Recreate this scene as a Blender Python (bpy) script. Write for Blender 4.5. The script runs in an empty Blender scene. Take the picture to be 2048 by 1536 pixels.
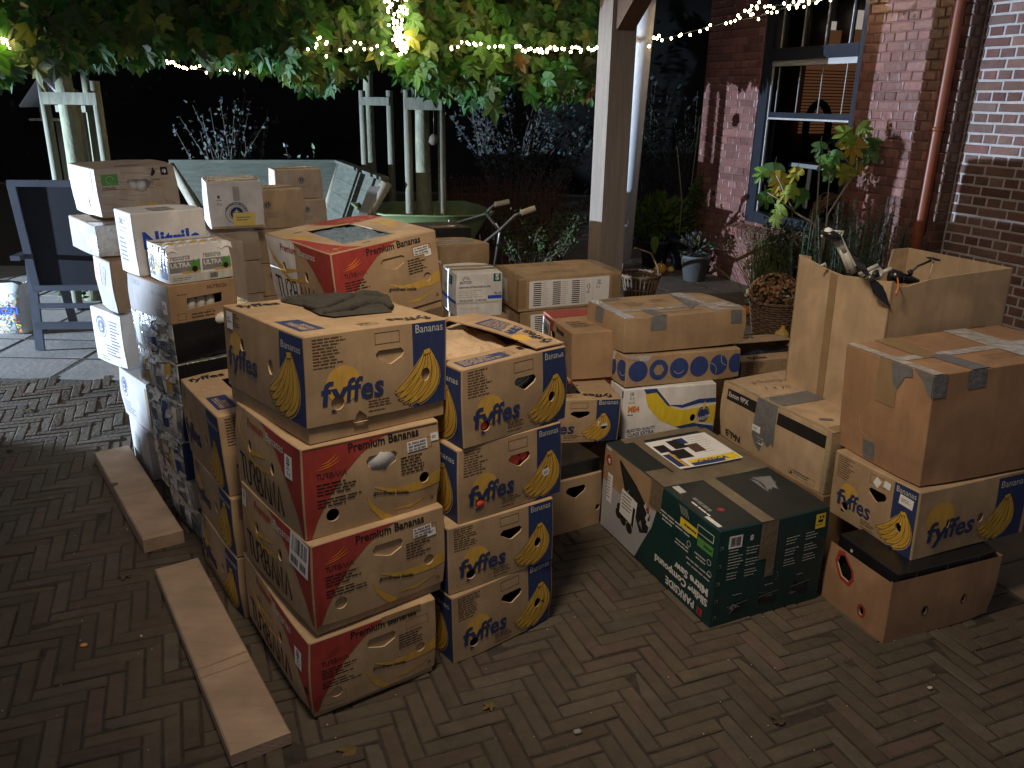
import bpy, bmesh, math, random
from math import sin, cos, pi, radians, sqrt, atan2, hypot
from mathutils import Vector, Matrix, noise
from mathutils.geometry import tessellate_polygon
random.seed(7)
SC = bpy.context.scene
COL = SC.collection

# ---------------------------------------------------------------- camera
PITCH, ROLL, CAMZ, FPX = radians(19.35), radians(1.026), 1.645, 1622.0
_f = Vector((0, cos(PITCH), -sin(PITCH)))
_u = Vector((0, sin(PITCH), cos(PITCH)))
_r = Vector((1, 0, 0))
RT = _r * cos(ROLL) + _u * sin(ROLL)
UP = _u * cos(ROLL) - _r * sin(ROLL)
cam_d = bpy.data.cameras.new('camera')
cam = bpy.data.objects.new('camera', cam_d)
COL.objects.link(cam)
cam_d.sensor_width = 36
cam_d.lens = FPX / 2048 * 36
cam_d.clip_start = 0.05
cam_d.clip_end = 400
cam.matrix_world = Matrix(((RT.x, UP.x, -_f.x, 0), (RT.y, UP.y, -_f.y, 0), (RT.z, UP.z, -_f.z, CAMZ), (0, 0, 0, 1)))
SC.camera = cam

def at(u, v, Y):
    """world point seen at photo pixel (2048 wide) at ground distance Y"""
    d = _f + RT * ((u - 1024) / FPX) - UP * ((v - 768) / FPX)
    return Vector((0, 0, CAMZ)) + d * (Y / d.y)

def atz(u, v, z=0.0):
    d = _f + RT * ((u - 1024) / FPX) - UP * ((v - 768) / FPX)
    return Vector((0, 0, CAMZ)) + d * ((z - CAMZ) / d.z)

# ---------------------------------------------------------------- world: a night sky
W = bpy.data.worlds.new('World')
SC.world = W
W.use_nodes = True
_bg = W.node_tree.nodes['Background']
_bg.inputs[0].default_value = (0.72, 0.70, 0.76, 1)
_bg.inputs[1].default_value = 0.185
SC.view_settings.view_transform = 'Standard'
SC.view_settings.look = 'None'
SC.view_settings.gamma = 1
SC.view_settings.exposure = 0.0

# ---------------------------------------------------------------- lamps
def lamp(name, kind, loc, power, col, target=None, radius=.05, **kw):
    l = bpy.data.lights.new(name, kind)
    l.energy = power
    l.color = col
    l.shadow_soft_size = radius
    for k, v in kw.items():
        setattr(l, k, v)
    o = bpy.data.objects.new(name, l)
    COL.objects.link(o)
    o.location = loc
    if target is not None:
        o.rotation_euler = (Vector(target) - Vector(loc)).to_track_quat('-Z', 'Y').to_euler()
    return o

# warm lamp under the pergola roof, above and a little behind the camera's stack side
lamp('pergola_lamp', 'SPOT', (-.27, 1.42, 2.88), 205, (1.0, .82, .61), (0.52, 3.35, 0.3), .20, spot_size=radians(108), spot_blend=1.0)
# cool floodlight on the neighbouring wall, far to the left
COOL = Vector((-8.0, 4.23, 0.85))
_dir = Vector((cos(radians(20)) * cos(radians(12)), sin(radians(20)) * cos(radians(12)), sin(radians(12))))
lamp('cool_floodlight', 'SPOT', COOL, 6400, (.62, .78, 1.0), COOL + _dir, .02, spot_size=radians(66.4), spot_blend=.06)

# ---------------------------------------------------------------- materials
MATS = {}
def nodes(name):
    m = bpy.data.materials.new(name)
    m.use_nodes = True
    nt = m.node_tree
    b = nt.nodes['Principled BSDF']
    return m, nt, b

def N(nt, t, **kw):
    n = nt.nodes.new(t)
    for k, v in kw.items():
        setattr(n, k, v)
    return n

def mat(name, col, rough=.8, var=.18, scale=8.0, stretch=(1, 1, 1), bump=.0, bscale=60, metal=0, spec=None, dark=.55, obj_var=0.0, attr=False, transl=0, coat=0, stain=0):
    if name in MATS:
        return MATS[name]
    m, nt, b = nodes(name)
    L = nt.links
    tc = N(nt, 'ShaderNodeTexCoord')
    mp = N(nt, 'ShaderNodeMapping')
    mp.inputs['Scale'].default_value = stretch
    L.new(tc.outputs['Object'], mp.inputs[0])
    n1 = N(nt, 'ShaderNodeTexNoise')
    n1.inputs['Scale'].default_value = scale
    n1.inputs['Detail'].default_value = 8
    n1.inputs['Roughness'].default_value = .65
    L.new(mp.outputs[0], n1.inputs[0])
    cr = N(nt, 'ShaderNodeValToRGB')
    c = Vector(col)
    d = c * (1 - var)
    h = c * (1 + var * .6)
    cr.color_ramp.elements[0].position = .3
    cr.color_ramp.elements[0].color = (*d, 1)
    cr.color_ramp.elements[1].position = .72
    cr.color_ramp.elements[1].color = (*[min(1, t) for t in h], 1)
    L.new(n1.outputs[0], cr.inputs[0])
    out = cr.outputs[0]
    if stain:
        n3 = N(nt, 'ShaderNodeTexNoise'); n3.inputs['Scale'].default_value = stain; n3.inputs['Detail'].default_value = 5; n3.inputs['Distortion'].default_value = .6
        oi3 = N(nt, 'ShaderNodeObjectInfo'); ad = N(nt, 'ShaderNodeVectorMath', operation='ADD'); sc_ = N(nt, 'ShaderNodeVectorMath', operation='SCALE'); sc_.inputs[3].default_value = 37
        L.new(oi3.outputs['Random'], sc_.inputs[0]); L.new(tc.outputs['Object'], ad.inputs[0]); L.new(sc_.outputs[0], ad.inputs[1]); L.new(ad.outputs[0], n3.inputs[0])
        r3 = N(nt, 'ShaderNodeMapRange'); r3.inputs[1].default_value = .42; r3.inputs[2].default_value = .66; r3.inputs[3].default_value = .84; r3.inputs[4].default_value = 1.05
        L.new(n3.outputs[0], r3.inputs[0])
        m3 = N(nt, 'ShaderNodeMix', data_type='RGBA', blend_type='MULTIPLY'); m3.inputs[0].default_value = 1
        L.new(out, m3.inputs[6]); L.new(r3.outputs[0], m3.inputs[7]); out = m3.outputs[2]
    if attr:
        at_ = N(nt, 'ShaderNodeAttribute', attribute_name='Col')
        mx = N(nt, 'ShaderNodeMix', data_type='RGBA', blend_type='MULTIPLY')
        mx.inputs[0].default_value = 1
        L.new(out, mx.inputs[6]); L.new(at_.outputs[0], mx.inputs[7])
        out = mx.outputs[2]
    if obj_var:
        oi = N(nt, 'ShaderNodeObjectInfo')
        hs = N(nt, 'ShaderNodeHueSaturation')
        mr = N(nt, 'ShaderNodeMapRange')
        mr.inputs[3].default_value = 1 - obj_var
        mr.inputs[4].default_value = 1 + obj_var
        L.new(oi.outputs['Random'], mr.inputs[0]); L.new(mr.outputs[0], hs.inputs['Value']); L.new(out, hs.inputs['Color'])
        out = hs.outputs[0]
    L.new(out, b.inputs['Base Color'])
    b.inputs['Roughness'].default_value = rough
    b.inputs['Metallic'].default_value = metal
    if coat:
        b.inputs['Coat Weight'].default_value = coat
        b.inputs['Coat Roughness'].default_value = .15
    if spec is not None:
        b.inputs['Specular IOR Level'].default_value = spec
    if bump:
        n2 = N(nt, 'ShaderNodeTexNoise')
        n2.inputs['Scale'].default_value = bscale
        n2.inputs['Detail'].default_value = 4
        L.new(mp.outputs[0], n2.inputs[0])
        bp = N(nt, 'ShaderNodeBump')
        bp.inputs['Strength'].default_value = bump
        bp.inputs['Distance'].default_value = .01
        L.new(n2.outputs[0], bp.inputs['Height'])
        L.new(bp.outputs[0], b.inputs['Normal'])
    if transl:
        tr = N(nt, 'ShaderNodeBsdfTranslucent')
        ms = N(nt, 'ShaderNodeMixShader')
        ms.inputs[0].default_value = transl
        L.new(out, tr.inputs[0])
        L.new(b.outputs[0], ms.inputs[1]); L.new(tr.outputs[0], ms.inputs[2])
        L.new(ms.outputs[0], nt.nodes['Material Output'].inputs[0])
    MATS[name] = m
    return m

KR = dict(rough=.82, var=.13, scale=5, stretch=(5, 5, .8), bump=.10, bscale=70, spec=.25, obj_var=.07, stain=7)
mat('kraft', (.43, .295, .172), **KR)
mat('kraft_brick', (.37, .215, .12), **KR)
mat('kraft_pale', (.52, .375, .235), **KR)
mat('kraft_grey', (.47, .375, .285), **KR)
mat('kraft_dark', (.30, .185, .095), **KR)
mat('kraft_red', (.40, .255, .145), **KR)
mat('white_card', (.82, .80, .78), **KR)
mat('grey_card', (.50, .47, .45), **KR)
mat('cut_edge', (.56, .41, .25), .9, .2, 40)
PR = dict(rough=.62, var=.22, scale=14, stretch=(3, 3, .8), spec=.3)
mat('ink_blue', (.026, .042, .125), **PR)
mat('ink_blue2', (.035, .065, .22), **PR)
mat('ink_red', (.34, .045, .037), **PR)
mat('ink_yellow', (.62, .37, .055), **PR)
mat('ink_sun', (.60, .36, .07), **PR)
mat('ink_black', (.018, .016, .016), **PR)
mat('ink_brown', (.10, .06, .035), **PR)
mat('ink_white', (.74, .73, .71), **PR)
mat('ink_kraft', (.47, .33, .19), **PR)
mat('ink_green', (.10, .28, .06), **PR)
mat('ink_teal', (.01, .12, .11), **PR)
mat('ink_pale', (.55, .55, .50), **PR)
mat('ink_orange', (.75, .20, .03), **PR)
mat('ink_grey', (.22, .22, .22), **PR)
mat('ink_brightblue', (.02, .09, .52), **PR)
mat('ink_vivid_yellow', (.85, .62, .04), **PR)
mat('saw_green', (.010, .043, .043), .42, .25, 6, (2, 2, 1), spec=.4)
mat('saw_dark', (.016, .022, .022), .4, .3, 6, spec=.4)
mat('saw_grey', (.42, .43, .46), .45, .12, 5, spec=.4)
mat('paper', (.82, .81, .79), .6, .06, 20)
mat('note_yellow', (.80, .62, .16), .7, .08, 20)
mat('note_pink', (.75, .30, .20), .7, .08, 20)
mat('black_plastic', (.012, .012, .014), .28, .3, 10, bump=.25, bscale=18, spec=.5)
mat('black_metal', (.015, .015, .017), .35, .3, 10, spec=.5)
mat('grey_plastic', (.33, .34, .34), .5, .15, 10)
mat('light_plastic', (.50, .48, .43), .45, .1, 10)
mat('duct_tape', (.21, .215, .225), .38, .2, 30, (1, 1, 1), bump=.35, bscale=45, metal=.25)
mat('foil_tape_and_glint', (.55, .53, .50), .25, .35, 26, (1, 1, 1), bump=.9, bscale=38, spec=.8, coat=.5)
mat('smoke_tape', (.17, .135, .085), .28, .3, 12, bump=.25, bscale=50, spec=.7)
mat('brown_tape', (.30, .20, .105), .30, .12, 12, bump=.2, bscale=40, spec=.6)
mat('clear_tape', (.40, .31, .19), .25, .2, 12, bump=.25, bscale=50, spec=.7)
mat('timber_grey', (.36, .33, .25), .85, .35, 7, (6, 6, .7), bump=.3, bscale=30)
mat('timber_post', (.24, .20, .165), .8, .22, 5, (8, 8, .6), bump=.25, bscale=30)
mat('timber_dark', (.13, .07, .04), .75, .3, 6, (.8, 8, 8), bump=.3, bscale=30)
mat('timber_green', (.10, .11, .085), .85, .35, 5, (1, 1, 7), bump=.3, bscale=30)
mat('stake', (.20, .205, .155), .85, .35, 6, (6, 6, .8), bump=.3, bscale=30)
mat('bark', (.22, .235, .16), .9, .35, 9, (2, 2, 1), bump=.5, bscale=25)
mat('soil', (.030, .022, .014), .95, .5, 12, bump=.8, bscale=20)
mat('slab_pale', (.22, .21, .195), .88, .3, 3.5, bump=.25, bscale=30)
mat('slab', (.135, .105, .075), .88, .3, 3.5, bump=.25, bscale=30)
mat('brick_pave', (1, 1, 1), .85, .30, 16, bump=.5, bscale=50, attr=True, spec=.3, stain=1.6)
mat('joint_sand', (.040, .032, .023), .95, .5, 30, bump=.5, bscale=60)
mat('brick_glazed', (1.1, 1, 1.05), .42, .22, 12, bump=.55, bscale=22, attr=True, spec=.6, stain=2.5)
mat('brick_rough', (1, 1, 1), .9, .3, 18, bump=.8, bscale=40, attr=True, stain=4)
mat('mortar_red', (.24, .125, .10), .85, .25, 14, bump=.5, bscale=50)
mat('mortar_pale', (.47, .43, .41), .95, .2, 14, bump=.8, bscale=60)
mat('window_paint', (.022, .025, .034), .35, .2, 6, spec=.5)
mat('window_white', (.42, .42, .41), .5, .1, 6)
mat('copper_paint', (.24, .062, .026), .42, .25, 9, (1, 1, .5), spec=.5)
mat('leaf', (1, 1, 1), .55, .12, 14, attr=True, transl=.35, spec=.4)
mat('leaf_dull', (1, 1, 1), .6, .15, 14, attr=True, transl=.12, spec=.3)
mat('twig', (.12, .10, .075), .85, .3, 20)
mat('pot_dark', (.03, .035, .05), .45, .25, 8)
mat('pot_grey', (.10, .10, .095), .8, .25, 8, bump=.3, bscale=30)
mat('wicker', (.19, .12, .07), .7, .4, 20, bump=.3, bscale=40)
mat('pumpkin', (.62, .33, .04), .45, .2, 9)
mat('barrow_green', (.17, .24, .10), .45, .25, 8, spec=.45)
mat('steel', (.15, .135, .115), .4, .25, 14, metal=.7)
mat('grip', (.62, .58, .46), .6, .15, 14)
mat('chair_frame', (.10, .115, .15), .4, .2, 8, spec=.5)
mat('chair_mesh', (.010, .012, .022), .7, .3, 60)
mat('cloth_olive', (.042, .037, .029), .95, .25, 30, bump=.5, bscale=160)
mat('plank', (.38, .27, .185), .85, .22, 3, (1, 4, 4), bump=.2, bscale=50, obj_var=.04, stain=6)
mat('pipe_white', (.50, .52, .55), .6, .08, 6)
mat('flower_petal', (1, 1, 1), .7, .15, 30, attr=True, transl=.2)
mat('bottle_white', (.70, .66, .60), .35, .1, 12)
mat('cap_red', (.85, .09, .055), .35, .15, 12)
mat('glass_jar', (.10, .13, .12), .08, .3, 12, spec=.9)
mat('pouch_grey', (.42, .42, .42), .35, .3, 14, bump=.4, bscale=20)
mat('bag_white', (.62, .66, .68), .5, .2, 9, bump=.3, bscale=15)
mat('cable', (.02, .03, .02), .6, .2, 20)
mat('stone', (.28, .25, .22), .85, .3, 30)

def plastic_wrap():
    """clear film over printed cartons: crumpled, glossy, patchy print below"""
    m, nt, b = nodes('film_wrap')
    L = nt.links
    tc = N(nt, 'ShaderNodeTexCoord')
    v = N(nt, 'ShaderNodeTexNoise'); v.inputs['Scale'].default_value = 7; v.inputs['Detail'].default_value = 1
    L.new(tc.outputs['Object'], v.inputs[0])
    cr = N(nt, 'ShaderNodeValToRGB')
    e = cr.color_ramp.elements
    e[0].position = .36; e[0].color = (.09, .10, .13, 1)
    e[1].position = .66; e[1].color = (.50, .50, .50, 1)
    x = e.new(.47); x.color = (.26, .27, .29, 1)
    x = e.new(.56); x.color = (.19, .18, .10, 1)
    L.new(v.outputs[0], cr.inputs[0]); L.new(cr.outputs[0], b.inputs['Base Color'])
    b.inputs['Roughness'].default_value = .22
    b.inputs['Coat Weight'].default_value = .8
    b.inputs['Coat Roughness'].default_value = .12
    n = N(nt, 'ShaderNodeTexNoise'); n.inputs['Scale'].default_value = 16; n.inputs['Detail'].default_value = 3
    n.inputs['Distortion'].default_value = 1.2
    L.new(tc.outputs['Object'], n.inputs[0])
    bp = N(nt, 'ShaderNodeBump'); bp.inputs['Strength'].default_value = .9; bp.inputs['Distance'].default_value = .02
    L.new(n.outputs[0], bp.inputs['Height']); L.new(bp.outputs[0], b.inputs['Normal'])
    MATS['film_wrap'] = m
plastic_wrap()

def glass_mat():
    m, nt, b = nodes('window_glass')
    L = nt.links
    nt.nodes.remove(b)
    g = N(nt, 'ShaderNodeBsdfGlossy'); g.inputs['Roughness'].default_value = .02
    t = N(nt, 'ShaderNodeBsdfTransparent'); t.inputs[0].default_value = (.75, .78, .78, 1)
    f = N(nt, 'ShaderNodeFresnel'); f.inputs[0].default_value = 1.6
    mx = N(nt, 'ShaderNodeMixShader')
    L.new(f.outputs[0], mx.inputs[0]); L.new(t.outputs[0], mx.inputs[1]); L.new(g.outputs[0], mx.inputs[2])
    L.new(mx.outputs[0], nt.nodes['Material Output'].inputs[0])
    MATS['window_glass'] = m
glass_mat()

def emit(name, col, st, sampled=False):
    m, nt, b = nodes(name)
    b.inputs['Base Color'].default_value = (*col, 1)
    b.inputs['Emission Color'].default_value = (*col, 1)
    b.inputs['Emission Strength'].default_value = st
    m.cycles.emission_sampling = 'FRONT' if sampled else 'NONE'
    MATS[name] = m
emit('bulb_glow', (1.0, .74, .40), 38)
emit('room_glow', (.42, .17, .075), .21)
emit('room_white', (.75, .62, .55), .6)

# ---------------------------------------------------------------- mesh builder and tagging
class MB:
    def __init__(s):
        s.v = []; s.f = []; s.m = []; s.mats = []; s.cols = None; s.sm = []
    def mi(s, name):
        if name not in s.mats:
            s.mats.append(name)
        return s.mats.index(name)
    def add(s, vs, fs, mt, smooth=False, col=None):
        o = len(s.v); k = s.mi(mt)
        s.v.extend(Vector(p) for p in vs)
        for f in fs:
            s.f.append([o + i for i in f]); s.m.append(k); s.sm.append(smooth)
            if col is not None:
                if s.cols is None: s.cols = [(1, 1, 1)] * (len(s.f) - 1)
                s.cols.append(col)
            elif s.cols is not None:
                s.cols.append((1, 1, 1))
    def box(s, c, size, mt, rot=None, col=None, jit=0, taper=1):
        hx, hy, hz = size[0] / 2, size[1] / 2, size[2] / 2
        vs = []
        for sz in (-1, 1):
            t = taper if sz > 0 else 1
            for sx, sy in ((-1, -1), (1, -1), (1, 1), (-1, 1)):
                p = Vector((sx * hx * t, sy * hy * t, sz * hz))
                if jit: p += Vector([random.uniform(-jit, jit) for _ in range(3)])
                if rot is not None: p = rot @ p
                vs.append(p + Vector(c))
        s.add(vs, [(3, 2, 1, 0), (4, 5, 6, 7), (0, 1, 5, 4), (1, 2, 6, 5), (2, 3, 7, 6), (3, 0, 4, 7)], mt, False, col)
    def tube(s, pts, r, mt, n=8, caps=True, col=None):
        pts = [Vector(p) for p in pts]
        rs = r if isinstance(r, (list, tuple)) else [r] * len(pts)
        rings = []; prev = None
        for i, p in enumerate(pts):
            t = (pts[min(i + 1, len(pts) - 1)] - pts[max(i - 1, 0)])
            if t.length < 1e-9: t = Vector((0, 0, 1))
            t.normalize()
            if prev is None:
                a = t.cross(Vector((0, 0, 1)))
                if a.length < .05: a = t.cross(Vector((0, 1, 0)))
            else:
                a = prev - t * prev.dot(t)
            a.normalize(); prev = a
            b = t.cross(a)
            rings.append([p + (a * cos(2 * pi * k / n) + b * sin(2 * pi * k / n)) * rs[i] for k in range(n)])
        vs = [q for ring in rings for q in ring]
        fs = []
        for i in range(len(pts) - 1):
            for k in range(n):
                k2 = (k + 1) % n
                fs.append((i * n + k, i * n + k2, (i + 1) * n + k2, (i + 1) * n + k))
        if caps:
            fs.append(tuple(range(n))[::-1]); fs.append(tuple((len(pts) - 1) * n + k for k in range(n)))
        s.add(vs, fs, mt, True, col)
    def lathe(s, prof, c, mt, n=20, axis=None, closed=False, col=None, wob=None):
        vs = []; fs = []
        for i, (r, z) in enumerate(prof):
            for k in range(n):
                a = 2 * pi * k / n
                rr = r * (wob(a, z) if wob else 1)
                p = Vector((rr * cos(a), rr * sin(a), z))
                if axis is not None: p = axis @ p
                vs.append(p + Vector(c))
        for i in range(len(prof) - 1):
            for k in range(n):
                k2 = (k + 1) % n
                fs.append((i * n + k, i * n + k2, (i + 1) * n + k2, (i + 1) * n + k))
        s.add(vs, fs, mt, True, col)
    def obj(s, name, parent=None, loc=None, mw=None):
        me = bpy.data.meshes.new(name)
        me.from_pydata([tuple(p) for p in s.v], [], s.f)
        for m in s.mats: me.materials.append(MATS[m])
        me.polygons.foreach_set('material_index', s.m)
        me.polygons.foreach_set('use_smooth', s.sm)
        if s.cols is not None:
            ca = me.color_attributes.new('Col', 'FLOAT_COLOR', 'CORNER')
            dat = []
            for p, c in zip(me.polygons, s.cols):
                dat.extend([c[0], c[1], c[2], 1.0] * p.loop_total)
            ca.data.foreach_set('color', dat)
        me.update()
        o = bpy.data.objects.new(name, me)
        COL.objects.link(o)
        if parent is not None: o.parent = parent
        if loc is not None: o.location = loc
        return o

def tag(o, label=None, cat=None, group=None, kind=None):
    if label: o['label'] = label
    if cat: o['category'] = cat
    if group: o['group'] = group
    if kind: o['kind'] = kind
    return o

def empty(name, loc, label, cat, group=None, rz=0, mw=None):
    o = bpy.data.objects.new(name, None)
    o.empty_display_size = .05
    COL.objects.link(o)
    if mw is not None: o.matrix_world = mw
    else:
        o.location = loc; o.rotation_euler = (0, 0, rz)
    return tag(o, label, cat, group)

def copy_tree(o, parent=None):
    c = o.copy(); COL.objects.link(c); c.parent = parent
    for ch in list(o.children):
        if ch.name in bpy.data.objects: copy_tree(ch, c)
    return c

# ---------------------------------------------------------------- flat printing on cardboard faces
_TXT = {}
def text_polys(s, bold=0.0):
    k = (s, bold)
    if k in _TXT: return _TXT[k]
    c = bpy.data.curves.new('t', 'FONT')
    c.body = s; c.size = 1; c.offset = bold; c.resolution_u = 2; c.fill_mode = 'FRONT'
    ob = bpy.data.objects.new('t', c)
    COL.objects.link(ob)
    me = bpy.data.meshes.new_from_object(ob)
    P = [[(me.vertices[i].co.x, me.vertices[i].co.y) for i in p.vertices] for p in me.polygons]
    bpy.data.objects.remove(ob); bpy.data.curves.remove(c); bpy.data.meshes.remove(me)
    x1 = max((p[0] for q in P for p in q), default=1)
    _TXT[k] = (P, x1)
    return _TXT[k]

def clip(poly, a, b, c):
    """keep the side a*x+b*y<=c"""
    out = []; n = len(poly)
    d = [a * p[0] + b * p[1] - c for p in poly]
    for i in range(n):
        j = (i + 1) % n
        if d[i] <= 0: out.append(poly[i])
        if (d[i] < 0) != (d[j] < 0) and abs(d[i] - d[j]) > 1e-12:
            t = d[i] / (d[i] - d[j])
            out.append((poly[i][0] + t * (poly[j][0] - poly[i][0]), poly[i][1] + t * (poly[j][1] - poly[i][1])))
    return out if len(out) > 2 else []

def area(p):
    return sum(p[i][0] * p[(i + 1) % len(p)][1] - p[(i + 1) % len(p)][0] * p[i][1] for i in range(len(p))) / 2

def subtract(polys, hole):
    n = len(hole)
    hx0 = min(p[0] for p in hole); hx1 = max(p[0] for p in hole); hy0 = min(p[1] for p in hole); hy1 = max(p[1] for p in hole)
    ed = []
    for i in range(n):
        p, q = hole[i], hole[(i + 1) % n]
        a, b = (q[1] - p[1]), -(q[0] - p[0])       # outward for CCW
        ed.append((a, b, a * p[0] + b * p[1]))
    res = []
    for poly in polys:
        if max(p[0] for p in poly) <= hx0 or min(p[0] for p in poly) >= hx1 or max(p[1] for p in poly) <= hy0 or min(p[1] for p in poly) >= hy1:
            res.append(poly); continue
        cur = poly
        for a, b, c in ed:
            o = clip(cur, -a, -b, -c)
            if o: res.append(o)
            cur = clip(cur, a, b, c)
            if not cur: break
    return res

def gridcut(poly, cell):
    xs = [p[0] for p in poly]; ys = [p[1] for p in poly]
    if max(xs) - min(xs) < cell * 1.3 and max(ys) - min(ys) < cell * 1.3: return [poly]
    out = [poly]
    for ax in (0, 1):
        nxt = []
        for q in out:
            lo = min(p[ax] for p in q); hi = max(p[ax] for p in q)
            k = math.floor(lo / cell + 1e-6) + 1
            cur = q
            while k * cell < hi - 1e-6 and cur:
                a, b = (1, 0) if ax == 0 else (0, 1)
                l = clip(cur, a, b, k * cell)
                if l: nxt.append(l)
                cur = clip(cur, -a, -b, -k * cell)
                k += 1
            if cur: nxt.append(cur)
        out = nxt
    return out

def circ(x, y, r, n=14, ry=None, rot=0):
    ry = ry or r
    return [(x + r * cos(2 * pi * i / n) * cos(rot) - ry * sin(2 * pi * i / n) * sin(rot), y + r * cos(2 * pi * i / n) * sin(rot) + ry * sin(2 * pi * i / n) * cos(rot)) for i in range(n)]

class Art:
    """a flat sheet of W x H metres; u right, v up; shapes at small levels above it"""
    def __init__(s, W, H, seed=0):
        s.W = W; s.H = H; s.P = []; s.holes = []; s.rnd = random.Random(seed); s.xf = None
    def put(s, p, mt, lv):
        if s.xf: p = [s.xf(q) for q in p]
        if area(p) < 0: p = p[::-1]
        if abs(area(p)) > 1e-9: s.P.append((p, mt, lv))
    def poly(s, p, mt, lv=1):
        if len(p) == 3: return s.put(list(p), mt, lv)
        for t in tessellate_polygon([[Vector((q[0], q[1], 0)) for q in p]]):
            s.put([p[i] for i in t], mt, lv)
    def cv(s, p, mt, lv=1): s.put(list(p), mt, lv)
    def rect(s, x, y, w, h, mt, lv=1, rot=0):
        q = [(0, 0), (w, 0), (w, h), (0, h)]
        s.put([(x + a * cos(rot) - b * sin(rot), y + a * sin(rot) + b * cos(rot)) for a, b in q], mt, lv)
    def frame(s, x, y, w, h, t, mt, lv=1):
        s.rect(x, y, w, t, mt, lv); s.rect(x, y + h - t, w, t, mt, lv); s.rect(x, y + t, t, h - 2 * t, mt, lv); s.rect(x + w - t, y + t, t, h - 2 * t, mt, lv)
    def circle(s, x, y, r, mt, lv=1, n=20, ry=None, rot=0): s.put(circ(x, y, r, n, ry, rot), mt, lv)
    def ring(s, x, y, r, t, mt, lv=1, n=24, a0=0, a1=2 * pi):
        pts = [(x + r * cos(a0 + (a1 - a0) * i / n), y + r * sin(a0 + (a1 - a0) * i / n)) for i in range(n + 1)]
        s.stroke(pts, t, mt, lv)
    def stroke(s, pts, w, mt, lv=1):
        ws = w if isinstance(w, (list, tuple)) else [w] * len(pts)
        L = []; R = []
        for i, p in enumerate(pts):
            a = pts[max(i - 1, 0)]; b = pts[min(i + 1, len(pts) - 1)]
            dx, dy = b[0] - a[0], b[1] - a[1]; l = hypot(dx, dy) or 1
            nx, ny = -dy / l * ws[i] / 2, dx / l * ws[i] / 2
            L.append((p[0] + nx, p[1] + ny)); R.append((p[0] - nx, p[1] - ny))
        for i in range(len(pts) - 1):
            s.put([R[i], R[i + 1], L[i + 1], L[i]], mt, lv)
    def text(s, t, x, y, size, mt, lv=2, bold=.0, sx=1.0, rot=0, width=None, slant=0):
        P, x1 = text_polys(t, bold)
        if width: sx = width / (x1 * size)
        c, d = cos(rot), sin(rot)
        for q in P:
            r = []
            for a, b in q:
                a, b = (a + b * slant) * size * sx, b * size
                r.append((x + a * c - b * d, y + a * d + b * c))
            s.put(r, mt, lv)
    def lines(s, x, y, w, n, dy, mt, lv=1, th=.42, rot=0):
        """rows of small print, as word-length strokes"""
        for i in range(n):
            px = 0; ww = w * s.rnd.uniform(.6, 1)
            while px < ww:
                l = min(s.rnd.uniform(.012, .035) * max(.5, w / .12), ww - px)
                a, b = px, -i * dy
                s.rect(x + a * cos(rot) - b * sin(rot), y + a * sin(rot) + b * cos(rot), l * .85, dy * th, mt, lv, rot)
                px += l
    def hole(s, p, kind='plug'):
        if s.xf: p = [s.xf(q) for q in p]
        if area(p) < 0: p = p[::-1]
        s.holes.append((p, kind))

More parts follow.
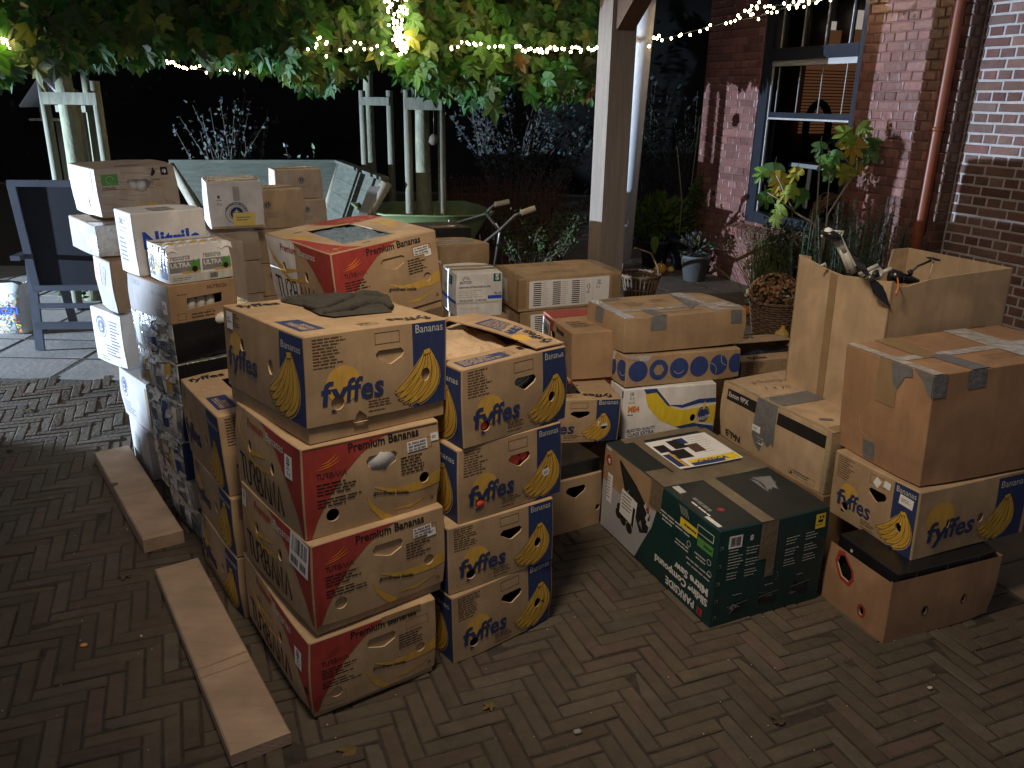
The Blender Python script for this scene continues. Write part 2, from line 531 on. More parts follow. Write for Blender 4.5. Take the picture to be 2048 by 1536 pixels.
class Tapes:
    """every strip of tape is a part of its own"""
    def __init__(s, c, f): s.c = c; s.f = f; s.rnd = random.Random(c.seed)
    def _n(s):
        s.c.n_tape = getattr(s.c, 'n_tape', 0) + 1
        return s.c._art('tape.%03d' % s.c.n_tape, s.f)
    def rect(s, *a): s._n().rect(*a)
    def poly(s, *a): s._n().poly(*a)
class Carton:
    def __init__(s, key, v, name, label, cat='cardboard box', group=None, base='kraft', z0=0.0, top=True, r=.004, bulge=.004, amp=.0025, inner='kraft_dark', tray=None):
        s.key = key; s.base = base; s.z0 = z0; s.r = r; s.inner = inner
        x, y, z, yaw, w, d, h, ta, tl = v
        s.w, s.d, s.h = w, d, h
        a = Vector((cos(yaw), sin(yaw), ta)).normalized(); l = Vector((-sin(yaw), cos(yaw), tl)).normalized()
        n = a.cross(l).normalized(); l = n.cross(a)
        o = Vector((x, y, z)) + a * w / 2 + l * d / 2
        s.mw = Matrix(((a.x, l.x, n.x, o.x), (a.y, l.y, n.y, o.y), (a.z, l.z, n.z, o.z), (0, 0, 0, 1)))
        s.root = empty(name, o, label, cat, group, mw=s.mw)
        s.seed = sum(ord(c) * (i * 7 + 3) for i, c in enumerate(key)) % 977
        s.bulge = bulge; s.amp = amp * 1.5; s.crush = .010
        s.faces = {}; s.extra = {}
        s.top = top; s.tray = tray
        s.dims = {'R': (w, h - z0), 'B': (w, h - z0), 'L': (d, h - z0), 'K': (d, h - z0), 'T': (w, d)}
        for f in 'RBLKT':
            if f == 'T' and not top: continue
            W, H = s.dims[f]
            s.faces[f] = Art(W, H, s.seed + ord(f))
    def face(s, f): return s.faces[f]
    def art(s, part, f):
        if part == 'tape': return Tapes(s, f)
        if part == 'paper_label':
            s.n_lab = getattr(s, 'n_lab', 0) + 1; part = 'paper_label.%03d' % s.n_lab
        return s._art(part, f)
    def _art(s, part, f):
        k = (part, f)
        if k not in s.extra:
            W, H = s.dims[f]; s.extra[k] = Art(W, H, s.seed)
        return s.extra[k]
    def P(s, f, u, v, n):
        w, d, h = s.w, s.d, s.h
        if f == 'R': return Vector((-w / 2 + u, -d / 2 - n, s.z0 + v))
        if f == 'L': return Vector((-w / 2 - n, d / 2 - u, s.z0 + v))
        if f == 'K': return Vector((w / 2 + n, -d / 2 + u, s.z0 + v))
        if f == 'B': return Vector((w / 2 - u, d / 2 + n, s.z0 + v))
        return Vector((-w / 2 + u, -d / 2 + v, h + n))
    def D(s, p):
        w, d, h = s.w, s.d, s.h
        cx = cos(pi * min(1, abs(p.x) / (w / 2)) / 2); cy = cos(pi * min(1, abs(p.y) / (d / 2)) / 2); cz = sin(pi * min(1, max(0, p.z / h)))
        q = p.copy()
        q.x += s.bulge * cy * cz * (2 * p.x / w)
        q.y += s.bulge * cx * cz * (2 * p.y / d)
        q.z -= s.bulge * cx * cy * (p.z / h)
        for i_, (sx, sy, sz) in enumerate(((-1, -1, 0), (1, -1, 0), (-1, 1, 0), (-1, -1, 1), (1, -1, 1), (-1, 1, 1), (1, 1, 1))):
            dd = (p - Vector((sx * w / 2, sy * d / 2, sz * h))).length
            if dd < .15:
                k_ = (.5 + .5 * cos(pi * dd / .15)) ** 2 * (((s.seed * (i_ + 3) * 37) % 100) / 100) ** 2 * s.crush
                q += Vector((-sx, -sy, -.6 if sz else .3)) * k_
        nv = noise.noise_vector(p * 3.2 + Vector((s.seed, s.seed * .37, 0)))
        q += nv * s.amp
        return q
    def finish(s):
        r = s.r; cell = .034
        V = []; key = {}; F = []; M = []; mats = []; SM = []
        def mi(n):
            if n not in mats: mats.append(n)
            return mats.index(n)
        def vid(g, p):
            k = (g, round(p.x, 5), round(p.y, 5), round(p.z, 5))
            if k not in key:
                key[k] = len(V); V.append(s.D(p))
            return key[k]
        def addp(f, g, q, mt, n):
            ids = []
            for u, v in q:
                i = vid(g, s.P(f, u, v, n))
                if not ids or (i != ids[-1] and i != ids[0]): ids.append(i)
            if len(ids) > 2 and len(set(ids)) == len(ids):
                F.append(ids); M.append(mi(mt)); SM.append(True)
        def do(f, A, clipit, extra_n=0):
            W, H = A.W, A.H
            if clipit:
                x0, x1, y0, y1 = r, W - r, (r if f == 'T' else 0), H - r
                items = [([(x0, y0), (x1, y0), (x1, y1), (x0, y1)], s.base, 0)] + A.P
            else: items = A.P
            hs = [h for h, k in A.holes]
            for q, mt, lv in items:
                if clipit and lv:
                    q = clip(clip(clip(clip(q, -1, 0, -x0), 1, 0, x1), 0, -1, -y0), 0, 1, y1)
                    if not q: continue
                ps = [q]
                for h in hs: ps = subtract(ps, h)
                for p in ps:
                    for c in gridcut(p, cell):
                        if abs(area(c)) > 1e-8: addp(f, (f, lv), c, mt, (lv * .00034 + .0003 if lv else 0) + extra_n)
            for h, kind in A.holes:
                n = len(h)
                for i in range(n):
                    p, q = h[i], h[(i + 1) % n]
                    ids = [vid((f, 'h', i), s.P(f, *p, 0)), vid((f, 'h', i), s.P(f, *q, 0)), vid((f, 'h', i), s.P(f, *q, -.005)), vid((f, 'h', i), s.P(f, *p, -.005))]
                    if len(set(ids)) == 4: F.append(ids[::-1]); M.append(mi('cut_edge')); SM.append(False)
                if kind == 'plug':
                    x0 = min(p[0] for p in h) - .01; x1 = max(p[0] for p in h) + .01; y0 = min(p[1] for p in h) - .01; y1 = max(p[1] for p in h) + .01
                    for c in gridcut([(x0, y0), (x1, y0), (x1, y1), (x0, y1)], cell): addp(f, (f, 'p'), c, s.base if s.base != 'white_card' else 'grey_card', -.006)
        for f, A in s.faces.items(): do(f, A, True)
        # rounded edges
        w, d, h = s.w / 2, s.d / 2, s.h
        em = mi(s.base); k = .29 * r
        NS = 9
        def strip(A, B, C):
            g = ('e', len(F))
            for i in range(NS):
                t0, t1 = i / NS, (i + 1) / NS
                p = [a[0].lerp(a[1], t) for a in (A, B, C) for t in (t0, t1)]
                for j in (0, 2):
                    F.append([vid(g, p[j]), vid(g, p[j + 1]), vid(g, p[j + 3]), vid(g, p[j + 2])]); M.append(em); SM.append(True)
        zt = h - r if s.top else h
        for sx, sy in ((-1, -1), (1, -1), (1, 1), (-1, 1)):
            e = [((sx * w, sy * (d - r)), (sx * (w - k), sy * (d - k)), (sx * (w - r), sy * d))][0]
            if sx * sy < 0: e = e[::-1]
            strip(*[[Vector((*c, s.z0)), Vector((*c, zt))] for c in e])
        if s.top:
            for sy in (-1, 1):
                e = [(sy * d, h - r), (sy * (d - k), h - k), (sy * (d - r), h)]
                strip(*[[Vector((-(w - r) * sy, y, z)), Vector(((w - r) * sy, y, z))] for y, z in e[::-1]])
            for sx in (-1, 1):
                e = [(sx * w, h - r), (sx * (w - k), h - k), (sx * (w - r), h)]
                strip(*[[Vector((x, (d - r) * sx, z)), Vector((x, -(d - r) * sx, z))] for x, z in e[::-1]])
            for sx in (-1, 1):
                for sy in (-1, 1):
                    c3 = [Vector((sx * w, sy * (d - r), h - r)), Vector((sx * (w - r), sy * d, h - r)), Vector((sx * (w - r), sy * (d - r), h))]
                    F.append([vid('c', q) for q in c3]); M.append(em); SM.append(True)
        def flush(name):
            me = bpy.data.meshes.new(name)
            me.from_pydata([tuple(p) for p in V], [], F)
            for m in mats: me.materials.append(MATS[m])
            me.polygons.foreach_set('material_index', M)
            me.polygons.foreach_set('use_smooth', SM)
            me.update()
            o = bpy.data.objects.new(name, me); COL.objects.link(o); o.parent = s.root
            return o
        body = flush('lid' if s.tray else 'carton_body')
        for part in sorted({k[0] for k in s.extra}):
            V.clear(); key.clear(); F.clear(); M.clear(); mats.clear(); SM.clear()
            for (pt, f), A in s.extra.items():
                if pt == part: do(f, A, False, .0018)
            if F: flush(part.split('.')[0])
        if s.tray:
            m = MB(); i = .006; ww, dd = w - i, d - i; zt = s.tray
            vs = [(-ww, -dd, 0), (ww, -dd, 0), (ww, dd, 0), (-ww, dd, 0), (-ww, -dd, zt), (ww, -dd, zt), (ww, dd, zt), (-ww, dd, zt)]
            m.add([s.D(Vector(p)) for p in vs], [(3, 2, 1, 0), (0, 1, 5, 4), (1, 2, 6, 5), (2, 3, 7, 6), (3, 0, 4, 7)], s.base)
            m.obj('tray', s.root)
        return s.root

# ---- printed designs
def banana_bunch(A, x, y, s, mirror=False, lv=3, fill='ink_yellow', line='ink_black'):
    """five outlined bananas hanging from one stem inside a square of side s"""
    def T(p): return (x + (1 - p[0] if mirror else p[0]) * s, y + p[1] * s)
    top = (.66, .93)
    specs = [((.54, .50), (.0, .29)), ((.64, .42), (.055, .185)), ((.75, .36), (.15, .105)), ((.88, .30), (.28, .055)), ((1.06, .28), (.47, .03))]
    def bez(a, b, c, n=9):
        return [((1 - t) ** 2 * a[0] + 2 * t * (1 - t) * b[0] + t * t * c[0], (1 - t) ** 2 * a[1] + 2 * t * (1 - t) * b[1] + t * t * c[1]) for t in [i / n for i in range(n + 1)]]
    prof = [.05, .08, .12, .15, .165, .165, .15, .125, .095, .055]
    for c, e in specs:
        p = [T(q) for q in bez(top, c, e)]
        A.stroke(p, [(q + .09) * s for q in prof], 'ink_kraft' if fill != 'ink_white' else 'ink_white', lv)
    l = lv + .5
    for i, (c, e) in enumerate(specs):
        st = (top[0] - .05 + .025 * i, top[1])
        p = [T(q) for q in bez(st, c, e)]
        A.stroke(p, [(q + .022) * s for q in prof], line, l)
        A.stroke(p, [q * s for q in prof], fill, l + .25)
        A.stroke([T(q) for q in bez((st[0] + .01, st[1]), (c[0] + .035, c[1] + .03), (e[0] + .035, e[1] + .03))][1:-1], .008 * s, line, l + .4)
        A.circle(*T((e[0] - .005, e[1] - .005)), .028 * s, line, l + .45, 8); A.circle(*T((e[0] - .005, e[1] - .005)), .018 * s, fill, l + .5, 8)
        l += .5
    A.stroke([T((.58, .9)), T((.73, .93))], .10 * s, line, l); A.stroke([T((.59, .905)), T((.72, .93))], .08 * s, fill, l + .2)

def hand_hole(x, y, w, h):
    return [(x + .12 * w, y + h), (x, y + .78 * h), (x + .03 * w, y + .55 * h), (x + .42 * w, y + .04 * h), (x + .52 * w, y), (x + .92 * w, y + .42 * h), (x + w, y + .72 * h), (x + .9 * w, y + h)]

def blue_logo(A, x, y, w, h, mt='ink_blue', lv=4):
    sz = h
    A.text('f', x, y, sz, mt, lv, .022, 1.15, slant=.08)
    A.text('y', x + .17 * w, y, sz * .98, mt, lv, .028, 1.1, slant=.05)
    A.text('ffes', x + .37 * w, y + .02 * h, sz * 1.0, mt, lv, .020, width=.63 * w, slant=.08)

def fy_end(A, hole='plug', r1='plug', r2='plug', mirror=False):
    W, H = A.W, A.H
    A.rect(.735 * W, .0, .25 * W, .99 * H, 'ink_blue', 1)
    A.text('Bananas', .755 * W, .87 * H, .075 * W, 'ink_pale', 2, .0, width=.21 * W)
    banana_bunch(A, .60 * W, .03 * H, .40 * W * min(1, H / W / .6))
    A.circle(.235 * W, .42 * H, .115 * W, 'ink_sun', 1, 26)
    blue_logo(A, .085 * W, .22 * H, .42 * W, .36 * H)
    A.frame(.46 * W, .80 * H, .18 * W, .13 * H, .0013, 'ink_black', 1)
    A.lines(.05 * W, .94 * H, .22 * W, 9, .034 * H, 'ink_brown')
    A.lines(.05 * W, .63 * H, .19 * W, 1, .03 * H, 'ink_brown')
    A.lines(.40 * W, .17 * H, .19 * W, 3, .032 * H, 'ink_brown'); A.lines(.40 * W, .055 * H, .17 * W, 1, .03 * H, 'ink_brown')
    A.hole(hand_hole(.46 * W, .56 * H, .21 * W, .17 * H), hole)
    A.hole(circ(.195 * W, .22 * H, .043 * W, 14), r1)
    A.hole(circ(.83 * W, .37 * H, .034 * W, 12, .045 * W), r2)

def fy_side(A, k='plug', open2='plug'):
    W, H = A.W, A.H
    A.rect(.73 * W, 0, .27 * W, .97 * H, 'ink_blue', 1)
    A.text('Bananas', .745 * W, .80 * H, .055 * W, 'ink_pale', 2, 0, width=.22 * W)
    banana_bunch(A, .60 * W, .0 * H, .37 * W)
    A.circle(.17 * W, .52 * H, .09 * W, 'ink_sun', 1, 26)
    blue_logo(A, .05 * W, .28 * H, .40 * W, .36 * H)
    A.lines(.08 * W, .93 * H, .16 * W, 5, .035 * H, 'ink_brown')
    A.hole(circ(.26 * W, .60 * H, .026 * W, 12, .036 * W), k)
    A.hole(circ(.62 * W, .50 * H, .03 * W, 12, .042 * W), open2)

def fy_top(A, opening=None, kind='open', lab=True):
    W, H = A.W, A.H
    A.text('fyffes', .05 * W, .97 * H - .06, .06, 'ink_black', 2, .03)
    A.text('fyffes', .93 * W, .10 * H, .06, 'ink_black', 2, .03, rot=pi * .93)
    if lab:
        A.rect(.05 * W, .12 * H, .16 * W, .30 * H, 'ink_blue', 1)
        A.text('Handle', .17 * W, .14 * H, .028, 'ink_kraft', 2, .01, rot=pi / 2)
        A.text('With Care', .13 * W, .14 * H, .026, 'ink_kraft', 2, .01, rot=pi / 2)
        A.lines(.09 * W, .15 * H, .26 * H, 2, .008, 'ink_kraft', 2, rot=pi / 2)
    A.frame(.42 * W, .06 * H, .12 * W, .07 * H, .0015, 'ink_black', 1)
    A.lines(.43 * W, .115 * H, .1 * W, 3, .008, 'ink_brown')
    if opening:
        x0, y0, x1, y1 = opening
        A.hole([(x0 * W, y0 * H), (x1 * W, y0 * H), (x1 * W, y1 * H), (x0 * W, y1 * H)], kind)

TUR = {'T': [[(0, 1), (.9, 1)], [(.45, 1), (.45, 0)]], 'U': [[(0, 1), (0, .25), (.15, .03), (.4, 0), (.6, .1), (.7, .3), (.7, 1)]],
       'R': [[(0, .8), (.0, 1), (.5, 1), (.65, .8), (.5, .55), (.2, .5)], [(.25, .5), (.7, 0)]], 'B': [[(0, 0), (0, 1), (.5, 1), (.62, .8), (.5, .55), (.05, .52)], [(.5, .55), (.7, .3), (.55, .02), (0, 0)]],
       'A': [[(0, 0), (.38, 1), (.76, 0)]], 'N': [[(0, 0), (0, 1), (.65, 0), (.65, 1)]]}
def stroke_word(A, word, x, y, w, h, t, mt, lv=3):
    adv = .98; tot = len(word) * adv - .2; sx = w / tot
    for i, ch in enumerate(word):
        for st in TUR[ch]:
            A.stroke([(x + (i * adv + p[0]) * sx, y + p[1] * h) for p in st], t, mt, lv)

def arcs(A, x, y, s, mt='ink_sun', lv=2):
    for k, (dx, dy, L) in enumerate(((0, 0, 1), (.12, .10, .85), (.22, .22, .62))):
        pts = [(x + (dx + L * t) * s, y + (dy * .9 + .32 * t * t * (1 if k else .8)) * s) for t in [i / 8 for i in range(9)]]
        A.stroke(pts, [s * .008 + s * .045 * sin(pi * i / 8) for i in range(9)], mt, lv)

def tur_end(A, hole='plug', r1='plug', r2='plug', faded=False):
    W, H = A.W, A.H
    A.poly([(0, 0), (.04 * W, 0), (.09 * W, .2 * H), (.17 * W, .42 * H), (.27 * W, .64 * H), (.40 * W, .82 * H), (.52 * W, .93 * H), (.64 * W, H), (0, H)], 'ink_red', 1)
    A.text('Premium Bananas', .31 * W, .865 * H, .082 * W, 'ink_black', 3, .022, width=.52 * W, rot=.02)
    arcs(A, .09 * W, .74 * H, .17 * W, 'ink_orange' if not faded else 'ink_red', 3)
    stroke_word(A, 'TURBANA', .09 * W, .64 * H, .20 * W, .055 * H, .0022, 'ink_black', 3)
    A.lines(.09 * W, .57 * H, .27 * W, 4, .036 * H, 'ink_black', 3); A.lines(.09 * W, .40 * H, .31 * W, 3, .036 * H, 'ink_black', 3)
    A.lines(.68 * W, .66 * H, .2 * W, 6, .036 * H, 'ink_black', 3)
    A.stroke([(.48 * W, .42 * H), (.6 * W, .33 * H), (.75 * W, .30 * H), (.9 * W, .32 * H), (W, .36 * H)], [.004, .05 * H, .10 * H, .14 * H, .16 * H], 'ink_sun', 1)
    A.stroke([(.42 * W, .34 * H), (.46 * W, .2 * H), (.54 * W, .06 * H), (.6 * W, 0)], [.002, .03 * W, .045 * W, .05 * W], 'ink_sun', 1)
    A.stroke([(.62 * W, .10 * H), (.75 * W, .09 * H), (.92 * W, .16 * H)], [.002, .04 * H, .002], 'ink_sun', 1)
    A.text('goodness inside', .47 * W, .335 * H, .042 * W, 'ink_black', 3, .02, rot=-.22)
    A.ring(.945 * W, .09 * H, .016 * W, .0022, 'ink_black', 3, 3, pi / 2, pi / 2 + 2 * pi)
    A.frame(.74 * W, .72 * H, .19 * W, .12 * H, .0012, 'ink_red', 2)
    A.hole([(.43 * W + .23 * W * t[0], .60 * H + .17 * H * t[1]) for t in ((.1, 1), (0, .72), (.05, .38), (.45, .05), (.6, 0), (.95, .35), (1, .8), (.9, 1))], hole)
    A.hole(circ(.19 * W, .22 * H, .045 * W, 14), r1)
    A.hole(circ(.86 * W, .38 * H, .04 * W, 14), r2)

def tur_side(A, k1='open', k2='open'):
    W, H = A.W, A.H
    A.poly([(.42 * W, H), (.58 * W, .90 * H), (.71 * W, .74 * H), (.83 * W, .50 * H), (.92 * W, .25 * H), (.972 * W, 0), (W, 0), (W, H)], 'ink_red', 1)
    A.text('Premium', .24 * W, .83 * H, .072 * W, 'ink_red', 3, .02, width=.25 * W)
    A.text('Bananas', .53 * W, .83 * H, .072 * W, 'ink_pale', 3, .01, width=.25 * W)
    stroke_word(A, 'TURBANA', .08 * W, .10 * H, .66 * W, .32 * H, .0085, 'ink_black', 3)
    for a, b in ((.02, .62), (.10, .50)):
        A.stroke([(a * W, (b + .3) * H), ((a + .08) * W, (b + .06) * H), ((a + .25) * W, (b - .08) * H), ((a + .5) * W, (b + .0) * H)], [.003, .03 * W, .04 * W, .006], 'ink_sun', 1)
    A.hole(circ(.27 * W, .60 * H, .026 * W, 12, .038 * W), k1)
    A.hole(circ(.62 * W, .56 * H, .026 * W, 12, .038 * W), k2)

def anchor(A, x, y, r, full=True, lv=2):
    if full:
        A.ring(x, y, r, .035 * r + .0008, 'ink_blue', lv); A.ring(x, y, r * .68, .03 * r + .0006, 'ink_blue', lv)
        for i in range(14):
            a = pi * (.1 + .8 * i / 13)
            A.rect(x + .84 * r * cos(a) - .05 * r, y + .84 * r * sin(a) - .06 * r, .10 * r, .15 * r, 'ink_blue', lv, a - pi / 2)
    A.circle(x, y, r * .58, 'ink_blue', lv, 18)
    A.stroke([(x, y + r * .36), (x, y - r * .34)], .09 * r, 'ink_white', lv + 1)
    A.stroke([(x - .2 * r, y + .16 * r), (x + .2 * r, y + .16 * r)], .08 * r, 'ink_white', lv + 1)
    A.ring(x, y - .02 * r, .32 * r, .08 * r, 'ink_white', lv + 1, 10, pi * 1.1, pi * 1.9)

def barcode(A, x, y, w, h, mt='ink_black', lv=5, rot=0):
    px = 0
    while px < w:
        b = A.rnd.choice((.0012, .002, .003)) * max(.6, w / .05)
        A.rect(x + px * cos(rot), y + px * sin(rot), b, h, mt, lv, rot)
        px += b + A.rnd.choice((.0012, .002)) * max(.6, w / .05)

def sticker(c, f, x, y, w, h, kind='trident', rot=0, mt='paper', part='paper_label'):
    A = c.art(part, f)
    A.rect(x, y, w, h, mt, 0, rot)
    def q(a, b): return (x + a * w * cos(rot) - b * h * sin(rot), y + a * w * sin(rot) + b * h * cos(rot))
    if kind == 'trident':
        cx = .5
        for dx, t in ((-.16, .0), (0, .05), (.16, .0)):
            A.stroke([q(cx + dx, .9 + t), q(cx + dx * .9, .62)], w * .07, 'ink_black', 1)
        A.stroke([q(.3, .62), q(.7, .62)], h * .04, 'ink_black', 1); A.stroke([q(.5, .62), q(.5, .5)], w * .07, 'ink_black', 1)
        A.stroke([q(.28, .42), q(.72, .42)], h * .03, 'ink_black', 1)
        A.text('C y', *q(.3, .16), h * .2, 'ink_black', 1, .02, width=w * .45)
    elif kind == 'bar':
        A.rect(*q(.08, .5), w * .84, h * .42, 'paper', .3, rot)
        n = 22
        for i in range(n):
            if A.rnd.random() < .8: A.rect(*q(.08 + .84 * i / n, .48), w * .84 / n * A.rnd.uniform(.3, .85), h * .44, 'ink_black', 1, rot)
        for i in range(10):
            if i != 5: A.rect(*q(.1 + .08 * i, .1), w * .05, h * .22, 'ink_black', 1, rot)
    elif kind == 'text3':
        for i, t in enumerate(kind_text[A.rnd.randrange(2)]):
            A.text(t, *q(.05, .70 - .3 * i), h * .26, 'ink_black', 1, .035, width=w * .88, rot=rot)
    elif kind == 'scrawl':
        A.lines(*q(.15, .6), w * .7, 2, h * .2, 'ink_grey', 1, rot=rot)
kind_text = [('ID. FINCA 83050', 'GGN: 4052852972747', 'REG. ICA: 08172047'), ('ID. FINCA 20476', 'GGN: 4059883227282', 'REG. ICA: 95052108')]

def tape_patch(c, part, mt, *rects):
    for f, x, y, w, h in rects:
        c.art(part, f).rect(x, y, w, h, mt, 0)

def crumple(name, label, cat, centre, sx, sy, yaw, amp, mt, seed=0, n=18, group=None, dome=.0):
    m = MB(); vs = []; fs = []
    for j in range(n + 1):
        for i in range(n + 1):
            x = (i / n - .5); y = (j / n - .5)
            z = noise.noise(Vector((x * 5 + seed, y * 5, seed))) * amp + abs(noise.noise(Vector((x * 11, y * 11, seed + 5)))) * amp * .7 + dome * cos(pi * x) * cos(pi * y)
            vs.append((x * sx, y * sy, z))
    for j in range(n):
        for i in range(n):
            a = j * (n + 1) + i
            fs.append((a, a + 1, a + n + 2, a + n + 1))
    m.add(vs, fs, mt, False)
    o = m.obj(name, None, centre)
    o.rotation_euler = (0, 0, yaw)
    return tag(o, label, cat, group)
mat('film_blue', (.17, .25, .32), .6, .6, 60, bump=.5, bscale=150, spec=.4)

# ================================================================ THE SETTING
YA = radians(22.2)                       # the house and the paving share this angle
NX = Vector((cos(YA), sin(YA), 0))       # towards the house wall
DX = Vector((sin(YA), -cos(YA), 0))      # along the wall, towards the camera
WP = Vector((2.01, 8.17, 0))             # foot of the wall
WD = NX.dot(WP)

def g_obj(name, m):
    return tag(m.obj(name), kind='structure')

m = MB()
m.add([(-60, -20, -.035), (60, -20, -.035), (60, 90, -.035), (-60, 90, -.035)], [(0, 1, 2, 3)], 'soil')
g_obj('ground', m)
# bed of the paving
def in_pave(p):
    return NX.dot(p) < WD - 2.62 and p.y > -1.5 and p.x > -5.2 and (p.y < 5.0 + .0 * p.x or False)
m = MB()
def quadz(pts, z, mt): m.add([(p[0], p[1], z) for p in pts], [(0, 1, 2, 3)], mt)
e0 = WD - 2.36
a_ = lambda n, d: NX * n + DX * d
m = MB(); m.add([a_(e0, 3.5) + Vector((0, 0, -.0045)), a_(e0, -7.0) + Vector((0, 0, -.0045)), Vector((-7.5, 6.5, -.0045)), Vector((-7.5, -4, -.0045)), Vector((0, -4, -.0045))], [(0, 1, 2, 3, 4)], 'joint_sand')
g_obj('paving_bed', m)
# herringbone bricks, real ones
m = MB(); BL, BW, G_ = .200, .048, .0022
rnd = random.Random(11)
NV, NF = [], []
def brick(m, cx, cy, ux, uy, L, Wd, z, c, mt, dep=.03, bev=.004):
    vx, vy = -uy, ux
    hl, hw = L / 2 - G_, Wd / 2 - G_
    t1, t2 = rnd.uniform(-.0022, .0022), rnd.uniform(-.0015, .0015)
    vs = []
    for il, iw, dz in ((0, 0, -.014), (0, 0, -bev), (bev, bev, 0)):
        for sx, sy in ((-1, -1), (1, -1), (1, 1), (-1, 1)):
            a = sx * (hl - il) + rnd.uniform(-.0014, .0014); b = sy * (hw - iw) + rnd.uniform(-.0012, .0012)
            vs.append((cx + a * ux + b * vx, cy + a * uy + b * vy, z + dz + t1 * sx + t2 * sy))
    f = [(8, 9, 10, 11)]
    for k in range(4):
        k2 = (k + 1) % 4
        f += [(k, k2, 4 + k2, 4 + k), (4 + k, 4 + k2, 8 + k2, 8 + k)]
    m.add(vs, f, mt, False, c)
def pave_col():
    b = rnd.uniform(1.05, 1.42); k = rnd.random()
    if k < .5: c = (.086, .069, .048)
    elif k < .75: c = (.088, .065, .047)
    elif k < .93: c = (.090, .074, .054)
    else: c = (.090, .062, .048)
    return tuple(q * b for q in c)
# frame along NX (u) and -DX (v); herringbone: L = k*W
KK = 4; cell = BL / KK
def keep(p):
    return NX.dot(p) < e0 - .16 and -1.3 < p.y < (4.62 if p.x < -1.9 else 5.2) and p.x > -4.6 and abs(p.x) < 1.1 * p.y + 1.6
U0, U1, V0, V1 = -100, 60, -60, 140
o2 = Vector((0, 0, 0))
for j in range(V0, V1):
    for i in range(U0, U1):
        r_ = (i - j) % (2 * KK)
        # cell (i,j): horizontal bricks start where r_==0 ; vertical bricks start where r_==KK with j going up
        if r_ == 0:
            cu, cv = (i + KK / 2) * cell, (j + .5) * cell; ux = NX
        elif r_ == 2 * KK - 1:
            cu, cv = (i + .5) * cell, (j + KK / 2) * cell; ux = -DX
        else: continue
        p = NX * cu + (-DX) * cv
        if keep(p): brick(m, p.x, p.y, ux.x, ux.y, BL, BW + .002, rnd.gauss(-.0005, .0018), pave_col(), 'brick_pave')
g_obj('brick_paving', m)
# border course and the slabs beside the house
m = MB()
k = -3.5
while k < 8.5:
    for n in (0,):
        p = NX * (e0 - .06 + n) - DX * k
        if p.y > -.5: brick(m, p.x, p.y, NX.x, NX.y, .20, .066, 0, pave_col(), 'brick_pave')
    k += .0665
g_obj('border_course', m)
m = MB(); rnd = random.Random(5)
for a in range(5):
    k = -3.6 + (.25 if a % 2 else 0)
    while k < 9:
        n0 = e0 + .055 + .47 * a
        c = NX * (n0 + .235) - DX * (k + .30)
        b = rnd.uniform(.85, 1.12)
        brick(m, c.x, c.y, NX.x, NX.y, .47, .60, -.001, (b, b, b), 'slab', bev=.005)
        k += .60
g_obj('slab_path', m)
m = MB(); m.add([a_(WD - .02, 4), a_(WD - .02, -9), a_(e0, -9), a_(e0, 4)], [(3, 2, 1, 0)], 'joint_sand')
for i in range(len(m.v)): m.v[i].z = -.012
g_obj('path_bed', m)
# pale slabs behind the chair at the far left
m = MB(); rnd = random.Random(8)
for a in range(9):
    for b in range(4):
        for q_ in (0, 1):
            c = Vector((-7.45 + .62 * a, 4.83 + .42 * (b + 4 * q_) , 0))
            t = rnd.uniform(.95, 1.2); brick(m, c.x, c.y, 1, 0, .60, .40, -.002, (t, t, t), 'slab_pale', bev=.006)
g_obj('garden_path', m)
# crumbs and grit lying on the bricks
m = MB(); rnd = random.Random(3)
for i in range(420):
    x = rnd.uniform(-2.6, 2.2); y = rnd.uniform(1.4, 4.6)
    if NX.dot(Vector((x, y, 0))) > e0: continue
    s_ = rnd.uniform(.0008, .0022) * (2.2 if rnd.random() < .02 else 1)
    m.lathe([(s_, 0), (s_ * .8, s_ * .9), (0, s_ * 1.1)], (x, y, .002), 'grit', 5)
mat('grit', (.55, .50, .42), .8, .3, 30)
tag(m.obj('grit'), 'pale grit and crumbs scattered over the brick paving', 'grit', kind='stuff')
def speck(name, lab, cat, u, v, sz, mt, sq=1.0):
    m = MB(); m.lathe([(sz, 0), (sz * 1.05, sz * .3), (sz * .7, sz * .65), (0, sz * .75)], (0, 0, 0), mt, 9, wob=lambda a, z: 1 + .25 * sin(2 * a + 1) + .12 * sin(5 * a))
    return tag(m.obj(name, None, atz(u, v, .003)), lab, cat)
mat('nut', (.75, .30, .10), .6, .2, 30)
speck('nut_shell', 'small orange nut shell alone on the paving at the lower left', 'nut shell', 168, 1291, .009, 'nut')
speck('pebble', 'small dark pebble on the paving left of the planks', 'pebble', 20, 902, .012, 'soil')
speck('pebble', 'pale flat chip on the paving at the bottom right', 'pebble', 1860, 1376, .007, 'grit')
speck('pebble', 'brownish chip on the paving at the bottom centre', 'pebble', 1155, 1464, .010, 'stone')

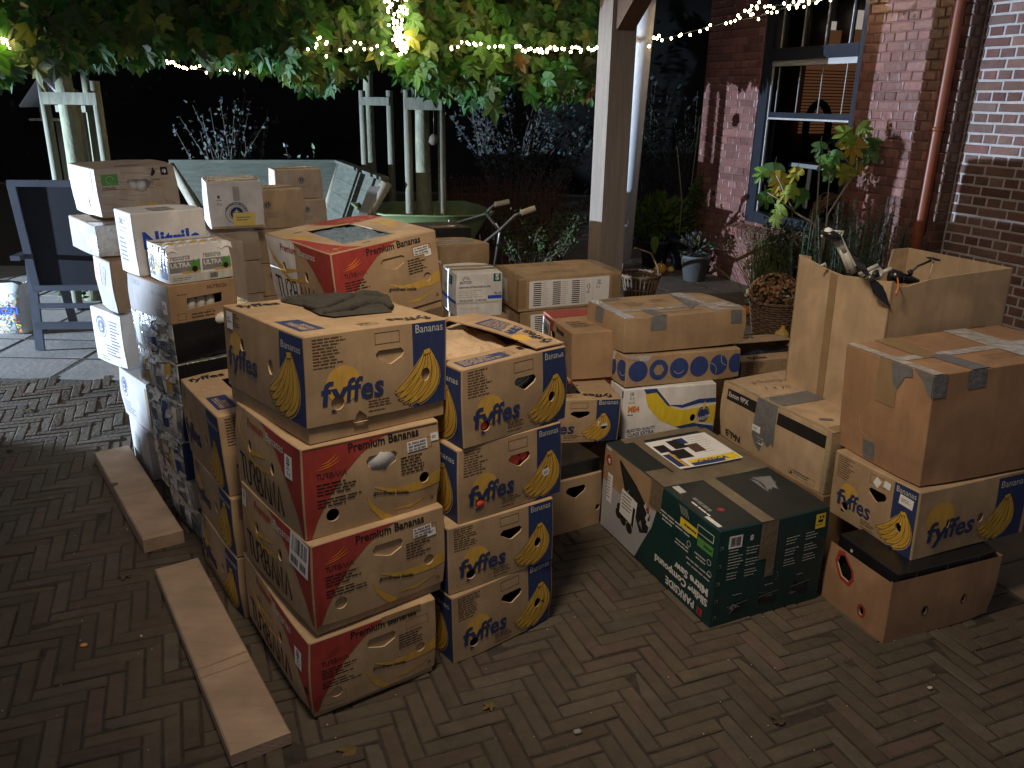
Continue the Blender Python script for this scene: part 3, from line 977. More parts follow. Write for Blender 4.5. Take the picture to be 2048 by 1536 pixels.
# ---------------------------------------------------------------- house
def s2w(s, z, out=0):      # s metres along the wall from its foot point, out towards the camera side
    p = WP + DX * s - NX * out
    return Vector((p.x, p.y, z))
house = empty('brick_house', s2w(1.5, 0), 'red brick house wall with a tall blue framed window and a rust red downpipe', 'house')
HI = house.matrix_world.inverted() if False else None
def under_house(m, name, parent=None):
    """mesh coordinates are world; shift them to the house origin"""
    off = s2w(1.5, 0)
    m.v = [p - off for p in m.v]
    return m.obj(name, parent or house)
CO = .0672
rnd = random.Random(21)
def brick_wall(m, s0, s1, z0, z1, out, L, mt, cols, skip=None, ax=None, org=None, nrm=None, gap=.010, deep=.012):
    ax = ax or DX; nrm = nrm or -NX
    org = org or (WP + nrm * out)
    row = int(z0 / CO)
    while row * CO < z1:
        z = row * CO; st = row % 2 == 0
        l = L if st else L / 2
        x = s0 - rnd.uniform(0, .02) - (0 if st else l / 2)
        while x < s1:
            a, b = max(x, s0), min(x + l, s1)
            x += l
            if b - a < .02: continue
            segs = [(a, b)]
            if skip:
                k0, k1, q0, q1 = skip
                if q0 - CO * .5 < z < q1:
                    segs = [q for q in ((a, min(b, k0)), (max(a, k1), b)) if q[1] - q[0] > .015]
            for a2, b2 in segs:
                c = rnd.choice(cols); t = rnd.uniform(.75, 1.2); c = tuple(q * t for q in c)
                vs = []
                j = lambda: rnd.uniform(-.0022, .0022)
                for dd, ins in ((-deep, 0), (0, 0), (.0035, .006)):
                    for sx, sz in ((a2 + gap / 2, z + gap / 2), (b2 - gap / 2, z + gap / 2), (b2 - gap / 2, z + CO - gap / 2), (a2 + gap / 2, z + CO - gap / 2)):
                        mx, mz = (a2 + b2) / 2, z + CO / 2
                        px = sx + (ins if sx < mx else -ins) + j(); pz = sz + (ins if sz < mz else -ins) + j()
                        p = org + ax * px + nrm * (dd + j() * .6); vs.append((p.x, p.y, pz))
                f = [(8, 9, 10, 11)]
                for k in range(4):
                    k2 = (k + 1) % 4
                    f += [(k, k2, 4 + k2, 4 + k), (4 + k, 4 + k2, 8 + k2, 8 + k)]
                m.add(vs, f, mt, False, c)
        row += 1
def wall_plane(m, s0, s1, z0, z1, out, mt, hole=None):
    def P(s, z): return s2w(s, z, out)
    if not hole: m.add([P(s0, z0), P(s1, z0), P(s1, z1), P(s0, z1)], [(0, 1, 2, 3)], mt); return
    k0, k1, q0, q1 = hole
    for a, b, c, d in ((s0, k0, z0, z1), (k1, s1, z0, z1), (k0, k1, z0, q0), (k0, k1, q1, z1)):
        m.add([P(a, c), P(b, c), P(b, d), P(a, d)], [(0, 1, 2, 3)], mt)
S0, S1, ST = -.42, 2.545, 3.25       # far corner, inner corner, roof height
WIN = (.43, 1.62, .60, 2.75)
red = [(.25, .115, .09), (.23, .10, .08), (.27, .13, .105), (.21, .10, .08)]
brn = [(.22, .12, .095), (.19, .10, .085), (.23, .14, .115), (.20, .09, .075), (.24, .13, .10)]
m = MB(); wall_plane(m, S0, S1, -.05, ST, -.006, 'mortar_red', WIN); brick_wall(m, S0, S1, .0, ST, 0, .208, 'brick_glazed', red, WIN, gap=.007, deep=.006)
# reveal of the window, far end wall and the return at the inner corner
m.add([s2w(WIN[0], WIN[2], 0), s2w(WIN[0], WIN[3], 0), s2w(WIN[0], WIN[3], -.09), s2w(WIN[0], WIN[2], -.09)], [(0, 1, 2, 3)], 'mortar_red')
m.add([s2w(WIN[1], WIN[2], 0), s2w(WIN[1], WIN[3], 0), s2w(WIN[1], WIN[3], -.09), s2w(WIN[1], WIN[2], -.09)], [(3, 2, 1, 0)], 'mortar_red')
m.add([s2w(WIN[0], WIN[3], 0), s2w(WIN[1], WIN[3], 0), s2w(WIN[1], WIN[3], -.09), s2w(WIN[0], WIN[3], -.09)], [(0, 1, 2, 3)], 'mortar_red')
m.add([s2w(S0, -.05, 0), s2w(S0, ST, 0), s2w(S0, ST, -3), s2w(S0, -.05, -3)], [(0, 1, 2, 3)], 'mortar_red')
under_house(m, 'wall')
REC = -.115                            # the near wall stands this much further back
m = MB()
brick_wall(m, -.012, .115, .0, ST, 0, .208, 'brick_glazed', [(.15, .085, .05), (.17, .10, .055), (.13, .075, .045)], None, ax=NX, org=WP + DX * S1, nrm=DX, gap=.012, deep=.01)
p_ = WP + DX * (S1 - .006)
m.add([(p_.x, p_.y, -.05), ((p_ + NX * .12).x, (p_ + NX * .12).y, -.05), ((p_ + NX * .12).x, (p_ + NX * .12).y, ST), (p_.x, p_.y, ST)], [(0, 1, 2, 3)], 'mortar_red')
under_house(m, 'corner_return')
m = MB(); wall_plane(m, S1 - .02, 7.2, -.05, ST, REC - .003, 'mortar_pale')
brick_wall(m, S1 + .004, 7.2, .0, ST, REC, .222, 'brick_rough', brn, None, gap=.015, deep=.006)
under_house(m, 'near_wall')
# roof edge and back, so nothing is hollow from the side
m = MB(); m.add([s2w(S0 - .2, ST, .25), s2w(7.3, ST, .25), s2w(7.3, ST + .12, .25), s2w(S0 - .2, ST + .12, .25), s2w(S0 - .2, ST, -3.2), s2w(7.3, ST, -3.2), s2w(7.3, ST + .12, -3.2), s2w(S0 - .2, ST + .12, -3.2)],
      [(0, 1, 2, 3), (0, 4, 5, 1), (3, 2, 6, 7), (0, 3, 7, 4), (1, 5, 6, 2), (4, 7, 6, 5)], 'timber_dark'); under_house(m, 'eaves')
# wall vent holes and iron anchor
m = MB(); m.box(s2w(-.02, .15, .004), (.085, .02, .04), 'ink_black', Matrix.Rotation(-(pi / 2 - YA), 3, 'Z')); under_house(m, 'air_vent')
m = MB(); m.box(s2w(-.07, .80, .006), (.05, .02, .16), 'mortar_red', Matrix.Rotation(-(pi / 2 - YA), 3, 'Z')); m.box(s2w(-.06, .80, .02), (.02, .03, .04), 'ink_black', Matrix.Rotation(-(pi / 2 - YA), 3, 'Z')); under_house(m, 'wall_anchor')
# brick-on-edge sill
m = MB(); s_ = WIN[0] - .10
while s_ < WIN[1] + .08:
    c = rnd.choice(red); t = rnd.uniform(.55, 1.1)
    z0, z1 = .515, .565
    vs = []
    for o_, zz in ((.085, z0 - .055), (.095, z0 + .0), (.095, z0 + .02), (-.06, z1 + .035)):
        vs += [s2w(s_ + .004, zz, o_), s2w(s_ + .058, zz, o_)]
    vs += [s2w(s_ + .004, z0 - .055, -.06), s2w(s_ + .058, z0 - .055, -.06)]
    m.add(vs, [(0, 1, 3, 2), (2, 3, 5, 4), (4, 5, 7, 6), (0, 2, 4, 6, 8), (9, 7, 5, 3, 1), (0, 8, 9, 1)], 'brick_glazed', False, tuple(q * t for q in c))
    s_ += .066
m.add([s2w(WIN[0] - .1, .462, .08), s2w(WIN[1] + .08, .462, .08), s2w(WIN[1] + .08, .525, .08), s2w(WIN[0] - .1, .525, .08), s2w(WIN[0] - .1, .585, -.055), s2w(WIN[1] + .08, .585, -.055)], [(0, 1, 2, 3), (3, 2, 5, 4)], 'mortar_red')
under_house(m, 'brick_sill')
# the window
RZ = Matrix.Rotation(-(pi / 2 - YA), 3, 'Z')
win = bpy.data.objects.new('window', None); COL.objects.link(win); win.parent = house; win.location = (0, 0, 0)
def wbox(m, s0, s1, z0, z1, o0, o1, mt):
    m.box(s2w((s0 + s1) / 2, (z0 + z1) / 2, (o0 + o1) / 2), (s1 - s0, abs(o1 - o0), z1 - z0), mt, RZ)
m = MB()
wbox(m, WIN[0], WIN[0] + .11, WIN[2], WIN[3], -.01, -.10, 'window_paint'); wbox(m, WIN[1] - .055, WIN[1], WIN[2], WIN[3], -.01, -.10, 'window_paint')
wbox(m, WIN[0] + .11, WIN[1] - .055, WIN[3] - .08, WIN[3], -.012, -.10, 'window_paint'); wbox(m, WIN[0] + .11, WIN[1] - .055, WIN[2], WIN[2] + .10, -.012, -.10, 'window_paint')
wbox(m, WIN[0] + .11, WIN[1] - .055, 2.00, 2.10, -.006, -.10, 'window_paint'); under_house(m, 'window_frame', win)
m = MB(); wbox(m, WIN[0] + .11, WIN[1] - .055, 1.955, 2.0, -.03, -.09, 'window_white'); under_house(m, 'head_board', win)
m = MB(); wbox(m, WIN[0] + .11, WIN[1] - .055, 1.515, 1.53, -.035, -.09, 'window_white'); wbox(m, WIN[0] + .11, WIN[1] - .055, 1.53, 1.575, -.04, -.09, 'window_paint'); under_house(m, 'sash_rail', win)
m = MB(); wbox(m, WIN[0] + .11, WIN[0] + .122, WIN[2] + .10, 1.95, -.035, -.05, 'window_white'); under_house(m, 'sash_edge', win)
m = MB()
for i in range(4):
    s_ = WIN[0] + .17 + .27 * i
    wbox(m, s_, s_ + .007, 1.575, 1.955, -.062, -.070, 'grey_plastic'); wbox(m, s_ - .01, s_ + .018, 2.10, WIN[3] - .08, -.055, -.075, 'window_paint'); wbox(m, s_, s_ + .008, 2.10, WIN[3] - .08, -.045, -.054, 'window_white')
under_house(m, 'glazing_bars', win)
for (z0, z1, nm) in ((WIN[2] + .10, 1.515, 'pane'), (1.575, 1.955, 'pane'), (2.10, WIN[3] - .08, 'pane')):
    m = MB(); m.add([s2w(WIN[0] + .11, z0, -.078), s2w(WIN[1] - .055, z0, -.078), s2w(WIN[1] - .055, z1, -.078), s2w(WIN[0] + .11, z1, -.078)], [(0, 1, 2, 3)], 'window_glass'); under_house(m, nm, win)
# the dim room behind: walls, a blind and opening given emission for room light, a table
m = MB(); a, b, c_, d_ = -.35, 3.4, 0.0, 3.0
mat('room_wall', (.10, .09, .075), .9, .1, 3); mat('room_wood', (.09, .05, .03), .6, .3, 5)
m.add([s2w(a, c_, -2.4), s2w(b, c_, -2.4), s2w(b, d_, -2.4), s2w(a, d_, -2.4), s2w(a, c_, -.1), s2w(b, c_, -.1), s2w(b, d_, -.1), s2w(a, d_, -.1)], [(0, 1, 2, 3), (0, 3, 7, 4), (1, 5, 6, 2), (0, 4, 5, 1), (3, 2, 6, 7)], 'room_wall')
under_house(m, 'room_shell')
def room(name, lab, cat, fn):
    m = MB(); fn(m); off = s2w(1.5, 0, -1.0); m.v = [p - off for p in m.v]; tag(m.obj(name, None, off), lab, cat)
def blind(m):
    for i in range(20):
        z = 1.36 + i * .031
        wbox(m, -.30, -.28, z, z + .020, -1.12, -1.80, 'room_glow')
    wbox(m, -.30, -.28, 1.98, 2.06, -1.12, -1.80, 'room_glow')
room('slatted_blind', 'dim orange slatted blind glowing inside the room behind the window', 'blind', blind)
def upper(m):
    wbox(m, -.30, -.28, 2.14, 2.36, -1.34, -1.50, 'room_glow'); wbox(m, -.30, -.28, 2.16, 2.38, -1.66, -1.86, 'room_glow')
    wbox(m, -.30, -.28, 2.38, 2.56, -1.64, -1.86, 'room_white'); wbox(m, -.30, -.28, 2.36, 2.44, -1.34, -1.42, 'room_white')
room('lit_doorway', 'small lit opening seen through the upper window panes', 'doorway', upper)
def chair_b(m):
    p = s2w(.05, 1.42, -1.05)
    m.tube([p + DX * .16 * sin(t) + Vector((0, 0, .24 * cos(t))) for t in [k * 2 * pi / 18 for k in range(19)]], .035, 'ink_black', 8)
    wbox(m, -.1, .25, .5, 1.15, -1.0, -1.2, 'ink_black')
room('round_backed_chair', 'dark round backed chair inside the room', 'chair', chair_b)
def shelf(m):
    wbox(m, WIN[0] + .1, 2.0, 1.10, 1.135, -.35, -1.25, 'window_white'); wbox(m, WIN[0] + .2, WIN[0] + .25, .0, 1.10, -.5, -.55, 'room_wood'); wbox(m, 1.85, 1.9, .0, 1.10, -.5, -.55, 'room_wood')
room('table', 'pale table top just inside the lower window pane', 'table', shelf)
def palm(m):
    rr = random.Random(4); c = s2w(1.10, 1.13, -.62)
    m.lathe([(0, 0), (.07, 0), (.09, .12), (.08, .12), (0, .1)], c, 'pot_dark', 12)
    for i in range(9):
        a = rr.uniform(0, 6.28); e = c + Vector((cos(a) * .22, sin(a) * .22, rr.uniform(.2, .40))); mid = c + Vector((cos(a) * .07, sin(a) * .07, .3))
        m.tube([c + Vector((0, 0, .1)), mid, e], .004, 'leaf', 5, col=(.02, .06, .02))
        for k in range(11):
            b_ = a + (k - 5) * .25; q = e + Vector((cos(b_) * .15, sin(b_) * .15, -.04 * abs(k - 5) / 2 + .03)); s2 = Vector((-sin(b_), cos(b_), 0)) * .009
            m.add([e - s2 * .3, e.lerp(q, .5) - s2, q, e.lerp(q, .5) + s2], [(0, 1, 2, 3)], 'leaf', False, (.02, .07, .03))
room('potted_palm', 'dark fan leaved palm in a pot behind the lower window pane', 'plant', palm)
# downpipe
m = MB(); p = s2w(2.475, 0, .06); m.tube([p + Vector((0, 0, z)) for z in (0.0, .8, 1.6, 2.4, ST)], .040, 'copper_paint', 16)
for z in (.5, 1.5, 2.5): m.tube([p + Vector((0, 0, z - .015)), p + Vector((0, 0, z + .015))], .046, 'copper_paint', 16)
under_house(m, 'downpipe')

# ---------------------------------------------------------------- pergola
PB = at(1190, 420, 5.5); PB.z = 0
s = .178; pa = Vector((cos(YA), sin(YA), 0)); pl = Vector((-sin(YA), cos(YA), 0))
pf = at(1211, 300, 5.5); pf.z = 0
perg = empty('pergola', pf, 'square timber pergola post with a knee brace, lit white on one side', 'pergola')
RP = Matrix.Rotation(YA, 3, 'Z')
m = MB(); m.box(pa * s / 2 + pl * s / 2 + Vector((0, 0, 1.35)), (s, s, 2.7), 'timber_post', RP)
rr = random.Random(2)
m.obj('post', perg)
m = MB(); c0 = pa * s / 2 + pl * s / 2
q0 = c0 + Vector((0, 0, 2.12)) - pl * .05; q1 = c0 - pl * .75 + pa * .05 + Vector((0, 0, 2.78))
d_ = (q1 - q0); RB = d_.to_track_quat('X', 'Z').to_matrix()
m.box((q0 + q1) / 2, (d_.length, .13, .15), 'timber_dark', RB); 
q1 = c0 + pa * .75 + Vector((0, 0, 2.75)); q0 = c0 + Vector((0, 0, 2.1)) + pa * .06
m.obj('knee_brace', perg)
m = MB(); m.box(c0 + Vector((0, 0, 2.79)) - pl * 1.2, (.14, 5.6, .17), 'timber_dark', RP); m.obj('beam', perg)
m = MB(); m.box(c0 + Vector((0, 0, 2.95)) + pa * .6 - pl * 3.2, (3.4, .14, .15), 'timber_dark', RP); m.obj('beam', perg)
# pale sheet roll leaning behind the post
m = MB(); a = at(1292, 15, 6.2); b = at(1246, 523, 6.2)
d_ = (a - b).normalized(); sd = Vector((0, 0, 1)).cross(d_).normalized()
m.tube([a + d_ * .05, a, (a + b) / 2, b], [.066, .066, .062, .058], 'pipe_white', 12)
tag(m.obj('leaning_tube', None, (0, 0, 0)), 'pale blue white tube leaning just behind the pergola post', 'tube')

# ================================================================ THE BOXES
V = {
'T4':(-0.538,1.809,0.001,0.607,0.395,0.541,0.264,0,0.02),
'T3':(-0.516,1.820,0.268,0.670,0.417,0.491,0.282,-0.023,-0.009),
'T2':(-0.530,1.847,0.550,0.660,0.419,0.485,0.258,-0.035,-0.035),
'F1':(-0.512,1.881,0.809,0.699,0.428,0.514,0.281,-0.039,-0.042),
'G4':(-0.163,2.064,0.000,0.669,0.396,0.500,0.240,0.012,-0.010),
'G3':(-0.178,2.075,0.241,0.608,0.390,0.500,0.221,-0.003,-0.010),
'G2':(-0.149,2.102,0.462,0.641,0.391,0.500,0.242,0.007,-0.006),
'G1':(-0.135,2.111,0.704,0.671,0.392,0.500,0.239,0.014,-0.009),
'H3':(-0.877,2.272,0.000,0.612,0.400,0.460,0.228,0.004,-0.02),
'H2':(-0.878,2.276,0.232,0.604,0.400,0.473,0.210,-0.002,-0.025),
'H1':(-0.888,2.295,0.442,0.606,0.400,0.479,0.273,0.037,-0.033),
'V6':(-1.186,2.750,0.000,0.663,0.300,0.400,0.127,0.012,-0.004),
'V5':(-1.215,2.770,0.128,0.712,0.300,0.376,0.120,0.005,-0.005),
'V4':(-1.241,2.786,0.248,0.688,0.350,0.363,0.156,-0.007,-0.003),
'V3':(-1.230,2.802,0.405,0.766,0.350,0.339,0.147,-0.010,-0.006),
'V2':(-1.237,2.828,0.553,0.775,0.400,0.380,0.148,0.001,-0.004),
'V1':(-1.243,2.846,0.702,0.809,0.400,0.365,0.147,-0.006,-0.006),
'U':(-1.243,2.847,0.850,0.831,0.268,0.356,0.142,-0.011,0.006),
'K6':(-1.604,3.287,0.000,0.645,0.300,0.342,0.232,0.012,-0.006),
'K5':(-1.565,3.261,0.235,0.742,0.350,0.372,0.227,0.012,-0.011),
'K4':(-1.729,3.447,0.466,0.871,0.350,0.292,0.250,0.012,-0.005),
'K3':(-1.743,3.463,0.719,0.720,0.350,0.247,0.236,0.03,-0.009),
'K2':(-1.812,3.511,0.962,0.785,0.400,0.327,0.142,0.009,0.014),
'K1':(-1.845,3.657,1.108,0.768,0.360,0.370,0.216,0.028,0.012),
'P':(0.666,2.274,0.000,0.412,0.461,0.737,0.365,0.002,0.015),
'R3':(1.213,2.207,0.000,0.362,0.474,0.296,0.233,0.012,-0.015),
'R2':(1.309,2.312,0.248,0.365,0.500,0.380,0.243,0.030,-0.028),
'Z':(1.305,2.341,0.495,0.311,0.670,0.395,0.377,0.041,-0.034),
'E':(1.157,2.692,0.284,0.419,0.400,0.635,0.248,0.012,-0.000),
'O3':(0.482,3.257,0.256,0.251,0.444,0.436,0.226,0.004,-0.025),
'O2':(0.483,3.273,0.489,0.346,0.581,0.389,0.134,-0.012,-0.025),
'O1':(0.470,3.302,0.627,0.352,0.619,0.388,0.156,0.002,-0.016),
'B5':(0.028,2.773,0.000,0.524,0.400,0.500,0.236,-0.001,0.001),
'G5':(0.062,3.080,0.240,0.185,0.400,0.489,0.244,-0.003,-0.008),
'Tr':(0.257,3.346,0.494,0.234,0.400,0.476,0.209,0.013,-0.045),
'J1':(0.028,4.459,0.510,0.354,0.642,0.420,0.191,0.015,-0.004),
'I1':(-0.318,4.356,0.498,0.335,0.268,0.305,0.243,-0.011,0.004),
'Q1':(-0.436,4.750,0.63,0.60,0.342,0.300,0.195,-0.024,0.000),
'N1':(-1.404,2.995,0.993,0.775,0.276,0.174,0.233,0.012,0.010),
'S':(-1.237,2.864,0.993,0.783,0.248,0.180,0.138,-0.003,0.010),
'W1':(-1.672,4.479,0.940,0.432,0.292,0.344,0.251,0.010,0.03),
'W2':(-1.662,4.459,0.752,0.762,0.284,0.250,0.166,-0.010,-0.001),
'Y1':(-1.636,5.643,0.970,0.465,0.326,0.231,0.196,0.010,0.006),
'Y2':(-1.581,5.552,0.790,0.605,0.326,0.220,0.178,0.004,-0.002),
'M1':(-0.622,2.837,0.820,0.713,0.458,0.523,0.307,0.101,0.010),
'T':(1.346,2.819,0.536,0.377,0.585,0.494,0.532,0.015,-0.012),
'X1':(-1.53,4.75,0.90,0.60,0.330,0.278,0.221,0.003,0.01),
'AA':(1.106,3.735,0.238,0.33,0.50,0.40,0.23,0.0,0.0),
}
def sh(v, **k):
    v = list(v)
    names = 'x y z yaw w d h ta tl'.split()
    for n, q in k.items(): v[names.index(n)] = q
    return tuple(v)
GF = 'banana boxes with blue bunch panel'
GT = 'red and brown banana boxes'

# ---- stack at the front: blue-panelled box over three red ones
c = Carton('F1', V['F1'], 'banana_box', 'blue panelled banana box topping the front stack, a folded sweater on its lid', 'banana box', GF, z0=.045, tray=.20, bulge=.005)
fy_end(c.face('R')); fy_side(c.face('L'), 'open'); fy_top(c.face('T')); fy_end(c.face('B')); fy_side(c.face('K'))
A = c.face('R'); A.hole([(.30 * A.W, -.01), (.40 * A.W, -.01), (.385 * A.W, .006), (.34 * A.W, .022), (.315 * A.W, .012)], 'none')
sticker(c, 'L', .06 * c.d, .74 * A.H, .045, .05, 'scrawl', mt='paper')
c.art('paper_label', 'T')
c.finish()
for key, lab, kw in (('T2', 'red and brown banana box just under the sweater box in the front stack', dict(r1='open', r2='open')),
                     ('T3', 'red and brown banana box with a skewed barcode sticker, third in the front stack', {}),
                     ('T4', 'red and brown banana box at the foot of the front stack, on the paving', dict(hole='plug'))):
    tr = dict(z0=.03, tray=.2) if key == 'T3' else (dict(z0=.022, tray=.18) if key == 'T4' else {})
    c = Carton(key, V[key], 'banana_box', lab, 'banana box', GT, base='kraft', bulge=.007, **tr)
    tur_end(c.face('R'), faded=(key == 'T4'), **kw); tur_side(c.face('L')); tur_end(c.face('B')); tur_side(c.face('K'))
    W, H = c.face('R').W, c.face('R').H; D_ = c.d
    if key == 'T2':
        sticker(c, 'R', .735 * W, .715 * H, .066, .030, 'text3', .02); sticker(c, 'R', .925 * W, .78 * H, .026, .024, 'scrawl')
        sticker(c, 'L', .80 * D_, .60 * H, .045, .065, 'trident')
        c.face('R').rect(.015 * W, .965 * H, .97 * W, .004, 'ink_brown', 2)
    if key == 'T3':
        sticker(c, 'R', .74 * W, .715 * H, .062, .030, 'text3', .03); sticker(c, 'R', .85 * W, .68 * H, .03, .024, 'scrawl', .05)
        sticker(c, 'L', .75 * D_, .60 * H, .105, .105, 'bar', -.10); sticker(c, 'L', .03 * D_, .72 * H, .034, .052, 'trident')
    if key == 'T4':
        sticker(c, 'L', .83 * D_, .50 * H, .045, .062, 'trident'); tape_patch(c, 'tape', 'brown_tape', ('R', .55 * W, .93 * H, .32 * W, .018))
        c.face('L').circle(.955 * D_, .30 * H, .012, 'ink_black', 4); c.face('R').frame(.06 * W, .06 * H, .2 * W, .16 * H, .001, 'ink_brown', 2)
    c.finish()

# ---- second stack: four blue-panelled boxes
for key, lab, kw in (('G1', 'blue panelled banana box with its top cut open over bulging brown paper', dict(hole='open', r1='open', r2='open')),
                     ('G2', 'blue panelled banana box with red caps showing through its holes', dict(hole='open', r1='open', r2='plug')),
                     ('G3', 'blue panelled banana box with a torn dark hand hole, third in its stack', dict(hole='open', r1='open', r2='open')),
                     ('G4', 'blue panelled banana box at the bottom of the four box stack, standing on the paving', dict(hole='open', r1='open', r2='open'))):
    c = Carton(key, V[key], 'banana_box', lab, 'banana box', GF, bulge=.005)
    fy_end(c.face('R'), **kw); fy_side(c.face('L')); fy_end(c.face('B')); fy_side(c.face('K'))
    c.face('L').rect(0, .0, c.d, c.face('L').H * .98, 'ink_blue', 1) if 0 else None
    if key == 'G1':
        fy_top(c.face('T'), (.04, .20, .78, .93), lab=False)
        A = c.face('T'); A.rect(.05 * A.W, .03 * A.H, .42 * A.W, .11 * A.H, 'ink_blue', 1); A.lines(.07 * A.W, .12 * A.H, .36 * A.W, 5, .009, 'ink_kraft', 2)
    if key == 'G2': sticker(c, 'R', .80 * c.w, .30 * c.h, .032, .026, 'scrawl', .2)
    c.finish()
# loose strip lid laid over the opening of the second stack
m = MB(); p0 = Vector((-.56, 2.60, .953)); p1 = Vector((.17, 2.47, .962))
# ---- contents seen in the holes
def in_box(c, f, u, v, n):
    return c.mw @ c.P(f, u, v, n)
def jar(c, u, v, lab):
    p = in_box(c, 'R', u, v, -.035)
    ax = (c.mw.to_3x3() @ Vector((1, 0, .35))).normalized().to_track_quat('Z', 'Y').to_matrix()
    m = MB(); m.lathe([(0, -.055), (.024, -.055), (.027, -.05), (.027, .03), (.018, .045), (.018, .06), (0, .06)], (0, 0, 0), 'glass_jar', 16, ax)
    m.lathe([(.020, .046), (.0205, .062), (0, .063)], (0, 0, 0), 'steel', 14, ax)
    tag(m.obj('glass_jar', None, p), lab, 'jar')
def cap(c, u, v, r, lab, ln=.09, mt='cap_red', name='bottle', ax=(0, -1, .1), depth=-.008):
    p = in_box(c, 'R', u, v, depth)
    q = (c.mw.to_3x3() @ Vector(ax)).normalized().to_track_quat('Z', 'Y').to_matrix()
    e = empty(name, p, lab, 'bottle')
    m = MB(); m.lathe([(r * 1.02, -.012), (r, -.002), (r * .92, 0), (0, .0005)], (0, 0, 0), mt, 18, q, wob=lambda a, z: 1 + .02 * sin(a * 18)); m.obj('cap', e)
    m = MB(); m.lathe([(0, -.012), (r * .8, -.012), (r * 1.15, -.03), (r * 1.2, -ln), (0, -ln)], (0, 0, 0), 'bottle_white', 16, q); m.obj('bottle_body', e)
def mk(key):
    v = V[key]
    class Q: pass
    q = Q(); q.w, q.d, q.h = v[4], v[5], v[6]; q.z0 = 0
    a = Vector((cos(v[3]), sin(v[3]), v[7])).normalized(); l = Vector((-sin(v[3]), cos(v[3]), v[8])).normalized(); n = a.cross(l).normalized(); l = n.cross(a)
    o = Vector(v[:3]) + a * q.w / 2 + l * q.d / 2
    q.mw = Matrix(((a.x, l.x, n.x, o.x), (a.y, l.y, n.y, o.y), (a.z, l.z, n.z, o.z), (0, 0, 0, 1)))
    q.P = lambda f, u, vv, nn: Carton.P(q, f, u, vv, nn)
    return q
g1 = mk('G1'); jar(g1, .57 * g1.w, .645 * g1.h, 'glass jar with a metal lid lying behind the hand hole of the opened banana box')
cap(g1, .205 * g1.w, .215 * g1.h, .013, 'bottle with a dark red cap in the small hole of the opened banana box')
g2 = mk('G2')
cap(g2, .53 * g2.w, .635 * g2.h, .022, 'left bottle with a big coral red cap in the hand hole of the second box'); cap(g2, .635 * g2.w, .66 * g2.h, .019, 'right bottle with a big coral red cap in the hand hole of the second box')
cap(g2, .20 * g2.w, .215 * g2.h, .0135, 'bottle whose red cap pokes from the small round hole of the second box', depth=.002)
t2 = mk('T2'); 
p = in_box(t2, 'R', .55 * t2.w, .68 * t2.h, -.03)
m = MB(); m.lathe([(0, -.05), (.035, -.04), (.045, 0), (.035, .04), (0, .05)], (0, 0, 0), 'pouch_grey', 14, (t2.mw.to_3x3() @ Vector((1, 0, .3))).to_track_quat('Z', 'Y').to_matrix(), wob=lambda a, z: 1 + .1 * sin(3 * a + 40 * z))
tag(m.obj('plastic_pouch', None, p), 'crumpled grey plastic pouch behind the hand hole of the box under the sweater box', 'pouch')
# brown paper in the opened top box
q = in_box(g1, 'T', .41 * g1.w, .56 * g1.d, -.022)
crumple('packing_paper', 'perforated brown paper bulging in the opened banana box', 'paper', q, .29, .355, V['G1'][3], .016, 'kraft_pale', 3, 20, dome=.012)
q = MB()
for i in range(16):
    u = .08 + .042 * (i % 8) * 2; v_ = .78 if i < 8 else .36
    p = in_box(g1, 'T', (.07 + .082 * (i % 8)) * g1.w, (.72 if i < 8 else .40) * g1.d, .004)
    q.lathe([(0, .0), (.004, 0), (.004, .001)], p, 'ink_black', 8)
# long lid strip across its back
def strip_lid(name, lab, a, b, wid, art=None, thick=.004, arch=.012):
    """a folded flap of board from a to b"""
    a = Vector(a); b = Vector(b); d = (b - a); L = d.length; ax = d.normalized(); sd = Vector((0, 0, 1)).cross(ax).normalized()
    up_ = ax.cross(sd)
    m = MB(); n = 8; vs = []
    for i in range(n + 1):
        t = i / n
        for s_, z_ in ((-1, 0), (1, 0), (1, thick), (-1, thick)):
            vs.append(Vector((t * L, s_ * wid / 2, z_ + arch * sin(pi * t) + .003 * s_ * sin(5 * t))))
    fs = []
    for i in range(n):
        for k in range(4):
            k2 = (k + 1) % 4
            fs.append((i * 4 + k, (i + 1) * 4 + k, (i + 1) * 4 + k2, i * 4 + k2))
    fs += [(0, 1, 2, 3), (n * 4 + 3, n * 4 + 2, n * 4 + 1, n * 4)]
    m.add(vs, fs, 'kraft')
    if art:
        A = Art(L, wid); art(A)
        for p, mt, lv in A.P:
            for c_ in gridcut(p, .04):
                m.add([Vector((u, v - wid / 2, thick + arch * sin(pi * u / L) + .003 * ((v - wid / 2) * 2 / wid) * sin(5 * u / L) + .0004 * lv)) for u, v in c_], [tuple(range(len(c_)))], mt)
    e = m.obj(name)
    e.matrix_world = Matrix(((ax.x, sd.x, up_.x, a.x), (ax.y, sd.y, up_.y, a.y), (ax.z, sd.z, up_.z, a.z), (0, 0, 0, 1)))
    return tag(e, lab, 'cardboard flap')
def a1(A):
    A.rect(.12, .02, .17, .075, 'ink_blue', 1); A.lines(.135, .083, .14, 6, .011, 'ink_kraft', 2)
    A.text('fyffes', A.W - .02, A.H - .03, .055, 'ink_black', 2, .03, rot=pi * .98); A.circle(A.W - .09, .025, .03, 'ink_sun', 1)
strip_lid('cardboard_flap', 'long printed flap lying across the back of the opened banana box', atz(918, 634, .958), atz(1101, 693, .951), .12, a1)

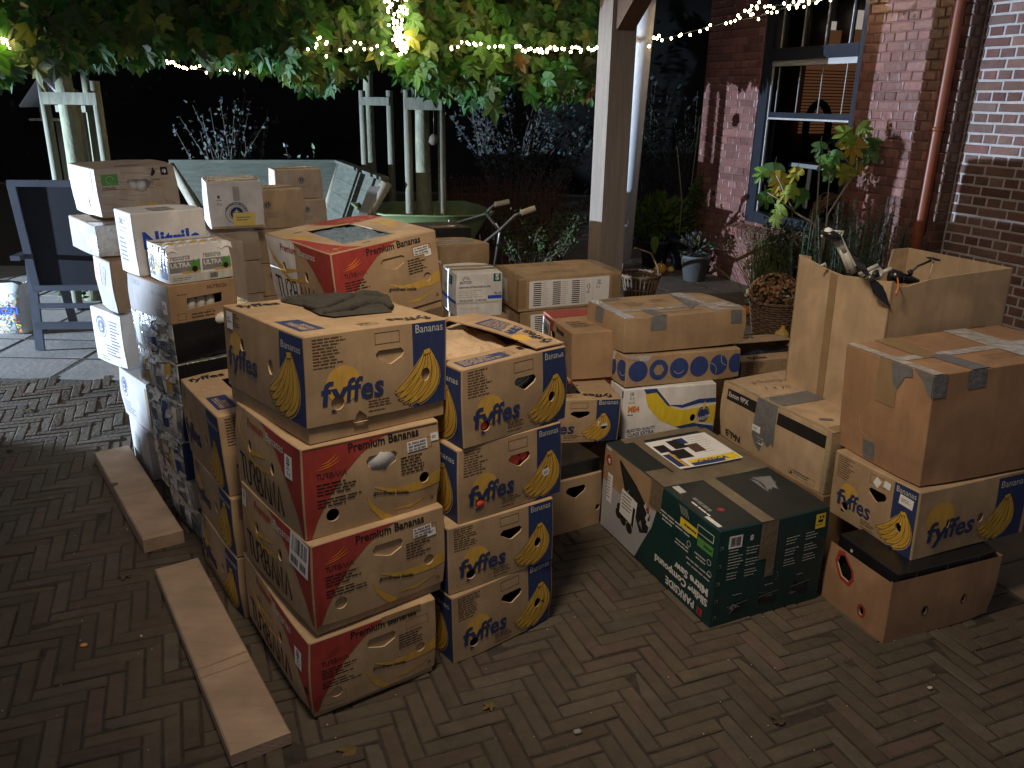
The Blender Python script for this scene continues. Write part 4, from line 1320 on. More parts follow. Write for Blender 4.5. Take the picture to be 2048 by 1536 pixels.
# ---- third stack behind, left
for key, lab, kw in (('H1', 'blue panelled banana box left of the front stack, its open top showing black plastic', {}),
                     ('H2', 'blue panelled banana box in the middle of the low stack left of the front stack', {}),
                     ('H3', 'blue panelled banana box at the bottom of the low stack left of the front stack', {})):
    c = Carton(key, V[key], 'banana_box', lab, 'banana box', GF)
    fy_end(c.face('R')); fy_side(c.face('L'), 'open', 'open'); fy_end(c.face('B')); fy_side(c.face('K'))
    if key == 'H1': fy_top(c.face('T'), (.30, .46, .97, .80))
    c.finish()
h1 = mk('H1')
crumple('plastic_bag', 'black plastic bag inside the open box left of the front stack', 'plastic bag', in_box(h1, 'T', .6 * h1.w, .6 * h1.d, -.05), .3, .3, V['H1'][3], .02, 'black_plastic', 9)

# ---- film-wrapped column
GV = 'film wrapped trays in the left column'
labs = {'V1': 'black tray wrapped in film directly below the brown bottle carton', 'V2': 'film wrapped tray with a torn glossy edge, second below the brown bottle carton',
        'V3': 'film wrapped blue tray third below the brown bottle carton', 'V4': 'film wrapped tray with crumpled glossy tape, fourth below the brown bottle carton',
        'V5': 'film wrapped pale tray second from the ground in the left column', 'V6': 'film wrapped tray on the paving at the foot of the left column'}
for key in ('V6', 'V5', 'V4', 'V3', 'V2', 'V1'):
    c = Carton(key, V[key], 'wrapped_tray', labs[key], 'wrapped tray', GV, base='film_wrap', bulge=.009, amp=.006)
    A = c.face('R')
    A.rect(0, 0, A.W, A.H, {'V1': 'black_plastic', 'V2': 'black_plastic', 'V3': 'ink_blue', 'V4': 'ink_blue', 'V5': 'grey_card', 'V6': 'saw_green'}[key], 1)
    A = c.face('L')
    x = .02
    while x < A.W - .03:
        w_ = A.rnd.uniform(.03, .08)
        A.rect(x, .012, w_ * .9, A.H * A.rnd.uniform(.55, .92), A.rnd.choice(['white_card', 'ink_pale', 'film_wrap', 'ink_blue2', 'ink_grey', 'film_wrap', 'ink_sun']), 1)
        if A.rnd.random() < .5: A.lines(x + .005, A.H * .5, w_ * .7, 3, .010, 'ink_blue', 2)
        x += w_
    B_ = c.art('tape', 'L')
    for i in range(15):
        x = B_.rnd.uniform(.0, A.W * .85); y = A.H * B_.rnd.choice((.02, .45, .70, .80, .86))
        B_.poly([(x, y), (x + B_.rnd.uniform(.04, .09), y + .01), (x + B_.rnd.uniform(.05, .10), y + B_.rnd.uniform(.02, .04)), (x + .02, y + B_.rnd.uniform(.02, .045))], 'foil_tape_and_glint', i * .5)  # bright pieces: crumpled tape and painted glints of the film
    c.finish()

# ---- brown bottle carton and what stands on it
c = Carton('U', V['U'], 'bottle_carton', 'brown bottle carton with a long slot showing white bottles', 'carton', base='kraft_red')
A = c.face('R'); W, H = A.W, A.H
A.text('NUTRICIA', .55 * W, .80 * H, .018, 'ink_brown', 2, .02); A.lines(.12 * W, .72 * H, .2 * W, 1, .008, 'ink_brown')
A.lines(.30 * W, .16 * H, .5 * W, 2, .012, 'ink_brown'); A.frame(.10 * W, .06 * H, .12 * W, .18 * H, .0015, 'ink_brown'); A.frame(.52 * W, .10 * H, .10 * W, .14 * H, .0015, 'ink_brown')
A.hole([(.24 * W, .32 * H), (.76 * W, .40 * H), (.77 * W, .66 * H), (.25 * W, .62 * H)], 'open')
A = c.face('L'); A.rect(0, 0, A.W, A.H, 'grey_card', 1); A.text('NUTRICIA', .04 * A.W, .76 * A.H, .026, 'ink_grey', 2, .01); A.text('28 x 200ml', .62 * A.W, .66 * A.H, .024, 'ink_grey', 2, .0)  # brown carton's left face greyed, cool light put into its colour
A.lines(.7 * A.W, .25 * A.H, .2 * A.W, 3, .01, 'ink_grey', 2)
sticker(c, 'L', .86 * A.W, .03, .034, .05, 'scrawl')
c.finish()
u_ = mk('U')
for i, x in enumerate((.36, .50, .64)):
    p = in_box(u_, 'R', x * u_.w, .02, -.035)
    m = MB(); m.lathe([(0, 0), (.019, 0), (.020, .05), (.017, .062), (.012, .072), (.012, .082), (0, .083)], (0, 0, 0), 'bottle_white', 14)
    tag(m.obj('white_bottle', None, p), ['left', 'middle', 'right'][i] + ' one of three white bottles in the slot of the brown bottle carton', 'bottle', 'white bottles in the brown carton')
m = MB(); m.lathe([(0, -.03), (.02, -.03), (.022, .03), (.012, .045), (0, .045)], (0, 0, 0), 'bottle_white', 12, Matrix.Rotation(1.3, 3, 'Y'))
tag(m.obj('white_bottle', None, in_box(u_, 'R', .68 * u_.w, -.012, -.012)), 'white bottle lying on its side right under the brown bottle carton', 'bottle')

c = Carton('N1', V['N1'], 'glove_carton', 'white glove carton with big blue lettering, behind the wrapped bottle packs', 'carton', base='white_card')
A = c.face('R'); A.text('Nitrile', .10 * A.W, .44 * A.H, .085, 'ink_brightblue', 2, .035, width=.80 * A.W); A.text('100', .02 * A.W, .42 * A.H, .03, 'ink_brightblue', 2, .02, rot=pi / 2)
A = c.face('L'); A.lines(.2 * A.W, .85 * A.H, .5 * A.W, 4, .014, 'ink_grey'); A.lines(.15 * A.W, .55 * A.H, .5 * A.W, 6, .016, 'ink_blue'); A.text('50', .3 * A.W, .80 * A.H, .03, 'ink_black', 2, .02)
tape_patch(c, 'tape', 'foil_tape_and_glint', ('T', .35 * c.w, .2 * c.d, .3 * c.w, .5 * c.d))
c.finish()

# bottle multipacks: four packs side by side in a film-wrapped tray
c = Carton('S', V['S'], 'bottle_multipack', 'film wrapped multipack of small drink bottles, grey green sleeve, on the brown bottle carton', 'multipack', base='white_card', top=False, bulge=.002, z0=0)
A = c.face('R'); W, H = A.W, A.H
for x0 in (0.0, .5):
    A.rect((x0 + .01) * W, .28 * H, .47 * W, .30 * H, 'ink_grey', 1)
    A.text('resource', (x0 + .03) * W, .62 * H, .030, 'ink_grey', 2, .015, width=.30 * W); A.text('ULTRA', (x0 + .03) * W, .42 * H, .024, 'ink_white', 2, .025)
    A.poly([((x0 + .30) * W, .28 * H), ((x0 + .47) * W, .28 * H), ((x0 + .47) * W, .62 * H), ((x0 + .42) * W, .52 * H), ((x0 + .38) * W, .60 * H), ((x0 + .34) * W, .48 * H)], 'ink_green', 2)
    A.rect((x0 + .20) * W, .24 * H, .27 * W, .06 * H, 'ink_sun', 2); A.circle((x0 + .39) * W, .34 * H, .011, 'ink_black', 3)
A.rect(0, 0, W, .22 * H, 'ink_pale', 1); A.lines(.05 * W, .12 * H, .3 * W, 2, .007, 'ink_grey', 2); barcode(A, .62 * W, .05 * H, .12 * W, .14 * H)
A = c.face('L')
for i in range(3):
    A.rect((.05 + .31 * i) * A.W, .10 * A.H, .27 * A.W, .7 * A.H, ['film_wrap', 'ink_pale', 'ink_blue2'][i], 1)
sticker(c, 'L', .38 * A.W, .22 * A.H, .05, .075, 'scrawl', mt='note_yellow')
A = c.art('film', 'L'); 
for i in range(7):
    x = .02 + i * .024; A.poly([(x, .10 + .02 * (i % 2)), (x + .02, .13), (x + .012, .03)], 'foil_tape_and_glint', i * .3)
root = c.finish()
s_ = mk('S')
for j in range(5):
    m = MB(); y = -s_.d / 2 + (j + .5) * s_.d / 5 * 1.0
    nb = 6; vs = []
    K = 25
    for i in range(K):
        t = i / (K - 1); x = (-.5 + t) * s_.w
        z = .128 + .010 * abs(sin(pi * nb * t)) * (1 - .25 * j % 2)
        vs += [(x, y - .016, z - .02), (x, y - .010, z), (x, y + .010, z), (x, y + .016, z - .02)]
    fs = []
    for i in range(K - 1):
        for k in range(3): fs.append((i * 4 + k, (i + 1) * 4 + k, (i + 1) * 4 + k + 1, i * 4 + k + 1))
    m.add(vs, fs, ['white_card', 'ink_pale', 'ink_sun', 'white_card', 'film_wrap'][j], True)
    m.obj('sleeve_top', root)

# ---- far left column
GK = 'mixed cartons in the far left column'
c = Carton('K6', V['K6'], 'carton', 'grey white carton at the foot of the far left column', 'carton', GK, base='grey_card')
A = c.face('L'); A.rect(.3 * A.W, .2 * A.H, .3 * A.W, .5 * A.H, 'ink_grey', 1); A.lines(.32 * A.W, .66 * A.H, .25 * A.W, 6, .016, 'ink_pale', 2); c.finish()
c = Carton('K5', V['K5'], 'carton', 'white carton with round blue seal, second from the ground in the far left column', 'carton', GK, base='grey_card')
A = c.face('L'); anchor(A, .22 * A.W, .66 * A.H, .045); A.lines(.1 * A.W, .35 * A.H, .4 * A.W, 5, .013, 'ink_grey', 1); tape_patch(c, 'tape', 'clear_tape', ('L', .93 * A.W, .1 * A.H, .03, .8 * A.H)); c.finish()
c = Carton('K4', V['K4'], 'carton', 'clean white carton with a blue anchor seal, jutting left in the far left column', 'carton', GK, base='white_card')
A = c.face('L'); anchor(A, .34 * A.W, .68 * A.H, .05); A.lines(.62 * A.W, .82 * A.H, .3 * A.W, 9, .015, 'ink_blue', 1); A.lines(.42 * A.W, .34 * A.H, .42 * A.W, 4, .014, 'ink_blue', 1); A.lines(.2 * A.W, .10 * A.H, .3 * A.W, 2, .012, 'ink_blue', 1); c.finish()
c = Carton('K3', V['K3'], 'carton', 'tall brown carton with a pink note, under the taped grey carton', 'carton', GK, base='kraft_red')
A = c.face('L'); A.rect(0, 0, A.W, A.H, 'grey_card', 1); sticker(c, 'L', .02 * A.W, .50 * A.H, .10, .10, 'scrawl', -.05, 'note_pink'); sticker(c, 'L', .52 * A.W, .52 * A.H, .03, .085, 'scrawl', -.35, 'ink_grey', 'tape_tag'); c.finish()
c = Carton('K2', V['K2'], 'carton', 'battered grey carton closed with crumpled clear tape', 'carton', GK, base='kraft_grey', bulge=.010, amp=.008)
A = c.face('L'); A.rect(0, 0, A.W, A.H, 'grey_card', 1)
tape_patch(c, 'tape', 'foil_tape_and_glint', ('R', 0, 0, .3, c.h), ('L', c.d - .10, .01, .10, .06), ('L', c.d - .06, .05, .06, .05), ('T', .0, 0, .22, .08)); sticker(c, 'R', .16, .045, .08, .07, 'scrawl', .1, 'grey_card'); c.finish()
c = Carton('K1', V['K1'], 'fruit_box', 'wood look fruit box with a green square, at the top of the far left column', 'fruit box', GK, base='kraft_grey', z0=0)
A = c.face('R'); W, H = A.W, A.H
for i in range(26):
    x = A.rnd.uniform(0, .8) * W; y = A.rnd.uniform(.02, .95) * H
    A.stroke([(x, y), (x + A.rnd.uniform(.1, .3) * W, y - A.rnd.uniform(.0, .05) * H)], A.rnd.uniform(.001, .0035), 'kraft_dark' if i % 3 else 'ink_pale', 1)
A.rect(.06 * W, .66 * H, .20 * W, .22 * H, 'ink_green', 3); A.ring(.16 * W, .77 * H, .016, .001, 'ink_white', 4, 12, 0, 4.5); A.lines(.06 * W, .60 * H, .2 * W, 2, .008, 'ink_brown', 2)
A.rect(.80 * W, .80 * H, .10 * W, .17 * H, 'ink_black', 3); A.circle(.85 * W, .885 * H, .010, 'ink_white', 4, 10); A.stroke([(.86 * W, .82 * H), (.835 * W, .86 * H), (.85 * W, .95 * H)], .004, 'ink_black', 5)
A.poly([(.66 * W, .80 * H), (.70 * W, .98 * H), (.73 * W, .88 * H), (.70 * W, .80 * H)], 'ink_black', 3)
A.stroke([(.32 * W, .10 * H), (.45 * W, .12 * H), (.58 * W, .15 * H), (.66 * W, .19 * H), (.70 * W, .22 * H)], [.13 * H, .16 * H, .15 * H, .10 * H, .04 * H], 'ink_yellow', 3); A.lines(.34 * W, .16 * H, .24 * W, 3, .012, 'ink_sun', 4)
sticker(c, 'R', .68 * W, .52 * H, .055, .034, 'scrawl', -.03, 'kraft_pale'); A.lines(.66 * W, .70 * H, .2 * W, 3, .009, 'ink_brown', 2)
A.hole([(.36 * W, .72 * H), (.38 * W, .62 * H), (.48 * W, .50 * H), (.55 * W, .48 * H), (.64 * W, .60 * H), (.66 * W, .68 * H), (.60 * W, .74 * H), (.40 * W, .76 * H)], 'open')
A.hole(circ(.22 * W, .14 * H, .020, 14), 'plug'); A.hole(circ(.77 * W, .26 * H, .018, 14), 'plug')
A = c.face('L'); W, H = A.W, A.H; A.rect(0, 0, W, H, 'white_card', 1)
for i in range(9):
    x = (.14 + .05 * i) * W; A.stroke([(x, A.rnd.uniform(.40, .5) * H), (x + .005, A.rnd.uniform(.8, .92) * H)], .035 * W, 'ink_vivid_yellow', 2)
A.lines(.84 * W, .93 * H, .10, 1, .03, 'ink_black', 3, .5, rot=-pi / 2); A.stroke([(0, .40 * H), (W, .37 * H)], .002, 'ink_brown', 2); A.rect(.38 * W, .12 * H, .3 * W, .07 * H, 'ink_sun', 2, .02); A.rect(.34 * W, .25 * H, .24 * W, .06 * H, 'ink_sun', 2, .02)
A.hole(circ(.16 * W, .42 * H, .006, 10, .020), 'open'); A.hole(circ(.66 * W, .29 * H, .008, 10, .026), 'open')
A = c.face('T'); A.hole([(.30 * A.W, .20 * A.H), (.62 * A.W, .12 * A.H), (.66 * A.W, .42 * A.H), (.40 * A.W, .48 * A.H)], 'open'); c.finish()
k1 = mk('K1')
for i, x in enumerate((.45, .57)):
    m = MB(); m.lathe([(0, 0), (.025, 0), (.028, .06), (.02, .085), (0, .09)], (0, 0, 0), 'bottle_white', 14)
    tag(m.obj('white_bottle', None, in_box(k1, 'R', x * k1.w, .08, -.05)), ['left', 'right'][i] + ' white bottle behind the hand hole of the wood look fruit box', 'bottle')

c = Carton('K8', (-1.43, 3.27, 0, .8, .24, .20, .90, 0, 0), 'carton', 'narrow plain carton added unseen behind the brown bottle carton column to block light', 'carton', base='kraft_grey'); c.finish()  # extra carton, added to stop floodlight reaching the tall box
c = Carton('K9', (-1.62, 3.98, 0, .75, .30, .36, .93, 0, 0), 'carton', 'tall plain carton added unseen behind the film wrapped column to block light', 'carton', base='kraft_grey'); c.finish()  # added out of sight to keep floodlight off the boxes behind
# ---- white and brown cartons behind
GW = 'small brown cartons with a round blue seal'
c = Carton('W1', V['W1'], 'carton', 'white carton with a big anchor seal and a yellow note, top of its stack', 'carton', base='white_card', bulge=.006)
A = c.face('R'); W, H = A.W, A.H; anchor(A, .50 * W, .33 * H, .060); 
for i, ch in enumerate('TOP TEK'):
    a = pi * (.82 - .64 * i / 6); A.text(ch, .50 * W + .052 * cos(a) - .004, .33 * H + .052 * sin(a) - .004, .016, 'ink_blue', 4, .02, rot=a - pi / 2)
sticker(c, 'R', .42 * W, .06 * H, .12, .072, 'scrawl', -.03, 'note_yellow'); A.stroke([(.20 * W, .66 * H), (.20 * W, .73 * H)], .006, 'ink_black', 2); A.stroke([(.18 * W, .73 * H), (.18 * W, .68 * H), (.22 * W, .68 * H), (.22 * W, .73 * H)], .003, 'ink_black', 2); A.lines(.16 * W, .62 * H, .035, 1, .006, 'ink_black'); A.text('C y', .16 * W, .52 * H, .018, 'ink_black', 2, .02)
A.rect(.0, .0, W, .05 * H, 'kraft_pale', 1); A.rect(.46 * W, .60 * H, .12 * W, .3 * H, 'grey_card', 1)
A = c.face('L'); A.lines(.3 * A.W, .8 * A.H, .3 * A.W, 9, .016, 'ink_blue'); A.rect(.08 * A.W, .1 * A.H, .1 * A.W, .5 * A.H, 'ink_brightblue', 1)
tape_patch(c, 'tape', 'foil_tape_and_glint', ('T', .0, .25 * c.d, c.w, .14)); c.finish()
for i, (key, v, lab) in enumerate((
    ('W2', V['W2'], 'small brown carton directly under the white anchor carton'),
    ('W3', sh(V['W2'], z=.562, yaw=.74, h=.188), 'small brown carton second under the white anchor carton'),
    ('W4', sh(V['W2'], z=.374, yaw=.76, h=.186), 'small brown carton third under the white anchor carton'),
    ('W5', sh(V['W2'], z=.187, yaw=.75, h=.185), 'small brown carton fourth under the white anchor carton'),
    ('W6', sh(V['W2'], z=.0, yaw=.76, h=.185), 'small brown carton on the ground below the white anchor carton'),
    ('X1', V['X1'], 'brown carton peeking out right behind the white anchor carton'),
    ('X2', sh(V['X1'], z=.70, h=.196), 'brown carton under the one peeking out behind the white anchor carton'),
    ('X3', sh(V['X1'], z=.50, h=.196), 'brown carton third from the top behind the white anchor stack'),
    ('X4', sh(V['X1'], z=.0, h=.496), 'tall brown carton on the ground behind the white anchor stack'),
    ('Y1', V['Y1'], 'small brown carton with a taped top, upper of two before the board bench'),
    ('Y2', V['Y2'], 'small brown carton, lower of two before the board bench'),
    ('Y3', sh(V['Y2'], z=.4, h=.385), 'brown carton hidden under the two small cartons before the board bench'),
    ('Y4', sh(V['Y2'], z=.0, h=.395), 'brown carton on the ground under the cartons before the board bench'))):
    c = Carton(key, v, 'carton', lab, 'carton', GW, base='kraft_grey' if key[0] != 'X' else 'kraft_pale')
    A = c.face('R'); anchor(A, (.55 if key[0] == 'Y' else .30) * A.W, .62 * A.H, .022)
    A.lines((.44 if key[0] == 'Y' else .30) * A.W, .40 * A.H, .25 * A.W, 4, .009, 'ink_grey')
    A = c.face('L'); A.lines(.3 * A.W, .7 * A.H, .2 * A.W, 3, .014, 'ink_grey')
    if key in ('Y1', 'X1'): tape_patch(c, 'tape', 'foil_tape_and_glint', ('T', 0, .3 * c.d, c.w, .07))
    c.finish()

# ---- tilted red banana box and the one below it
c = Carton('M1', V['M1'], 'banana_box', 'red and brown banana box lying tilted, a clear film window in its lid', 'banana box', GT, base='kraft', z0=.03, tray=.22, bulge=.006)
tur_end(c.face('R')); A = c.face('L'); tur_side(A); c.face('L').P = [(p, m_, l_) for p, m_, l_ in c.face('L').P]
A.poly([(0, 0), (.47 * A.W, 0), (.47 * A.W, A.H), (0, A.H)], 'white_card', .5)  # left part whitened, the cool light there put into the colour
A = c.face('T'); W, H = A.W, A.H
A.rect(0, 0, W, H, 'kraft_pale', .5)
A.poly([(0, 0), (.30 * W, 0), (.22 * W, .10 * H), (.14 * W, .30 * H), (.08 * W, .5 * H), (.0, .68 * H)], 'ink_red', 1)
A.poly([(.62 * W, .74 * H), (W, .74 * H), (W, H), (.40 * W, H), (.46 * W, .88 * H)], 'ink_red', 1)
for k in range(4):
    A.stroke([(.04 * W, (.75 + .03 * k) * H), (.10 * W, (.68 - .05 * k) * H), (.2 * W, (.60 - .05 * k) * H)], [.002, .018, .002], 'ink_sun', 2)
    A.stroke([(.80 * W, .70 * H), ((.84 + .03 * k) * W, .5 * H), ((.85 + .03 * k) * W, (.30 + .04 * k) * H)], [.002, .018, .002], 'ink_sun', 2)
arcs(A, .1 * W, .08 * H, .1 * W, 'ink_orange', 3); A.lines(.30 * W, .86 * H, .3 * W, 2, .02, 'ink_orange', 3) if 0 else None
stroke_word(A, 'TURBANA', .62 * W, .84 * H, .22 * W, .03, .002, 'ink_orange', 3)
A.rect(.60 * W, 0, .005 * W, H, 'ink_white', 3) if 0 else None
A.lines(.36 * W, .10 * H, .10 * W, 2, .009, 'ink_brown', 3); A.lines(.16 * W, .80 * H, .10 * W, 2, .009, 'ink_brown', 3)
W_, H_ = W, H
A.hole([(.25 * W, .20 * H), (.71 * W, .15 * H), (.68 * W, .78 * H), (.27 * W, .82 * H)], 'open')
sticker(c, 'R', .75 * c.w, .71 * c.face('R').H, .070, .032, 'text3', .03); sticker(c, 'R', .855 * c.w, .67 * c.face('R').H, .032, .026, 'scrawl', .03)
c.finish()
m1 = mk('M1')
crumple('bubble_film', 'blue grey bubble film under the cut lid of the tilted banana box', 'film', in_box(m1, 'T', .47 * m1.w, .45 * m1.d, -.012), .30, .34, V['M1'][3], .010, 'film_blue', 5, 22)
bpy.data.objects['bubble_film'].rotation_euler = (0, -.10, V['M1'][3])
for key, v, lab in (('M2', (-.74, 2.93, .565, .74, .42, .51, .25, 0, 0), 'red and brown banana box just under the tilted one'),
                    ('M3', (-.73, 2.92, .285, .74, .42, .51, .275, 0, 0), 'red and brown banana box second under the tilted one'),
                    ('M4', (-.73, 2.93, .0, .74, .42, .51, .28, 0, 0), 'red and brown banana box on the ground under the tilted one')):
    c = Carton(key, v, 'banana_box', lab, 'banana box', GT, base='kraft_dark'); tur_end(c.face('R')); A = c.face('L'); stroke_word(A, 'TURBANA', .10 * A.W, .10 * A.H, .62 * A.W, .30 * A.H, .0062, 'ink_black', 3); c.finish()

# ---- rear middle
c = Carton('I1', V['I1'], 'glove_carton', 'white exam glove carton with a green size square and blue stripe', 'carton', base='white_card')
A = c.face('R'); W, H = A.W, A.H
A.rect(.80 * W, .80 * H, .16 * W, .19 * H, 'ink_teal', 1); A.text('S', .845 * W, .84 * H, .045, 'ink_white', 2, .05)
for i in range(7):
    a = pi * (.12 + .76 * i / 6); A.stroke([(.20 * W + .012 * cos(a), .84 * H + .012 * sin(a)), (.20 * W + .028 * cos(a), .84 * H + .028 * sin(a))], .003, 'ink_blue', 1)
A.text('INTCO', .07 * W, .77 * H, .022, 'ink_blue', 2, .03); A.text('DISPOSABLE NITRILE EXAM GLOVES', .06 * W, .67 * H, .014, 'ink_blue', 2, .03, width=.68 * W)
A.lines(.06 * W, .60 * H, .6 * W, 4, .012, 'ink_pale'); A.rect(.0, .30 * H, W, .045 * H, 'ink_pale', 1); A.rect(.68 * W, .40 * H, .32 * W, .08 * H, 'ink_brightblue', 1)
A.text('BLUE', .82 * W, .50 * H, .018, 'ink_blue', 2, .02); A.text('100 GLOVES / 10 BOXES', .06 * W, .36 * H, .015, 'ink_blue', 2, .02)
for i in range(7): A.frame((.08 + .06 * i) * W, .17 * H, .009, .011, .001, 'ink_grey')
A = c.face('L'); W, H = A.W, A.H; A.rect(.55 * W, .70 * H, .22 * W, .20 * H, 'ink_teal', 1); A.text('S', .6 * W, .74 * H, .04, 'ink_white', 2, .05); A.rect(0, .30 * H, W, .07 * H, 'ink_brightblue', 1); A.lines(.2 * W, .6 * H, .3 * W, 2, .015, 'ink_grey')
tape_patch(c, 'tape', 'clear_tape', ('T', .0, .1, c.w, .05), ('T', 0, .18, c.w, .05)); c.finish()
c = Carton('I2', sh(V['I1'], z=.0, h=.495, w=.30), 'carton', 'plain brown carton standing under the white exam glove carton', 'carton', base='kraft'); c.finish()
for key, v, lab in (('J1', V['J1'], 'long brown carton with a white printed list and a handwritten figure, against the post'),
                    ('J2', sh(V['J1'], z=.32, x=.04, y=4.47, h=.185), 'long brown carton with a white printed list, second of its stack'),
                    ('J3', sh(V['J1'], z=.0, x=.04, y=4.47, h=.315), 'long brown carton on the ground under the two carrying printed lists')):
    c = Carton(key, v, 'list_carton', lab, 'carton', 'long list cartons by the post', base='kraft', bulge=.006)
    A = c.face('R'); W, H = A.W, A.H
    if key != 'J3':
        B_ = c.art('paper_label', 'R'); B_.rect(.10 * W, .07 * H, .78 * W, .82 * H, 'paper', 0)
        for k in range(3):
            for i in range(12):
                B_.rect((.14 + .185 * k) * W, (.80 - .06 * i) * H, .075 * W, .030 * H, 'ink_black', 1); B_.lines((.225 + .185 * k) * W, (.81 - .06 * i) * H, .06 * W, 1, .005, 'ink_grey', 1)
        B_.rect(.715 * W, .07 * H, .0012, .82 * H, 'ink_grey', 1)
        for dx in (-.008, 0, .008): B_.stroke([(.775 * W + dx, .80 * H), (.775 * W + dx * .8, .68 * H)], .003, 'ink_black', 1)
        B_.lines(.75 * W, .66 * H, .04, 1, .006, 'ink_black', 1); B_.text('C y', .745 * W, .55 * H, .018, 'ink_black', 1, .02)
        if key == 'J1': B_.stroke([(.655 * W, .58 * H), (.66 * W, .66 * H), (.675 * W, .70 * H), (.685 * W, .62 * H), (.668 * W, .48 * H), (.655 * W, .42 * H), (.69 * W, .44 * H)], .0035, 'ink_black', 1)
        B_ = c.art('paper_label', 'L'); B_.rect(.16 * c.d, .12 * H, .45 * c.d, .7 * H, 'ink_pale', 0); B_.lines(.2 * c.d, .7 * H, .3 * c.d, 7, .014, 'ink_grey', 1)
    tape_patch(c, 'tape', 'brown_tape', ('R', 0, .02, .045, H - .03), ('R', W - .06, .02, .06, H - .04), ('L', c.d - .03, .02, .03, H - .03), ('T', .0, 0, .04, c.d), ('T', W - .05, 0, .05, c.d))
    A = c.face('T')
    if key == 'J1':
        A.lines(.30 * W, .32 * c.d, .42 * W, 2, .022, 'clear_tape', 1, .7); 
        for k in range(3):
            for i in range(5): A.stroke([((.18 + .16 * k + .02 * i) * W, .78 * c.d), ((.185 + .16 * k + .02 * i) * W, .86 * c.d), ((.195 + .16 * k + .02 * i) * W, .80 * c.d)], .003, 'ink_black', 2)
    c.finish()
c = Carton('Q1', V['Q1'], 'carton', 'brown carton with shiny taped top left of the list cartons', 'carton', base='kraft', bulge=.006)
A = c.face('T'); A.lines(.06 * A.W, .08 * A.H, .8 * A.W, 1, .03, 'ink_brown', 2, .7); tape_patch(c, 'tape', 'foil_tape_and_glint', ('T', .02, .10, c.w - .06, .10)); c.finish()
c = Carton('Q2', sh(V['Q1'], z=.0, h=.62), 'carton', 'tall brown carton under the one with the shiny taped top', 'carton', base='kraft'); c.finish()
c = Carton('Q0', (-.56, 5.08, .70, .55, .33, .30, .17, -.02, 0), 'carton', 'dark printed carton with a taped lid behind the shiny taped one', 'carton', base='ink_black', bulge=.006)
tape_patch(c, 'tape', 'brown_tape', ('T', .08, .04, .14, .10)); sticker(c, 'T', .2, .08, .06, .05, 'scrawl'); c.finish()
c = Carton('Q9', (-.56, 5.08, .0, .55, .33, .30, .695, 0, 0), 'carton', 'tall brown carton under the dark printed one', 'carton', base='kraft_dark'); c.finish()

# ---- red banana box with the white barcode sheet
c = Carton('Tr', V['Tr'], 'banana_box', 'open red and brown banana box with a white barcode sheet on its corner', 'banana box', GT, base='kraft_red')
A = c.face('L'); W, H = A.W, A.H
A.poly([(0, 0), (.10 * W, 0), (.30 * W, .5 * H), (.45 * W, H), (0, H)], 'ink_red', 1); A.text('Bananas', .52 * W, .80 * H, .036, 'ink_black', 3, .03)
A.frame(.60 * W, .52 * H, .28 * W, .16 * H, .0015, 'ink_brown'); A.lines(.62 * W, .42 * H, .2 * W, 4, .012, 'ink_brown'); A.hole(hand_hole(.32 * W, .50 * H, .16 * W, .24 * H), 'open')
sticker(c, 'L', .0 * W, .10 * H, .13, .17, 'bar', -.06); B_ = c.art('paper_label', 'L'); B_.text('TURBRA', .01, .62 * H, .036, 'ink_black', 2, .02, width=.11, rot=-.06)
A = c.face('T'); A.lines(.08 * A.W, .40 * A.H, .3 * A.W, 2, .035, 'ink_brown', 2, .5, rot=.2); A.lines(.10 * A.W, .30 * A.H, .3 * A.W, 3, .02, 'ink_brown', 2); A.poly([(0, .62 * A.H), (A.W, .86 * A.H), (A.W, A.H), (0, A.H)], 'ink_red', 1)
A.hole([(.42 * A.W, .18 * A.H), (.95 * A.W, .10 * A.H), (.95 * A.W, .80 * A.H), (.50 * A.W, .72 * A.H)], 'open'); c.finish()
tr = mk('Tr'); crumple('plastic_bag', 'black plastic bag inside the open box with the barcode sheet', 'plastic bag', in_box(tr, 'T', .62 * tr.w, .5 * tr.d, -.04), .24, .3, V['Tr'][3], .02, 'black_plastic', 19)
c = Carton('Tr2', (.25, 3.36, .24, .25, .40, .49, .25, 0, 0), 'banana_box', 'brown banana box under the one with the barcode sheet', 'banana box', GT, base='kraft_red'); tur_end(c.face('R')); c.finish()
c = Carton('Tr3', (.25, 3.36, .0, .25, .40, .49, .238, 0, 0), 'banana_box', 'brown banana box on the ground below the one with the barcode sheet', 'banana box', GT, base='kraft_red'); tur_end(c.face('R')); c.finish()

# ---- open blue-panelled box on a plain tray, behind the second stack
c = Carton('G5', sh(V['G5'], z=.295, h=.192), 'banana_box', 'blue panelled banana box behind the four box stack, black plastic in its open top', 'banana box', GF)
fy_end(c.face('R'), 'open', 'plug', 'open'); fy_side(c.face('L')); fy_top(c.face('T'), (.10, .16, .62, .90), lab=False)
A = c.face('T'); A.rect(.68 * A.W, .62 * A.H, .22 * A.W, .3 * A.H, 'ink_blue', 1); A.lines(.70 * A.W, .88 * A.H, .18 * A.W, 6, .012, 'ink_kraft', 2)
sticker(c, 'R', .76 * c.w, .36 * c.h, .05, .024, 'scrawl', .08); c.finish()
g5 = mk('G5'); crumple('plastic_bag', 'black plastic bag bulging from the box behind the four box stack', 'plastic bag', (g5.mw @ Vector((-.05, 0, .235))), .22, .34, V['G5'][3], .02, 'black_plastic', 29)
c = Carton('B5', V['B5'], 'box_tray', 'plain brown tray with a dark hand hole, on the paving behind the four box stack', 'box tray', base='kraft')
A = c.face('R'); A.hole(hand_hole(.55 * A.W, .62 * A.H, .24 * A.W, .22 * A.H), 'open'); A.hole(circ(.955 * A.W, .33 * A.H, .011, 10, .014), 'open'); c.finish()
